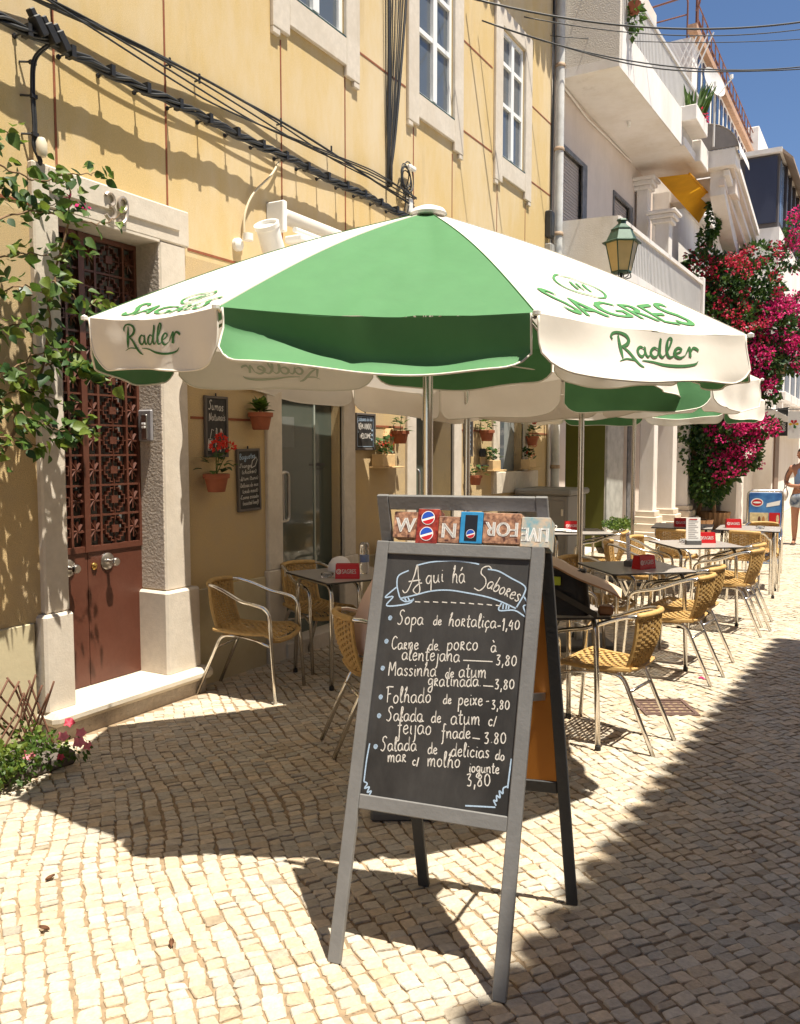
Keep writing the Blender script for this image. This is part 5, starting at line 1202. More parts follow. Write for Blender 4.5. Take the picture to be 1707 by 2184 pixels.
# ------------------------------------------------------------------ drainpipes, cabinet, planter, lanterns
DP = empty('drainpipe', (.06, 11.0, 0), label='white painted drainpipe with rusty joints at the corner of the yellow house', cat='pipe')
b = MB(); b.lathe([(.058, 0), (.058, 9.2)], 16, (.075, 11.02, 0)); b.build('pipe', mat('pipe_paint', (.62, .62, .60), .5, var=.1, vscale=4, stain=(.45, .44, .42), sscale=3), DP, smooth=True)
for z in (1.35, 1.98, 2.9, 4.45, 5.55, 6.62, 7.7):
    b = MB(); b.lathe([(.066, 0), (.070, .01), (.068, .035), (.060, .05)], 14, (.075, 11.02, z)); b.build('pipe_joint', mat('rusty_joint', (.42, .30, .20), .7, var=.4, vscale=14), DP, smooth=True)
DP2 = empty('conduit', (.05, 10.86, 0), label='thin grey conduit beside the white drainpipe', cat='pipe')
b = MB(); b.tube([(.03, 10.88, 0), (.03, 10.88, 3.9)], .022, 8); b.build('pipe', M_railm, DP2, smooth=True)
b = MB()
for dy, ph in ((0, 0), (.025, 1.5)): b.tube([(.03 + .01 * math.sin(z * 2 + ph), 10.87 + dy * .6 + .012 * math.sin(z * 1.3 + ph), z) for z in [3.9 + .3 * i for i in range(17)]], .008, 5)
b.build('cable', M_cable, DP2, smooth='all')
for z0, z1, m, nm in ((4.38, 4.72, M_greydk, 'dark grey junction box above the lantern, beside the drainpipe'), (4.10, 4.30, mat('grey_box', (.35, .34, .32), .6), 'small grey junction box below the dark one, beside the drainpipe')):
    o = empty('junction_box', (.05, 10.78, z0), 0, nm, 'junction box', 'junction boxes by the drainpipe')
    b = MB(); b.rbox((.0, 10.71, z0), (.09, 10.84, z1), .012); b.build('body', m, o)
    b = MB(); b.rbox((.09, 10.72, z0 + .02), (.095, 10.83, z1 - .02), .002); b.build('lid', m, o)
CB = empty('utility_cabinet', (.42, 9.9, 0), label='grey metal utility cabinet with sloping lid by the wall', cat='cabinet')
M_cab = mat('cabinet_grey', (.20, .19, .175), .5, var=.06)
b = MB(); b.rbox((.10, 9.62, 0), (.74, 10.3, 1.06), .012); b.build('body', M_cab, CB)
b = MB(); b.rbox((.07, 9.58, 1.06), (.78, 10.33, 1.135), .02); b.build('lid', M_cab, CB)
b = MB(); b.rbox((.30, 9.612, .06), (.70, 9.62, 1.0), .003); b.build('door', M_cab, CB)
b = MB(); b.rbox((.66, 9.600, .82), (.69, 9.612, .90), .003); b.build('lock', M_steel, CB)
def lantern(x, y, z, h, lb, arm_to, s=1.0):
    o = empty('street_lantern', (x, y, z), 0, lb, 'lantern', 'green street lanterns')
    M_gl = mat('lantern_green', (.035, .075, .05), .45, var=.2, vscale=14, metal=.2); M_gp = mat('lantern_pane', (.62, .46, .22), .35, var=.08, vscale=8, transl=.3)
    n = 6; r0, r1 = .115 * s, .195 * s; z0, z1 = z + .12 * s, z + .47 * s
    def hexp(r, zz_, k): a = 2 * math.pi * (k + .5) / n; return V(x + r * math.cos(a), y + r * math.sin(a), zz_)
    for k in range(n):
        b = MB(); q = [hexp(r0, z0, k), hexp(r0, z0, k + 1), hexp(r1, z1, k + 1), hexp(r1, z1, k)]; b.prism(q, (hexp(r0, z0, k) + hexp(r0, z0, k + 1) - V(2 * x, 2 * y, 2 * z0)).normalized() * .004); b.build('pane', M_gp, o)
        b = MB(); b.tube([hexp(r0 + .004, z0, k), hexp(r1 + .004, z1, k)], .008 * s, 5); b.build('glazing_bar', M_gl, o)
        b = MB(); b.tube(catmull([tuple(V(x, y, z - .02)), tuple(hexp(r0 * .35, z + .03, k)), tuple(hexp(r0 * 1.05, z + .06 * s, k)), tuple(hexp(r0 * .9, z0, k))], 4), .007 * s, 5); b.build('scroll', M_black, o)
    def ring(prof, nm):
        b = MB(); b.lathe(prof, n, (x, y, 0), Matrix.Rotation(math.pi / n, 4, 'Z')); b.build(nm, M_gl, o)
    ring([(r0 + .015, z0 - .01), (r0 + .015, z0 + .008), (r0 - .01, z0 + .008)], 'lower_ring')
    ring([(r1 + .05 * s, z1), (r1 + .055 * s, z1 + .012), (r1 + .0, z1 + .035 * s), (r1 - .06 * s, z1 + .16 * s), (r1 - .05 * s, z1 + .17 * s), (r1 - .08 * s, z1 + .19 * s), (.05 * s, z1 + .245 * s), (.05 * s, z1 + .275 * s), (.07 * s, z1 + .28 * s), (.06 * s, z1 + .30 * s), (0, z1 + .31 * s)], 'roof')
    b = MB(); b.tube([(x, y, z - .14), (x, y, z0 + .01)], .02, 8); b.tube([tuple(V(*arm_to)), (x + .02, y, z - .10)], .018, 8); b.build('bracket_arm', M_black, o)
    b = MB(); mid = (V(*arm_to) + V(x, y, z - .1)) / 2; dr = (V(x, y, 0) - V(arm_to[0], arm_to[1], 0)).normalized()
    b.tube([mid + dr * (.12 * (1 - t / 30) * math.cos(t * .55)) + V(0, 0, -.16 + .12 * (1 - t / 30) * math.sin(t * .55)) for t in range(26)], .010, 5); b.tube([tuple(V(*arm_to) + V(0, 0, -.35)), tuple(mid + V(0, 0, -.12)), (x - dr.x * .1, y - dr.y * .1, z - .12)], .011, 5); b.build('scroll_bracket', M_black, o)
lantern(1.02, 10.7, 3.70, .75, 'green hexagonal street lantern rising above the nearest parasol', (.0, 10.7, 3.55))
lantern(2.13, 18.0, 2.98, .6, 'green hexagonal street lantern on a scroll bracket beside the far flowers', (1.31, 18.0, 2.80), s=.62)
TP = empty('stone_planter', (.32, 13.3, 0), R_(20), 'pale stone trough planter with a clipped green hedge', 'planter')
b = MB(); b.rbox((-.22, -.46, 0), (.22, .46, .36), .025); b.build('trough', mat('granite', (.48, .42, .36), .85, var=.15, vscale=40, bump=.3), TP, world=False)
# ------------------------------------------------------------------ ice cream advertising stand
IS = empty('ice_cream_sign', (2.66, 11.68, 0), R_(18), 'blue ice cream advertising stand with a rounded aluminium frame', 'sign')
M_blue = mat('poster_blue', (.015, .10, .42), .35, var=.35, vscale=4, col2=(.10, .30, .62))
b = MB(); b.tube(rounded([(-.21, 0, .02), (-.21, .02, 1.08), (.21, .02, 1.08), (.21, 0, .02)], .07), .015, 8); b.build('frame', M_alu, IS, smooth='all', world=False)
b = MB(); b.rbox((-.195, .005, .14), (.195, .025, 1.06), .004); pn = b.build('poster_panel', M_blue, IS, world=False)
b = MB(); b.tube([(-.2, .35, .01), (-.19, .05, 1.0)], .012, 6); b.tube([(.2, .35, .01), (.19, .05, 1.0)], .012, 6); b.build('rear_stay', M_alu, IS, world=False)
def disc(cx, cz, rx, rz, m, nm, y=.003, n=20):
    b = MB(); b.add([(cx + rx * math.cos(2 * math.pi * i / n), y, cz + rz * math.sin(2 * math.pi * i / n)) for i in range(n)], [tuple(range(n))]); b.build(nm, m, pn, world=False)
M_cream = mat('poster_cream', (.62, .50, .28), .5, var=.3, vscale=18); M_choc = mat('poster_choc', (.12, .04, .02), .5)
disc(-.10, .93, .075, .055, M_wprint, 'emblem_ring', .0035); disc(-.10, .93, .062, .042, M_red, 'emblem', .0025); disc(-.10, .93, .05, .012, M_wprint, 'emblem_band', .0015)
b = MB(); b.add([(.01, .003, .87), (.17, .003, .90), (.18, .003, .96), (.02, .003, .92)], [(0, 1, 2, 3)]); b.build('banner', M_wprint, pn, world=False)
b = MB(); b.box((-.185, .001, .50), (.04, .0045, .80)); b.build('yellow_field', M_cream, pn, world=False)
b = MB(); b.box((.05, .001, .62), (.18, .0046, .80)); b.build('red_field', M_red, pn, world=False)
for cx, cz, m in ((-.07, .70, M_choc), (-.02, .70, mat('poster_caramel', (.40, .18, .06), .5)), (.15, .72, M_cream)): disc(cx, cz, .018, .055, m, 'printed_ice', -.0005)
rq = random.Random(4)
for i in range(22): disc(-.165 + .055 * (i % 7), .46 - .075 * (i // 7) + rq.uniform(-.01, .01), .024, .024, rq.choice([M_red, M_wprint, M_cream, M_choc, M_wprint]), 'printed_ice', -.0003 - i * .00002)
# hanging shop signs
HS = empty('hanging_shop_sign', (2.1, 19.6, 1.9), label='black hanging shop sign with vertical white lettering', cat='sign')
b = MB(); b.box((1.93, 19.55, 1.90), (2.14, 19.60, 2.48)); b.build('panel', M_black, HS)
b = MB(); write('booKings'.lower(), (.13, .1), (.13, .45), b, lambda u, v, n=0: V(1.98 + u * .9, 19.546, 1.9 + v), .010); write('Soul', (.07, .18), (.07, .40), b, lambda u, v, n=0: V(1.98 + u * .9, 19.546, 1.9 + v), .010)
b.build('lettering', M_wprint, HS)
b = MB(); b.tube([(1.70, 19.58, 2.42), (2.16, 19.58, 2.50)], .012, 5); b.build('hanger', M_black, HS)
HS = empty('hanging_shop_sign', (2.3, 19.4, 1.9), label='white hanging shop sign with a red and yellow flower emblem', cat='sign')
b = MB(); b.box((2.165, 19.35, 1.84), (2.40, 19.40, 2.40)); b.build('panel', M_wprint, HS)
for q, (m, a) in enumerate(((M_red, 60), (mat('emblem_yellow', (.75, .45, .02), .5), 0), (mat('emblem_green', (.03, .16, .04), .5), -70), (M_red, 120), (mat('emblem_yellow', (.75, .45, .02), .5), 180))):
    b = MB(); c = V(2.275, 19.346 - q * .0004, 2.14); d = V(math.cos(R_(a)), 0, math.sin(R_(a))); p = V(-d.z, 0, d.x)
    b.add([c, c + d * .07 + p * .03, c + d * .10, c + d * .07 - p * .03], [(0, 1, 2, 3)]); b.build('emblem_petal', m, HS)
b = MB(); b.tube([(1.70, 19.38, 2.45), (2.42, 19.38, 2.45)], .010, 5); b.build('hanger', M_black, HS)
# satellite dish
SDh = empty('satellite_dish', (1.12, 15.9, 7.5), label='white satellite dish on a pole at the corner of the upper balcony', cat='satellite dish')
Md = Matrix.Translation(V(1.12, 15.9, 7.98)) @ V(.92, -.42, .32).to_track_quat('Z', 'Y').to_matrix().to_4x4()
b = MB(); b.lathe([(0, -.04), (.12, -.03), (.22, .0), (.275, .03), (.28, .035), (.22, .008), (.12, -.022), (0, -.032)], 28, (0, 0, 0)); b.v = [tuple(Md @ V(*q)) for q in b.v]; b.build('dish', mat('dish_grey', (.60, .58, .55), .5), SDh, smooth=True)
b = MB(); b.tube([Md @ V(0, -.27, .02), Md @ V(.05, -.12, .32)], .012, 5); b.build('feed_arm', M_whitep, SDh)
b = MB(); b.lathe([(0, 0), (.03, 0), (.03, .06), (0, .06)], 10, tuple(Md @ V(.05, -.12, .30))); b.build('receiver', M_whitep, SDh)
b = MB(); b.tube([(1.15, 15.92, 6.9), (1.15, 15.92, 8.0)], .02, 6); b.build('mast', M_railm, SDh)
# ------------------------------------------------------------------ cables on the yellow wall
rk = random.Random(21)
CBn = empty('cable_bundle', (.1, 3, 3.73), label='thick twisted bundle of black cables on wall brackets across the yellow facade', cat='cables')
ys = [2.0 + .2667 * i for i in range(20)]
for k in range(6):
    b = MB(); pts = []
    n = 170
    for i in range(n + 1):
        y = -.5 + 7.75 * i / n; f = ((y - 2.0) / .2667) % 1
        a = y * 9 + k * 1.047; r = .017 + .006 * math.sin(y * 3 + k)
        pts.append((.105 + r * math.cos(a), y, 3.742 - .014 * math.sin(math.pi * f) + r * math.sin(a) * 1.1))
    b.tube(pts, .0085 + .002 * (k % 2), 5); b.build('cable', M_cable, CBn, smooth='all')
for y in [q for q in [2.131 + .2667 * i for i in range(-3, 20)] if q < 7.2]:
    b = MB(); b.tube([(.0, y, 3.737), (.10, y, 3.737)], .006, 5); b.tube([(0, y, 3.737), (.012, y, 3.737)], .014, 6); b.cbox((.105, y, 3.738), (.06, .028, .062)); b.build('bracket', M_black, CBn)
CC = empty('cable_connectors', (.1, 3, 3.7), label='cluster of black cable connectors at the left end of the bundle', cat='connector')
for i in range(3):
    b = MB(); Mx = Matrix.Translation(V(.13, 2.98 + .07 * i, 3.775 - .01 * i)) @ Matrix.Rotation(R_(35), 4, 'X'); b.rbox((-.03, -.025, -.05), (.03, .025, .05), .006, Mx); b.rbox((-.02, -.018, .045), (.02, .018, .085), .005, Mx); b.build('connector', M_black, CC)
DC = empty('drop_cable', (.03, 3.0, 3.2), label='pair of black cables dropping past the corner of the door lintel', cat='cables')
for dy in (0, .014):
    b = MB(); b.tube(catmull([(.11, 3.05 + dy, 3.72), (.06, 3.0 + dy, 3.64), (.045, 2.992 + dy, 3.5), (.045, 2.998 + dy, 3.3), (.045, 2.99 + dy, 3.2), (.05, 3.02 + dy, 3.13), (.03, 3.03, 3.1)], 6), .0075, 6); b.build('cable', M_cable, DC, smooth='all')
for z in (3.62, 3.45, 3.255):
    b = MB(); b.tube([(0, 2.955, z), (.05, 2.99, z)], .006, 5); b.cbox((.05, 3.0, z), (.02, .035, .02)); b.build('clip', M_black, DC)
b = MB(); b.lathe([(0, .05), (.02, .045), (.03, .02), (.03, -.03), (.022, -.05), (0, -.05)], 12, (.06, 3.03, 3.20)); b.build('cable_cap', mat('cream_plastic', (.68, .60, .45), .5), DC, smooth=True)
UC = empty('upper_cables', (.04, 4, 3.95), label='loose strand of thin black cables above the main bundle', cat='cables')
for k in range(5):
    b = MB(); pts = []
    for i in range(60):
        y = 1.5 + 5.6 * i / 59
        f = (y - 1.5) / 5.6
        zz_ = 3.955 + .035 * math.sin(y * 1.7 + k * .9) * (1 if k else .3) + .03 * (k - 2) * math.sin(y * .9 + .6) * .8 - .05 * max(0, y - 6.3)
        pts.append((.035 + .008 * k + .02 * abs(math.sin(y * 2 + k)), y, zz_))
    b.tube(pts, .006 if k else .009, 5); b.build('cable', M_cable, UC, smooth='all')
for y in (3.16, 3.99, 4.25, 5.1, 5.75):
    b = MB(); b.tube([(.005, y, 3.99), (.045, y, 3.99)], .007, 5); b.tube([(.045, y, 3.97), (.045, y, 4.03)], .008, 5); b.build('hook', M_black, UC)
VC = empty('riser_cables', (.03, 6.75, 4), label='black cables running up the facade between two upstairs windows', cat='cables')
for k in range(9):
    y1 = 6.62 + .045 * k + rk.uniform(-.01, .01); b = MB()
    pts = []
    for i in range(40):
        z = 7.6 - 3.65 * i / 39; f = max(0, min(1, (z - 4.15) / 1.9)) ** .8
        y = 6.67 + (y1 - 6.67) * f + (.012 * math.sin(z * 3 + k * 2) if k > 1 else 0) * f; pts.append((.02 + .004 * k + .012 * abs(math.sin(z * 1.3 + k)), y, z))
    b.tube(pts, (.013 if k in (1, 8) else .0055), 5); b.build('cable', M_cable, VC, smooth='all')
CO = empty('cable_coil', (.05, 6.96, 4.1), label='loose coil of black cable with a pale cap under the second window', cat='cables')
for k in range(5):
    b = MB(); r = .085 + .012 * k
    b.tube([(.04 + .006 * k + .008 * math.sin(a * 2 + k), 6.95 + .02 * math.sin(k * 2) + r * math.cos(a) * .8, 4.10 + .02 * math.cos(k * 3) + r * math.sin(a)) for a in [2 * math.pi * i / 28 for i in range(29)]], .006, 5, cap=False); b.build('cable_loop', M_cable, CO, smooth='all')
b = MB(); b.rbox((.03, 6.97, 4.19), (.09, 7.09, 4.235), .012); b.build('pale_cap', M_whitep, CO)
b = MB(); b.rbox((.02, 6.99, 3.80), (.07, 7.06, 3.94), .01); b.build('white_box', M_whitep, CO)
for k in range(3):
    b = MB(); b.tube(catmull([(.05, 6.9 + .06 * k, 4.05), (.06, 6.93 + .07 * k, 3.9), (.05, 6.9 + .05 * k, 3.75)], 5), .005, 5); b.build('cable_tail', M_cable, CO)
# overhead lines crossing the street
def overhead(p0, p1, sag, r, lb, k=1):
    o = empty('overhead_line', p0, 0, lb, 'cable', 'overhead lines across the street')
    for q in range(k):
        b = MB(); a, c = V(*p0), V(*p1) + V(0, 0, .05 * q)
        b.tube([a.lerp(c, t / 40) + V(0, 0, -(sag + .05 * q) * 4 * (t / 40) * (1 - t / 40) + (.015 * math.sin(t * .5) if q else 0)) for t in range(41)], r, 5); b.build('cable', M_cable, o, smooth='all')
OV = [
 ((.05, 8.3, 6.30), (6.2, 14.5, 8.6), .80, .011, 'thick overhead line, the upper of the two heavy ones over the white balcony', 1),
 ((.05, 8.6, 6.20), (6.2, 14.8, 8.2), .95, .008, 'pair of overhead lines, the lower heavy ones over the white balcony', 2),
 ((.05, 10.6, 7.55), (6.3, 19.5, 11.5), .5, .006, 'thin overhead line, topmost against the blue sky', 1),
 ((.05, 7.6, 6.55), (6.3, 12.6, 8.4), .55, .006, 'thin overhead line starting highest beside the second window', 1),
 ((.05, 10.7, 6.9), (6.3, 17.5, 8.9), .35, .006, 'thin overhead line slanting across the white balcony front', 1),
 ((.05, 9.8, 6.75), (6.3, 17, 9.6), .75, .007, 'thin overhead line between the two heavy ones', 1),
]
for a in OV: overhead(*a)
# ------------------------------------------------------------------ awning cassette, spotlight, wall decorations
AC = empty('retracted_awning', (.2, 6.5, 3.2), label='retracted white awning in its cassette above the glass doors', cat='awning')
b = MB(); b.rbox((.0, 4.97, 3.18), (.16, 5.02, 3.40), .008); b.build('end_bracket', M_whitep, AC)
b = MB(); b.tube([(.12, 5.02, 3.30), (.12, 8.4, 3.30)], .055, 12); b.build('cloth_roll', M_wcanvas, AC, smooth='all')
b = MB(); b.rbox((.14, 5.0, 3.10), (.30, 8.4, 3.15), .01); b.build('front_bar', M_whitep, AC)
b = MB(); b.tube([(.20, 5.05, 3.20), (.24, 6.7, 3.17)], .022, 8); b.build('folding_arm', M_whitep, AC); b = MB(); b.tube([(.24, 6.72, 3.17), (.18, 8.3, 3.20)], .022, 8); b.build('folding_arm', M_whitep, AC)
b = MB(); b.tube(catmull([(.02, 5.1, 3.72), (.03, 5.0, 3.6), (.03, 4.80, 3.42), (.03, 4.70, 3.25), (.03, 4.69, 3.08)], 6), .009, 6); b.build('power_cable', mat('cream_cable', (.66, .56, .38), .6), AC, smooth='all')
SP = empty('spotlight', (.1, 4.72, 3.05), label='white cylindrical outdoor spotlight tilted beside the awning bracket', cat='spotlight')
b = MB(); b.lathe([(0, -.03), (.04, -.03), (.045, -.01), (.045, .03), (.02, .05), (0, .05)], 16, (.0, 4.64, 3.03), Matrix.Rotation(R_(90), 4, 'Y')); b.build('wall_mount', M_whitep, SP, smooth=True)
b = MB(); b.lathe([(0, 0), (.036, .003), (.036, .05), (0, .06)], 14, (.09, 4.66, 3.05)); b.build('swivel_ball', M_whitep, SP, smooth=True)
Mx = Matrix.Translation(V(.17, 4.80, 3.10)) @ Matrix.Rotation(R_(8), 4, 'Y') @ Matrix.Rotation(R_(34), 4, 'X')
b = MB(); b.lathe([(0, -.24), (.072, -.24), (.082, -.23), (.082, .06), (.09, .065), (.09, .095), (.075, .095), (.07, .07), (0, .068)], 22); b.v = [tuple(Mx @ V(*q)) for q in b.v]; b.build('housing', M_whitep, SP, smooth=True)
def chalk_sign(y0, y1, z0, z1, lb, draw, rot=0):
    o = empty('chalk_sign', (.02, (y0 + y1) / 2, z0), 0, lb, 'chalk sign', 'small chalkboards on the yellow wall')
    w, h = y1 - y0, z1 - z0; t = .018
    Mx = Matrix.Translation(V(.004, y0, z0)) @ Matrix.Rotation(rot, 4, 'X')
    b = MB(); b.box((.0, t, t), (.012, w - t, h - t), Mx); bd = b.build('panel', M_board, o)
    for a, c in (((0, 0, 0), (.022, t, h)), ((0, w - t, 0), (.022, w, h)), ((0, t, 0), (.0215, w - t, t)), ((0, t, h - t), (.0215, w - t, h))):
        b = MB(); b.rbox(a, c, .002, Mx); b.build('frame_side', mat('sign_frame', (.10, .085, .075), .6, var=.1), o)
    b = MB(); b.tube([Mx @ V(.01, w / 2, h), Mx @ V(.01, w / 2, h + .02)], .006, 5); b.build('hanger', M_black, o)
    fn = lambda u, v, n=0: Mx @ V(.0132, u * w, v * h)
    draw(bd, fn, w, h)
def d_sumos(bd, fn, w, h):
    b = MB(); F = lambda u, v, n=0: fn(u / w, v / h)
    write('Sumos', (.03 * 1.2, h * .78), (w * .82, h * .76), b, F, .0062, xh=.032); b.build('chalk_line', M_chalk, bd); b = MB(); write('Naturais', (.04, h * .60), (w * .9, h * .605), b, F, .0052, xh=.026); b.build('chalk_line', M_chalk, bd); b = MB()
    b.ribbon([(w * .12, h * .12), (w * .15, h * .30), (w * .30, h * .30), (w * .28, h * .12), (w * .12, h * .12)], .006, F); b.ribbon([(w * .22, h * .3), (w * .3, h * .46), (w * .38, h * .44)], .005, F)
    for q in range(6): b.ribbon([(w * (.15 + .02 * q), h * .14), (w * (.16 + .02 * q), h * .28)], .004, F)
    b.build('chalk_drawing', M_chalk, bd)
    for cx, cy, rx, ry, m in ((.50, .42, .055, .10, M_chalk), (.70, .42, .085, .08, M_chalk), (.46, .22, .04, .15, M_chalk), (.64, .13, .09, .07, M_chalk), (.86, .20, .07, .14, mat('chalk_yellowgreen', (.55, .60, .30), .9))):
        b = MB(); b.ribbon([(w * cx + w * rx * .5 * math.cos(a * .45) * (a / 28), h * cy + h * ry * .5 * math.sin(a * .45) * (a / 28)) for a in range(34)], .007, F); b.build('chalk_fruit', m, bd)
chalk_sign(4.277, 4.504, 1.551, 1.967, 'small wall chalkboard reading Sumos Naturais with chalk fruit', d_sumos)
def d_bag(bd, fn, w, h):
    F = lambda u, v, n=0: fn(u / w, v / h)
    b = MB(); write('Baguetes', (.03, h * .83), (w * .82, h * .85), b, F, .0048, xh=.02); b.build('chalk_heading', M_chalkb, bd)
    for t, z, x0, x1 in (('-Frango', .695, .08, .62), ('(chicken)', .60, .2, .85), ('-Atum (tuna)', .495, .08, .92), ('-Delicias do mar', .385, .08, .92), ('(crab meat)', .29, .2, .9), ('-Carne assada', .195, .08, .92), ('(roasted beef)', .10, .2, .92)):
        b = MB(); write(t, (w * x0, h * z), (w * x1, h * (z + .01)), b, F, .0040, xh=.0145); b.build('chalk_line', M_chalk, bd)
    b = MB(); b.ribbon([(w * .62, h * .70), (w * .68, h * .80), (w * .85, h * .86), (w * .9, h * .82), (w * .8, h * .72), (w * .62, h * .69)], .006, F); b.build('chalk_baguette', M_chalk, bd)
chalk_sign(4.603, 4.852, 1.159, 1.607, 'small wall chalkboard listing Baguetes fillings, hung slightly askew', d_bag, rot=R_(1.5))
def d_bem(bd, fn, w, h):
    F = lambda u, v, n=0: fn(u / w, v / h)
    b = MB()
    write('BEM-VINDO', (w * .14, h * .57), (w * .8, h * .57), b, F, .0062, xh=.024); b.build('chalk_line', M_chalk, bd); b = MB(); write('WELCOME', (w * .2, h * .32), (w * .78, h * .33), b, F, .0062, xh=.02); b.build('chalk_line', M_chalk, bd)
    for q in ([(.1, .1), (.1, .9), (.9, .9), (.9, .1), (.1, .1)],): MB().ribbon([(w * x, h * z) for x, z in q], .005, F).build('chalk_border', M_chalkb, bd)
    b = MB(); write('Sabores do dia', (w * .14, h * .78), (w * .86, h * .80), b, F, .004, xh=.02); b.build('chalk_line', M_chalkb, bd)
    for cx, cz in ((.12, .5), (.84, .55), (.84, .42), (.82, .3)):
        MB().ribbon([(w * cx + .012 * math.cos(a * .9) * (a / 14), h * cz + .012 * math.sin(a * .9) * (a / 14)) for a in range(15)], .005, F).build('chalk_flower', M_chalkb, bd)
chalk_sign(6.133, 6.453, 1.60, 1.922, 'small wall chalkboard reading BEM-VINDO and WELCOME beside the glass door', d_bem)
def d_list(bd, fn, w, h):
    F = lambda u, v, n=0: fn(u / w, v / h)
    for i in range(7): b = MB(); write('menu de dia', (w * .15, h * (.82 - .11 * i)), (w * .8, h * (.825 - .11 * i)), b, F, .005, xh=.016); b.build('chalk_line', M_chalkb, bd)
chalk_sign(8.285, 8.50, 1.53, 1.99, 'narrow wall chalkboard half hidden by the second parasol pole', d_list)
# leaves
def leaf_mesh(name, m, L=1.0, W_=.78, fold=.25, curl=.2, tip=.16):
    b = MB(); prof = [(0, .0), (.12, .62), (.32, 1.0), (.55, .86), (.78, .48), (.92, .18), (1.0, .02)]
    vs = []; fs = []
    for t, w in prof:
        z = -curl * t * t
        for s in (-1, 0, 1): vs.append((t * L, s * w * W_ / 2, z + abs(s) * w * fold * .5))
    for i in range(len(prof) - 1):
        for k in (0, 1): fs.append((i * 3 + k, (i + 1) * 3 + k, (i + 1) * 3 + k + 1, i * 3 + k + 1))
    b.add(vs, fs); return b.mesh(name, m, 'all')
LM = [leaf_mesh('leaf', M_leaf), leaf_mesh('leaf', M_leaf2, curl=.35), leaf_mesh('leaf', M_leaf3, fold=.35), leaf_mesh('leaf', M_leaf, W_=.68, curl=-.1), leaf_mesh('leaf', M_leaf2, fold=.05, curl=.1)]
def leafobj(me, p, d, size, parent, up=V(0, 0, 1), roll=0):
    o = bpy.data.objects.new('leaf', me); COL.objects.link(o)
    d = d.normalized(); s = up.cross(d)
    if s.length < .05: s = V(1, 0, 0).cross(d)
    s.normalize(); u = d.cross(s); Mx = Matrix((d, s, u)).transposed().to_4x4() @ Matrix.Rotation(roll, 4, 'X')
    Mx = Matrix.Translation(p) @ Mx @ Matrix.Scale(size, 4)
    o.parent = parent; o.matrix_parent_inverse = wmat(parent).inverted(); o.matrix_basis = Mx
    return o
def add_leaf(b, p, d, size, rr, w=.7, fold=.2):
    d = d.normalized(); s = d.cross(V(rr.uniform(-1, 1), rr.uniform(-1, 1), rr.uniform(-.3, 1))).normalized(); n = d.cross(s)
    a = p + d * size * .4 + n * size * fold * .3
    b.add([p, a + s * size * w * .5, p + d * size, a - s * size * w * .5], [(0, 1, 2, 3)])
def clump(b, c, r, n, size, rr, flat=1.0):
    for _ in range(n):
        v = V(rr.gauss(0, 1), rr.gauss(0, 1), rr.gauss(0, 1)).normalized(); q = rr.uniform(.35, 1) ** .6
        p = V(c[0] + v.x * r[0] * q, c[1] + v.y * r[1] * q, c[2] + v.z * r[2] * q)
        add_leaf(b, p, v + V(rr.uniform(-.7, .7), rr.uniform(-.7, .7), rr.uniform(-.9, .5)), size * rr.uniform(.7, 1.25), rr)
def wallpot(y, z, lb, plant, s=1.0, x=.105):
    y -= x * y / 4; s *= .9
    o = empty('wall_pot', (x, y, z), 0, lb, 'flower pot', 'terracotta pots on the wall'); rr = random.Random(int(y * 100))
    b = MB(); b.lathe([(0, 0), (.058 * s, 0), (.062 * s, .004), (.082 * s, .095 * s), (.094 * s, .097 * s), (.096 * s, .128 * s), (.086 * s, .13 * s), (.08 * s, .11 * s), (0, .108 * s)], 22, (x, y, z)); b.build('pot', M_terra, o, smooth=True)
    b = MB(); b.lathe([(0, .112 * s), (.08 * s, .112 * s)], 14, (x, y, z)); b.build('soil', M_soil, o)
    zt = z + .12 * s
    if plant == 'lettuce':
        for i in range(34):
            a = rr.uniform(0, 6.28); e = rr.uniform(.3, 1.3); d = V(math.cos(a) * math.cos(e), math.sin(a) * math.cos(e), math.sin(e)); leafobj(LM[rr.choice((0, 2, 3))], V(x, y, zt) + d * .02 + V(0, 0, .05 * rr.random()), d, rr.uniform(.06, .10), o)
        b = MB(); b.tube([(x, y, zt - .02), (x, y, zt + .07)], .012, 6); b.build('stem', M_twig, o)
    else:
        col = {'geranium': M_redfl, 'pinkflower': M_pink, 'bushred': M_redfl, 'bush': None}[plant]
        for i in range(30):
            a = rr.uniform(0, 6.28); rad = rr.uniform(.02, .12); d = V(math.cos(a), math.sin(a), rr.uniform(-.2, .9)); leafobj(LM[rr.choice((0, 1, 4))], V(x + math.cos(a) * rad * .8, y + math.sin(a) * rad, zt + rr.uniform(.0, .13)), d, rr.uniform(.045, .07), o)
        hs = [(-.03, .20), (.10, .19), (.02, .24)] if plant == 'geranium' else ([(0.0, .26)] if plant == 'pinkflower' else ([(0, .2)] if plant == 'bushred' else []))
        for dy, dz in hs:
            b = MB(); b.tube([(x, y, zt), (x + .03, y + dy, zt + dz)], .003, 4); b.build('stem', M_leaf, o)
            b = MB(); clump(b, (x + .03, y + dy, zt + dz), (.035, .035, .028), 46, .026, rr); b.build('flower_head', col, o)
wallpot(4.882, 1.745, 'terracotta pot with a bright leafy rosette left of the glass door', 'lettuce', 1.05)
wallpot(4.40, 1.32, 'terracotta pot of red geraniums below the Sumos Naturais chalkboard', 'geranium', 1.05)
wallpot(6.93, 1.66, 'terracotta pot with a single pink flower above the bird house shelf', 'pinkflower', 1.0)
wallpot(8.92, 1.70, 'terracotta pot with red buds left of the shop window', 'bushred', 1.05)
wallpot(8.62, 1.22, 'terracotta pot with a small upright plant below the narrow chalkboard', 'bush', .9)
wallpot(10.35, 1.66, 'terracotta pot with dark foliage right of the shop window', 'bushred', 1.0)
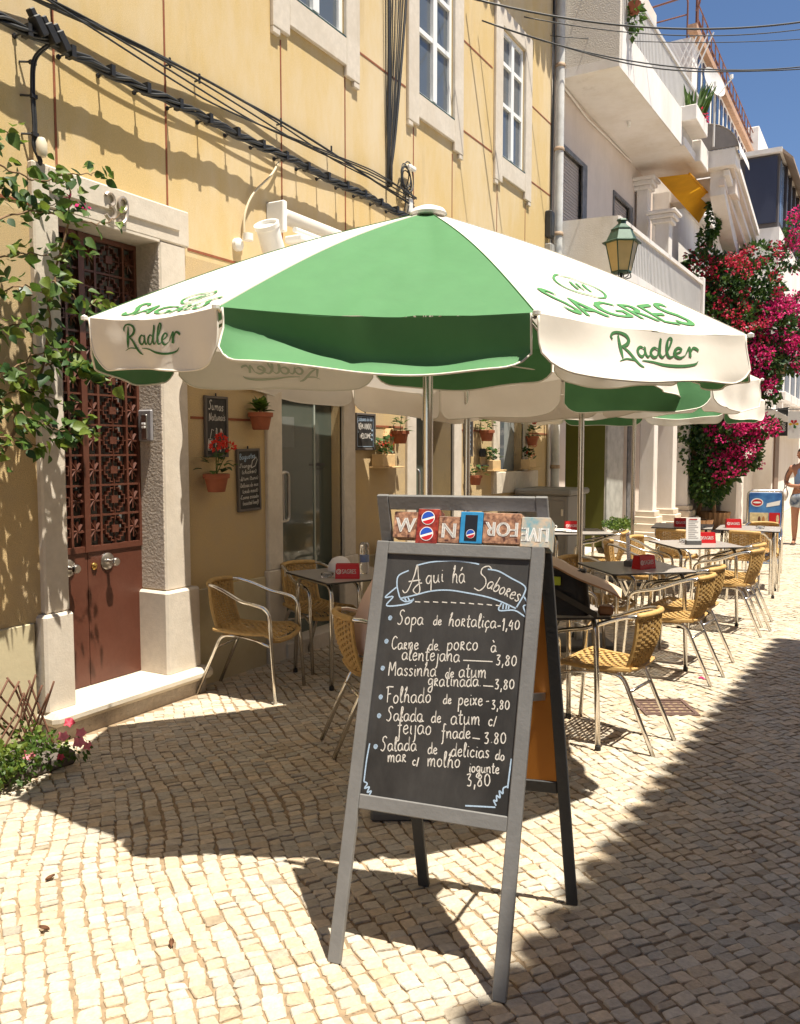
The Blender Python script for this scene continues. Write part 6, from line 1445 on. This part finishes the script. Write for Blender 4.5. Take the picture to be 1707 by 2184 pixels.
def shelf(y, z, lb, house=True, tools=False):
    y -= .08 * y / 4
    o = empty('planter_shelf', (.1, y, z), 0, lb, 'planter shelf', 'small wooden planters on the wall'); rr = random.Random(int(y * 77))
    b = MB(); b.rbox((0, y - .17, z), (.16, y + .19, z + .014), .003); b.build('shelf_board', M_pale, o)
    b = MB(); b.rbox((.02, y - .16, z + .0145), (.14, y + .06, z + .125), .004); b.build('planter_box', M_pale, o)
    if house:
        b = MB(); b.rbox((.0, y + .085, z + .0145), (.03, y + .175, z + .30), .003); b.build('bird_house', M_pale, o)
        for s in (-1, 1):
            b = MB(); b.rbox((-.035, -.006, -.0), (.035, .006, .085), .002, Matrix.Translation(V(.03, y + .13 + s * .055, z + .285)) @ Matrix.Rotation(s * R_(33), 4, 'X')); b.build('roof_slope', M_pale, o)
    if tools:
        for i in range(4):
            b = MB(); b.tube([(.05, y - .28 + .035 * i, z + .0), (.05, y - .30 + .035 * i, z + .17)], .008, 6); b.build('wooden_handle', M_pale, o)
            b = MB(); b.lathe([(0, 0), (.016, .01), (.02, .05), (.014, .09), (0, .1)], 10, (.05, y - .30 + .035 * i, z + .16)); b.build('tool_head', M_black, o)
        b = MB(); b.rbox((.02, y - .32, z + .06), (.09, y - .14, z + .075), .003); b.build('tool_rack', M_black, o)
    for i in range(46):
        a = rr.uniform(0, 6.28); d = V(math.cos(a), math.sin(a), rr.uniform(.1, 1.4)); leafobj(LM[rr.choice((0, 1, 4))], V(.08 + rr.uniform(-.05, .05), y - .05 + rr.uniform(-.12, .12), z + .12 + rr.uniform(0, .14)), d, rr.uniform(.04, .07), o)
    if not tools:
        b = MB()
        for i in range(8): clump(b, (.12 + rr.uniform(-.03, .05), y - .05 + rr.uniform(-.12, .12), z + .2 + rr.uniform(-.05, .12)), (.012, .012, .012), 6, .018, rr)
        b.build('red_blossoms', M_redfl, o)
shelf(6.68, 1.44, 'wooden planter shelf with little bird house and red flowers beside the second door')
shelf(9.13, 1.36, 'wooden planter with hanging wooden tools left of the shop window', house=False, tools=True)
shelf(10.28, 1.36, 'wooden planter with tall bird house front right of the shop window')
# ------------------------------------------------------------------ vine over the left of the door
VINE = [[(0.16, 2.504, 1.487), (0.16, 2.684, 1.6), (0.16, 2.77, 1.79), (0.16, 2.916, 2.015), (0.16, 2.967, 2.263), (0.16, 3.004, 2.487), (0.16, 3.086, 2.746), (0.16, 3.123, 2.95), (0.16, 3.04, 3.098)], [(0.22, 2.572, 2.998), (0.22, 2.719, 2.97), (0.22, 2.877, 2.96), (0.22, 3.049, 3.038), (0.22, 3.2, 3.079), (0.22, 3.269, 3.108)], [(0.26, 2.532, 2.657), (0.26, 2.734, 2.759), (0.26, 2.896, 2.804), (0.26, 3.038, 2.814), (0.26, 3.188, 2.81), (0.26, 3.3, 2.855), (0.26, 3.391, 2.914)], [(0.3, 2.881, 2.452), (0.3, 2.964, 2.419), (0.3, 3.035, 2.382), (0.3, 3.109, 2.356), (0.3, 3.157, 2.4), (0.3, 3.209, 2.371)], [(0.3, 2.824, 2.024), (0.3, 2.923, 2.056), (0.3, 3.023, 2.029), (0.3, 3.113, 1.999), (0.3, 3.222, 1.977), (0.3, 3.314, 2.015), (0.3, 3.423, 2.044)], [(0.3, 2.669, 1.783), (0.3, 2.773, 1.741), (0.3, 2.882, 1.708), (0.3, 2.968, 1.698), (0.3, 3.043, 1.736), (0.3, 3.11, 1.72)], [(0.2, 2.566, 2.497), (0.2, 2.718, 2.559), (0.2, 2.852, 2.597), (0.2, 2.992, 2.606), (0.2, 3.127, 2.681)], [(0.24, 2.532, 2.311), (0.24, 2.657, 2.375), (0.24, 2.789, 2.419), (0.24, 2.91, 2.368)], [(0.2, 2.552, 2.14), (0.2, 2.679, 2.2), (0.2, 2.811, 2.24), (0.2, 2.921, 2.23)], [(0.24, 2.518, 1.957), (0.24, 2.668, 1.991), (0.24, 2.803, 2.072), (0.24, 2.944, 2.134), (0.24, 3.032, 2.155)], [(0.2, 2.538, 1.781), (0.2, 2.64, 1.853), (0.2, 2.772, 1.907), (0.2, 2.909, 1.88), (0.2, 3.053, 1.825)], [(0.18, 2.567, 2.807), (0.18, 2.68, 2.88), (0.18, 2.796, 2.865), (0.18, 2.931, 2.852), (0.18, 3.047, 2.904)], [(0.25, 2.474, 1.622), (0.25, 2.598, 1.668), (0.25, 2.753, 1.635), (0.25, 2.889, 1.612)], [(0.5, 2.388, 3.056), (0.5, 2.477, 3.035), (0.5, 2.523, 3.018)]]
VN = empty('bougainvillea_vine', (.1, 2.7, 0), label='climbing bougainvillea with heart-shaped leaves over the left door jamb', cat='vine')
rv_ = random.Random(8)
nleaf = 0
for i, pth in enumerate(VINE):
    cp = catmull(pth, 6)
    b = MB(); n = len(cp); r0 = .011 if i == 0 else .0055
    b.tube([V(*q) + V(.01 * math.sin(k * .9), .006 * math.cos(k * 1.3), .006 * math.sin(k * 1.7)) for k, q in enumerate(cp)], [r0 * (1 - .65 * k / n) for k in range(n)], 6); b.build('stem', M_twig, VN, smooth='all')
    seg = len(cp)
    for k in range(seg):
        t = k / seg
        for q in range(2 if (i in (1, 2, 3, 4) and t > .55) else 4):
            if rv_.random() < .55: continue
            p = V(*cp[k]); young = t > .72 and i in (3, 4, 5, 2)
            a = rv_.uniform(0, 6.28)
            d = V(rv_.uniform(.1, 1), math.cos(a) * .9, math.sin(a) * .6 - .45)
            sz = rv_.uniform(.042, .085) * (.7 if young else 1)
            p = p + V(rv_.uniform(-.05, .09), rv_.uniform(-.045, .045), rv_.uniform(-.05, .05))
            leafobj(LM[2] if young and rv_.random() < .6 else rv_.choice(LM + [LM[2], LM[0]]), p, d, sz, VN, roll=rv_.uniform(-1.2, 1.2)); nleaf += 1
b = MB(); clump(b, (.27, 3.05, 2.90), (.022, .022, .022), 10, .035, rv_); b.build('bract', M_magenta, VN)
b = MB(); clump(b, (.27, 3.13, 2.885), (.012, .016, .012), 5, .02, rv_); b.build('bract', M_magenta, VN)
# planter of pink petunias with folding trellis
PT = empty('petunia_trough', (.3, 2.45, 0), label='dark stone trough of pink petunias at the foot of the door step', cat='planter')
b = MB(); b.rbox((.10, 1.4, -.01), (.47, 2.83, .075), .02, Matrix.Translation(V(.47, 2.93, 0)) @ Matrix.Rotation(R_(-6), 4, 'Z') @ Matrix.Translation(V(-.47, -2.93, 0))); b.build('trough', mat('dark_trough', (.12, .10, .085), .9, var=.3, vscale=14, bump=.4), PT)
rp = random.Random(31)
b = MB(); b2 = MB()
for i in range(60): clump(b if i % 3 else b2, (rp.uniform(.16, .52), rp.uniform(1.6, 2.8), .10 + rp.uniform(-.03, .08)), (.07, .07, .05), 42, .032, rp)
tag(b.build('foliage', M_leaf, PT), kind='stuff'); tag(b2.build('foliage', M_leaf3, PT), kind='stuff')
for x, y, z, s in ((.46, 2.32, .22, .05), (.50, 2.37, .20, .05), (.36, 2.30, .26, .045), (.50, 2.62, .20, .045), (.56, 2.86, .20, .05), (.52, 2.80, .24, .045), (.50, 2.92, .22, .045), (.30, 2.55, .30, .035), (.26, 2.50, .3, .03), (.44, 2.90, .27, .045), (.42, 2.18, .24, .05), (.56, 2.75, .16, .03), (.55, 2.92, .16, .04)):
    y -= .10; z -= .055
    b = MB(); d = V(.6, -.45, .65).normalized(); s1 = d.orthogonal().normalized(); s2 = d.cross(s1); vs = [V(x, y, z)]; n = 15
    for k in range(n):
        a = 2 * math.pi * k / n; r = s * .68 * (.82 + .18 * math.cos(5 * a)); vs.append(V(x, y, z) + (s1 * math.cos(a) + s2 * math.sin(a)) * r + d * (.010 + .007 * math.sin(5 * a + x * 40) + .004 * math.sin(3 * a)))
    b.add(vs, [(0, k + 1, (k + 1) % n + 1) for k in range(n)]); b.build('petunia', M_pink if rp.random() < .7 else mat('rose_petal', (.55, .05, .09), .6, transl=.3), PT, smooth='all')
TR = empty('willow_trellis', (.2, 2.7, 0), label='folding brown willow trellis standing in the petunia trough', cat='trellis')
M_wil = mat('willow', (.13, .055, .03), .7, var=.25, vscale=20)
def trl(s, z):   # bent screen: along the wall then turning towards the street
    s = max(-.2, s)
    return V(.16 + (.02 if s < .62 else (s - .62) * .45), 2.13 + s * .95 if s < .62 else 2.719 + (s - .62) * .2, .07 + z)
for i in range(16):
    s0 = -.12 + i * .066
    for sg in (1, -1):
        h = .33 + .05 * math.sin(i * 1.7)
        b = MB(); b.tube([trl(s0 + sg * .13 * (t / 6 - .5) * 2, h * t / 6) + V(.006 * sg, 0, 0) for t in range(7)], .0058, 5); b.build('willow_rod', M_wil, TR, smooth='all')
# hedge in the stone trough
b = MB(); b2 = MB(); rh_ = random.Random(12)
for i in range(70):
    clump(b if i % 2 else b2, (rh_.uniform(-.18, .2), rh_.uniform(-.42, .42), .38 + rh_.uniform(-.02, .09)), (.06, .07, .05), 26, .035, rh_)
tag(b.build('hedge_leaves', M_leaf3, TP, world=False), kind='stuff'); tag(b2.build('hedge_leaves', M_leaf, TP, world=False), kind='stuff')
# ------------------------------------------------------------------ big bougainvillea on the gabled house
BG = empty('bougainvillea_bush', (.9, 18.2, 0), label='huge bougainvillea with crimson and magenta blossom hanging over the street', cat='bougainvillea')
rb = random.Random(77)
blobs = [ # x,y,z, rx,ry,rz, leaves, flowers (0 none,1 crimson,2 magenta)
 (.75, 17.4, 5.0, .45, .5, .5, 700, 1), (1.2, 17.5, 4.8, .5, .6, .55, 800, 1), (1.7, 17.8, 4.7, .5, .6, .55, 700, 1), (.85, 17.2, 4.1, .45, .5, .6, 800, 1), (1.45, 17.4, 3.9, .5, .6, .6, 800, 1), (2.0, 17.8, 4.0, .42, .5, .55, 600, 2),
 (1.1, 17.3, 3.3, .5, .5, .5, 700, 2), (1.75, 17.6, 3.3, .45, .5, .5, 600, 2), (2.25, 18.2, 3.5, .32, .4, .45, 400, 2), (1.9, 17.8, 2.8, .3, .4, .35, 300, 2),
 (.65, 17.3, 2.2, .4, .5, .6, 700, 0), (.8, 17.4, 1.5, .45, .5, .6, 800, 0), (.95, 17.4, .95, .4, .45, .45, 600, 0), (1.35, 17.4, 1.9, .45, .45, .4, 500, 2), (1.6, 17.5, 1.6, .35, .4, .4, 400, 2), (1.85, 17.6, 2.05, .35, .4, .22, 300, 2), (1.3, 17.4, 1.25, .35, .4, .3, 350, 2),
 (1.0, 17.9, 3.9, .6, .35, 1.3, 1400, 0), (1.7, 18.2, 3.9, .6, .35, 1.1, 1300, 0), (2.35, 18.6, 4.2, .3, .4, .5, 400, 2), (2.45, 18.8, 3.6, .25, .4, .5, 350, 2), (.9, 17.9, 1.5, .5, .3, 1.0, 900, 0),
 (2.25, 19, 6.0, .22, .5, .35, 160, 2), (2.15, 19.0, 5.5, .25, .5, .3, 160, 2), (1.6, 18.3, 5.5, .4, .5, .2, 240, 1), (1.02, 16.8, 5.9, .09, .1, .5, 200, 0), (.85, 16.9, 5.5, .1, .15, .3, 120, 0)]
bl = MB(); bl2 = MB(); bf = MB(); bf2 = MB()
for x, y, z, rx, ry, rz, n, fl_ in blobs:
    m = n
    clump(bl, (x, y, z), (rx, ry, rz), int(m * .75), .10, rb); clump(bl2, (x, y, z), (rx * .95, ry * .95, rz * .95), int(m * .6), .10, rb)
    if fl_:
        for _ in range(int(n / (46 if fl_ == 1 else 19))):
            v = V(rb.gauss(0, 1), rb.gauss(0, 1) - 1.1, rb.gauss(0, 1) + .2).normalized()
            c = V(x + v.x * rx * 1.02, y + v.y * ry * 1.02, z + v.z * rz * 1.02)
            clump(bf if fl_ == 1 else bf2, c, (.11, .11, .08), 34, .055, rb)
tag(bl.build('foliage', M_leaf2, BG), kind='stuff'); tag(bl2.build('foliage', M_leaf, BG), kind='stuff'); tag(bf.build('blossom', M_crimson, BG), kind='stuff'); tag(bf2.build('blossom', M_magenta, BG), kind='stuff')
for pts, r in (([(.62, 18.2, 0), (.7, 17.9, .8), (.6, 17.6, 1.8), (.7, 17.5, 3), (.9, 17.5, 4.4)], .05), ([(.98, 18.0, .2), (1.0, 17.7, 1.0), (1.1, 17.6, 2.0), (1.3, 17.6, 3.6)], .045), ([(.55, 17.3, .1), (.62, 17.2, .9), (.6, 17.2, 2.0)], .02)):
    b = MB(); b.tube(catmull(pts, 5), r, 7); b.build('trunk', M_twig, BG, smooth='all')
for x, y, lb, s in ((.95, 18.2, 'ribbed terracotta tub at the foot of the bougainvillea trunk', 1.0), (.90, 16.9, 'low ribbed clay tub in front of the bougainvillea', .8)):
    o = empty('plant_tub', (x, y, 0), 0, lb, 'tub', 'ribbed clay tubs')
    b = MB(); n = 40
    for i, (r, z) in enumerate(((.24, 0), (.29, .28), (.31, .30), (.31, .34), (.27, .34))): pass
    def tub(u, v):
        a = 2 * math.pi * u; r = (.24 + .07 * v) * s * (1 + .03 * (1 if int(u * n + .5) % 2 else -1)); return V(x + r * math.cos(a), y + r * math.sin(a), .34 * s * v)
    b.grid(tub, n, 3); b.build('tub', mat('clay_tub', (.42, .24, .12), .8, var=.15), o)
    b = MB(); b.lathe([(0, .32 * s), (.3 * s, .32 * s)], 20, (x, y, 0)); b.build('soil', M_soil, o)
BP = empty('balcony_plants', (1.03, 14.8, 7.1), label='spiky green plants growing in the balcony planter box', cat='plant')
b = MB()
for i in range(26):
    x, y = 1.03 + rb.uniform(-.08, .08), 14.45 + rb.uniform(0, .75); h = rb.uniform(.25, .6); dx_, dy_ = rb.uniform(-.12, .25), rb.uniform(-.15, .3)
    b.add([(x - .02, y, 7.08), (x + .02, y, 7.08), (x + dx_ * .6 + .02, y + dy_ * .6, 7.08 + h * .7), (x + dx_, y + dy_, 7.08 + h), (x + dx_ * .6 - .02, y + dy_ * .6, 7.08 + h * .7)], [(0, 1, 2, 3, 4)])
b.build('blades', M_leaf, BP)
b = MB(); clump(b, (1.08, 15.0, 7.12), (.12, .3, .1), 60, .06, rb); b.build('blossom', M_crimson, BP)
o = empty('hanging_pot', (.9, 11.55, 7.25), 0, 'small hanging pot with trailing green plant on the upper balcony rail', 'flower pot')
b = MB(); b.lathe([(0, 0), (.06, 0), (.085, .13), (0, .13)], 14, (.92, 11.45, 7.28)); b.build('pot', M_terra, o, smooth=True)
b = MB(); clump(b, (.93, 11.5, 7.3), (.08, .1, .32), 90, .09, rb); b.build('foliage', M_leaf, o)
# ------------------------------------------------------------------ people
M_skin = mat('skin', (.42, .20, .12), .55, var=.06, vscale=10)
M_skinl = mat('skin_light', (.55, .32, .23), .55, var=.05, vscale=10)
def skin_mesh(name, verts, edges, radii, m, parent, sub=2, root=0):
    me = bpy.data.meshes.new(name); me.from_pydata(verts, edges, []); me.materials.append(m)
    o = bpy.data.objects.new(name, me); COL.objects.link(o); o.parent = parent
    md = o.modifiers.new('skin', 'SKIN'); md.use_smooth_shade = True
    sv = me.skin_vertices[0].data if me.skin_vertices else None
    if sv is None:
        bpy.context.view_layer.update()
        bpy.context.view_layer.objects.active = o
        me.update()
    for i, r in enumerate(radii):
        rr = r if isinstance(r, tuple) else (r, r)
        me.skin_vertices[0].data[i].radius = rr; me.skin_vertices[0].data[i].use_root = (i == root)
    s = o.modifiers.new('sub', 'SUBSURF'); s.levels = sub; s.render_levels = sub
    return o
def chain(verts, edges, radii, start, pts):
    p = start
    for co, r in pts:
        verts.append(co); radii.append(r); edges.append((p, len(verts) - 1)); p = len(verts) - 1
    return p
def hand(verts, edges, radii, wrist, base, fwd, side, s=1.0):
    """palm and five unequal bent fingers; fwd along the hand, side towards the thumb"""
    b, f, sd = V(*base), V(*fwd).normalized(), V(*side).normalized(); dn = f.cross(sd).normalized()
    pm = chain(verts, edges, radii, wrist, [(tuple(b + f * .035 * s), .026 * s), (tuple(b + f * .075 * s), .028 * s)])
    for k, (l, o) in enumerate(((.062, .028), (.072, .010), (.066, -.009), (.05, -.026))):
        q = b + f * .08 * s + sd * o * s
        chain(verts, edges, radii, pm, [(tuple(q), .0095 * s), (tuple(q + f * l * .55 * s + dn * .008 * s), .0085 * s), (tuple(q + f * l * .9 * s + dn * .03 * s), .0075 * s)])
    chain(verts, edges, radii, pm - 1, [(tuple(b + f * .04 * s + sd * .04 * s), .011 * s), (tuple(b + f * .075 * s + sd * .058 * s + dn * .012 * s), .009 * s)])
def head(parent, c, fdir, hair_m, skin_m, bun=True, s=1.0):
    """head with brow, nose, mouth, ears and hair; fdir is the facing direction"""
    f = V(fdir[0], fdir[1], 0).normalized(); r = V(-f.y, f.x, 0); u = V(0, 0, 1); c = V(*c)
    def loc(a, b_, z): return c + f * a * s + r * b_ * s + u * z * s
    b = MB(); n, m = 20, 14; vs = []; 
    for j in range(m + 1):
        th = math.pi * j / m
        for i in range(n):
            ph = 2 * math.pi * i / n; x, y, z = math.sin(th) * math.cos(ph), math.sin(th) * math.sin(ph), math.cos(th)
            jaw = 1 - .28 * max(0, -z) ** 1.3
            vs.append(loc(.094 * x * (1 if x < 0 else jaw) + .006, .074 * y * jaw, .115 * z))
    b.add(vs, [(j * n + i, (j + 1) * n + i, (j + 1) * n + (i + 1) % n, j * n + (i + 1) % n) for j in range(m) for i in range(n)])
    b.tube([loc(.088, 0, .02), loc(.108, 0, -.02), loc(.094, 0, -.032)], [.006, .013, .01], 6)
    for sg in (-1, 1): b.lathe([(0, -.008), (.02, -.006), (.026, 0), (.02, .006), (0, .008)], 8, tuple(loc(.0, sg * .074, -.005)), Matrix.Rotation(math.atan2(f.y, f.x), 4, 'Z') @ Matrix.Rotation(R_(90), 4, 'X'))
    h = b.build('head', skin_m, parent, smooth='all')
    for sg in (-1, 1):
        e = MB(); e.lathe([(0, -.008), (.008, -.004), (.008, .004), (0, .008)], 8, tuple(loc(.083, sg * .032, .012))); e.build('eye', M_black, h)
    e = MB(); e.tube([loc(.083, -.024, -.058), loc(.092, 0, -.057), loc(.083, .024, -.058)], .006, 5); e.build('mouth', mat('lips', (.36, .10, .08), .5), h)
    hb = MB(); vs = []
    for j in range(11):
        th = math.pi * .62 * j / 10
        for i in range(n):
            ph = 2 * math.pi * i / n; x, y, z = math.sin(th) * math.cos(ph), math.sin(th) * math.sin(ph), math.cos(th)
            k = 1.0 if x < .45 else max(.0, 1 - (th - .75) * 1.6) if th > .75 else 1
            rr_ = 1.06 if k > .3 else .93
            vs.append(loc(.098 * x * rr_ - .004, .081 * y * rr_, .122 * z * (1.02)))
    hb.add(vs, [(j * n + i, (j + 1) * n + i, (j + 1) * n + (i + 1) % n, j * n + (i + 1) % n) for j in range(10) for i in range(n)])
    if bun: hb.lathe([(0, -.035), (.03, -.025), (.04, 0), (.03, .028), (0, .036)], 10, tuple(loc(-.05, 0, .125)))
    hb.build('hair', hair_m, parent, smooth='all')
# woman standing in the street, facing left over her folded arm
WM = empty('person', (2.74, 15.75, 0), 0, 'person in light blue tank top and blue patterned shorts, standing far down the street', 'person')
ox, oy = 2.76, 15.75
def wv(x, y, z): return (ox + x, oy + y, z)
v = [wv(0, 0, .88)]; e = []; r = [(.125, .105)]
sp = chain(v, e, r, 0, [(wv(0, 0, 1.02), (.115, .095)), (wv(0, .0, 1.16), (.135, .10)), (wv(0, .0, 1.29), (.14, .085)), (wv(0, -.01, 1.365), (.06, .055)), (wv(0, -.02, 1.43), (.05, .05)), (wv(0, -.025, 1.47), (.05, .05))])
for sg in (-1, 1):
    chain(v, e, r, 0, [(wv(sg * .09, 0, .80), (.092, .10)), (wv(sg * .10, -.01, .47), (.058, .06)), (wv(sg * .10, .02, .28), (.053, .055)), (wv(sg * .10, .03, .09), .034), (wv(sg * .105, -.02, .035), (.038, .03)), (wv(sg * .115, -.13, .025), (.036, .02))])
a1 = chain(v, e, r, 3, [(wv(-.17, 0, 1.30), .058), (wv(-.235, .02, 1.17), .046), (wv(-.26, .03, 1.04), .04), (wv(-.16, -.11, 1.0), .034), (wv(-.06, -.17, 1.0), .027)])
hand(v, e, r, a1, wv(-.06, -.17, 1.0), (1, -.25, .0), (0, .2, 1), .9)
a2 = chain(v, e, r, 3, [(wv(.17, 0, 1.30), .058), (wv(.235, .02, 1.17), .046), (wv(.25, .02, 1.03), .04), (wv(.14, -.11, .98), .034), (wv(.05, -.17, .96), .027)])
hand(v, e, r, a2, wv(.05, -.17, .96), (-1, -.25, .1), (0, .2, 1), .9)
skin_mesh('body', v, e, r, M_skin, WM).matrix_parent_inverse = wmat(WM).inverted()
v = [wv(0, 0, .90)]; e = []; r = [(.142, .122)]
chain(v, e, r, 0, [(wv(0, 0, 1.02), (.132, .112)), (wv(0, 0, 1.15), (.148, .118)), (wv(0, -.005, 1.26), (.138, .10)), (wv(0, -.005, 1.32), (.10, .075))])
o = skin_mesh('tank_top', v, e, r, mat('light_blue_cotton', (.22, .36, .62), .8, var=.12, vscale=8, bump=.2, bscale=40), WM); o.matrix_parent_inverse = wmat(WM).inverted()
v = [wv(0, 0, .93)]; e = []; r = [(.145, .125)]
q = chain(v, e, r, 0, [(wv(0, 0, .84), (.155, .135))])
for sg in (-1, 1): chain(v, e, r, q, [(wv(sg * .092, 0, .74), (.110, .118)), (wv(sg * .098, 0, .60), (.102, .108))])
o = skin_mesh('shorts', v, e, r, mat('blue_patterned_cotton', (.05, .11, .24), .8, var=.4, vscale=9, col2=(.62, .68, .74)), WM); o.matrix_parent_inverse = wmat(WM).inverted()
for sg in (-1, 1):
    b = MB(); b.rbox((ox + sg * .112 - .04, oy - .17, 0), (ox + sg * .112 + .04, oy + .06, .018), .006); b.build('sandal', mat('dark_sandal', (.05, .03, .02), .7), WM)
head(WM, wv(0, -.03, 1.53), (-.75, -.65), mat('dark_hair', (.018, .011, .008), .5, var=.3, vscale=40), M_skin)
BGg = empty('handbag', (2.55, 15.7, .8), 0, 'white shoulder bag hanging at the standing person’s side', 'bag')
b = MB(); b.grid(lambda u, w_: V(ox - .26 + .05 * math.cos(2 * math.pi * u) * math.sin(math.pi * (w_ * .9 + .08)), oy - .02 + .15 * math.sin(2 * math.pi * u) * math.sin(math.pi * (w_ * .9 + .08)) ** .6, .74 + .24 * w_), 18, 10); b.build('pouch', mat('white_leather', (.68, .64, .58), .5), BGg, smooth='all')
b = MB(); b.tube(catmull([(ox - .26, oy - .12, .95), (ox - .25, oy - .05, 1.2), (ox - .13, oy + .0, 1.36), (ox - .2, oy + .08, 1.2), (ox - .26, oy + .1, .95)], 5), .008, 5); b.build('strap', mat('dark_strap', (.04, .03, .03), .6), BGg, smooth='all')
# person sitting in the chair behind the menu board, bent forward
SPn = empty('person', (1.72, 3.92, 0), 0, 'person in a pale pink shirt seated behind the menu board, mostly hidden', 'person')
hx, hy = math.cos(R_(47)), math.sin(R_(47))
def sv_(f, l, z): return (1.68 + hx * f - hy * l, 3.88 + hy * f + hx * l, z)
v = [sv_(-.08, 0, .52)]; e = []; r = [(.15, .13)]
sp = chain(v, e, r, 0, [(sv_(-.06, 0, .66), (.15, .12)), (sv_(.0, 0, .80), (.155, .12)), (sv_(.10, 0, .94), (.14, .11)), (sv_(.17, 0, 1.0), (.06, .06)), (sv_(.23, 0, 1.04), (.052, .052))])
for sg in (-1, 1):
    chain(v, e, r, 0, [(sv_(.05, sg * .09, .52), .085), (sv_(.36, sg * .11, .52), .065), (sv_(.40, sg * .11, .46), .06), (sv_(.36, sg * .11, .24), .052), (sv_(.34, sg * .11, .08), .036), (sv_(.37, sg * .11, .035), .036), (sv_(.48, sg * .12, .025), (.034, .022))])
    a = chain(v, e, r, 3, [(sv_(.12, sg * .18, .92), .052), (sv_(.22, sg * .22, .80), .042), (sv_(.30, sg * .2, .77), .038), (sv_(.42, sg * .12, .77), .032), (sv_(.50, sg * .07, .77), .026)])
    hand(v, e, r, a, sv_(.50, sg * .07, .77), (hx, hy, -.05), (-hy * -sg, hx * -sg, .2), .9)
skin_mesh('body', v, e, r, M_skinl, SPn).matrix_parent_inverse = wmat(SPn).inverted()
v = [sv_(-.08, 0, .47)]; e = []; r = [(.175, .15)]
q = chain(v, e, r, 0, [(sv_(-.07, 0, .62), (.168, .14)), (sv_(-.01, 0, .78), (.172, .14)), (sv_(.09, 0, .92), (.155, .125)), (sv_(.14, 0, .97), (.09, .08))])
for sg in (-1, 1): chain(v, e, r, 3, [(sv_(.11, sg * .17, .92), .068), (sv_(.17, sg * .2, .85), .06)])
skin_mesh('shirt', v, e, r, mat('pale_pink_shirt', (.66, .48, .42), .85, var=.05, vscale=6, bump=.15, bscale=20), SPn).matrix_parent_inverse = wmat(SPn).inverted()
v = [sv_(-.08, 0, .50)]; e = []; r = [(.165, .14)]
for sg in (-1, 1): chain(v, e, r, 0, [(sv_(.06, sg * .10, .52), .105), (sv_(.24, sg * .11, .52), .095)])
skin_mesh('shorts', v, e, r, mat('dark_shorts', (.04, .045, .06), .8), SPn).matrix_parent_inverse = wmat(SPn).inverted()
head(SPn, sv_(.30, 0, 1.10), (hx, hy), mat('brown_hair', (.05, .028, .015), .55, var=.3, vscale=40), M_skinl, bun=False)
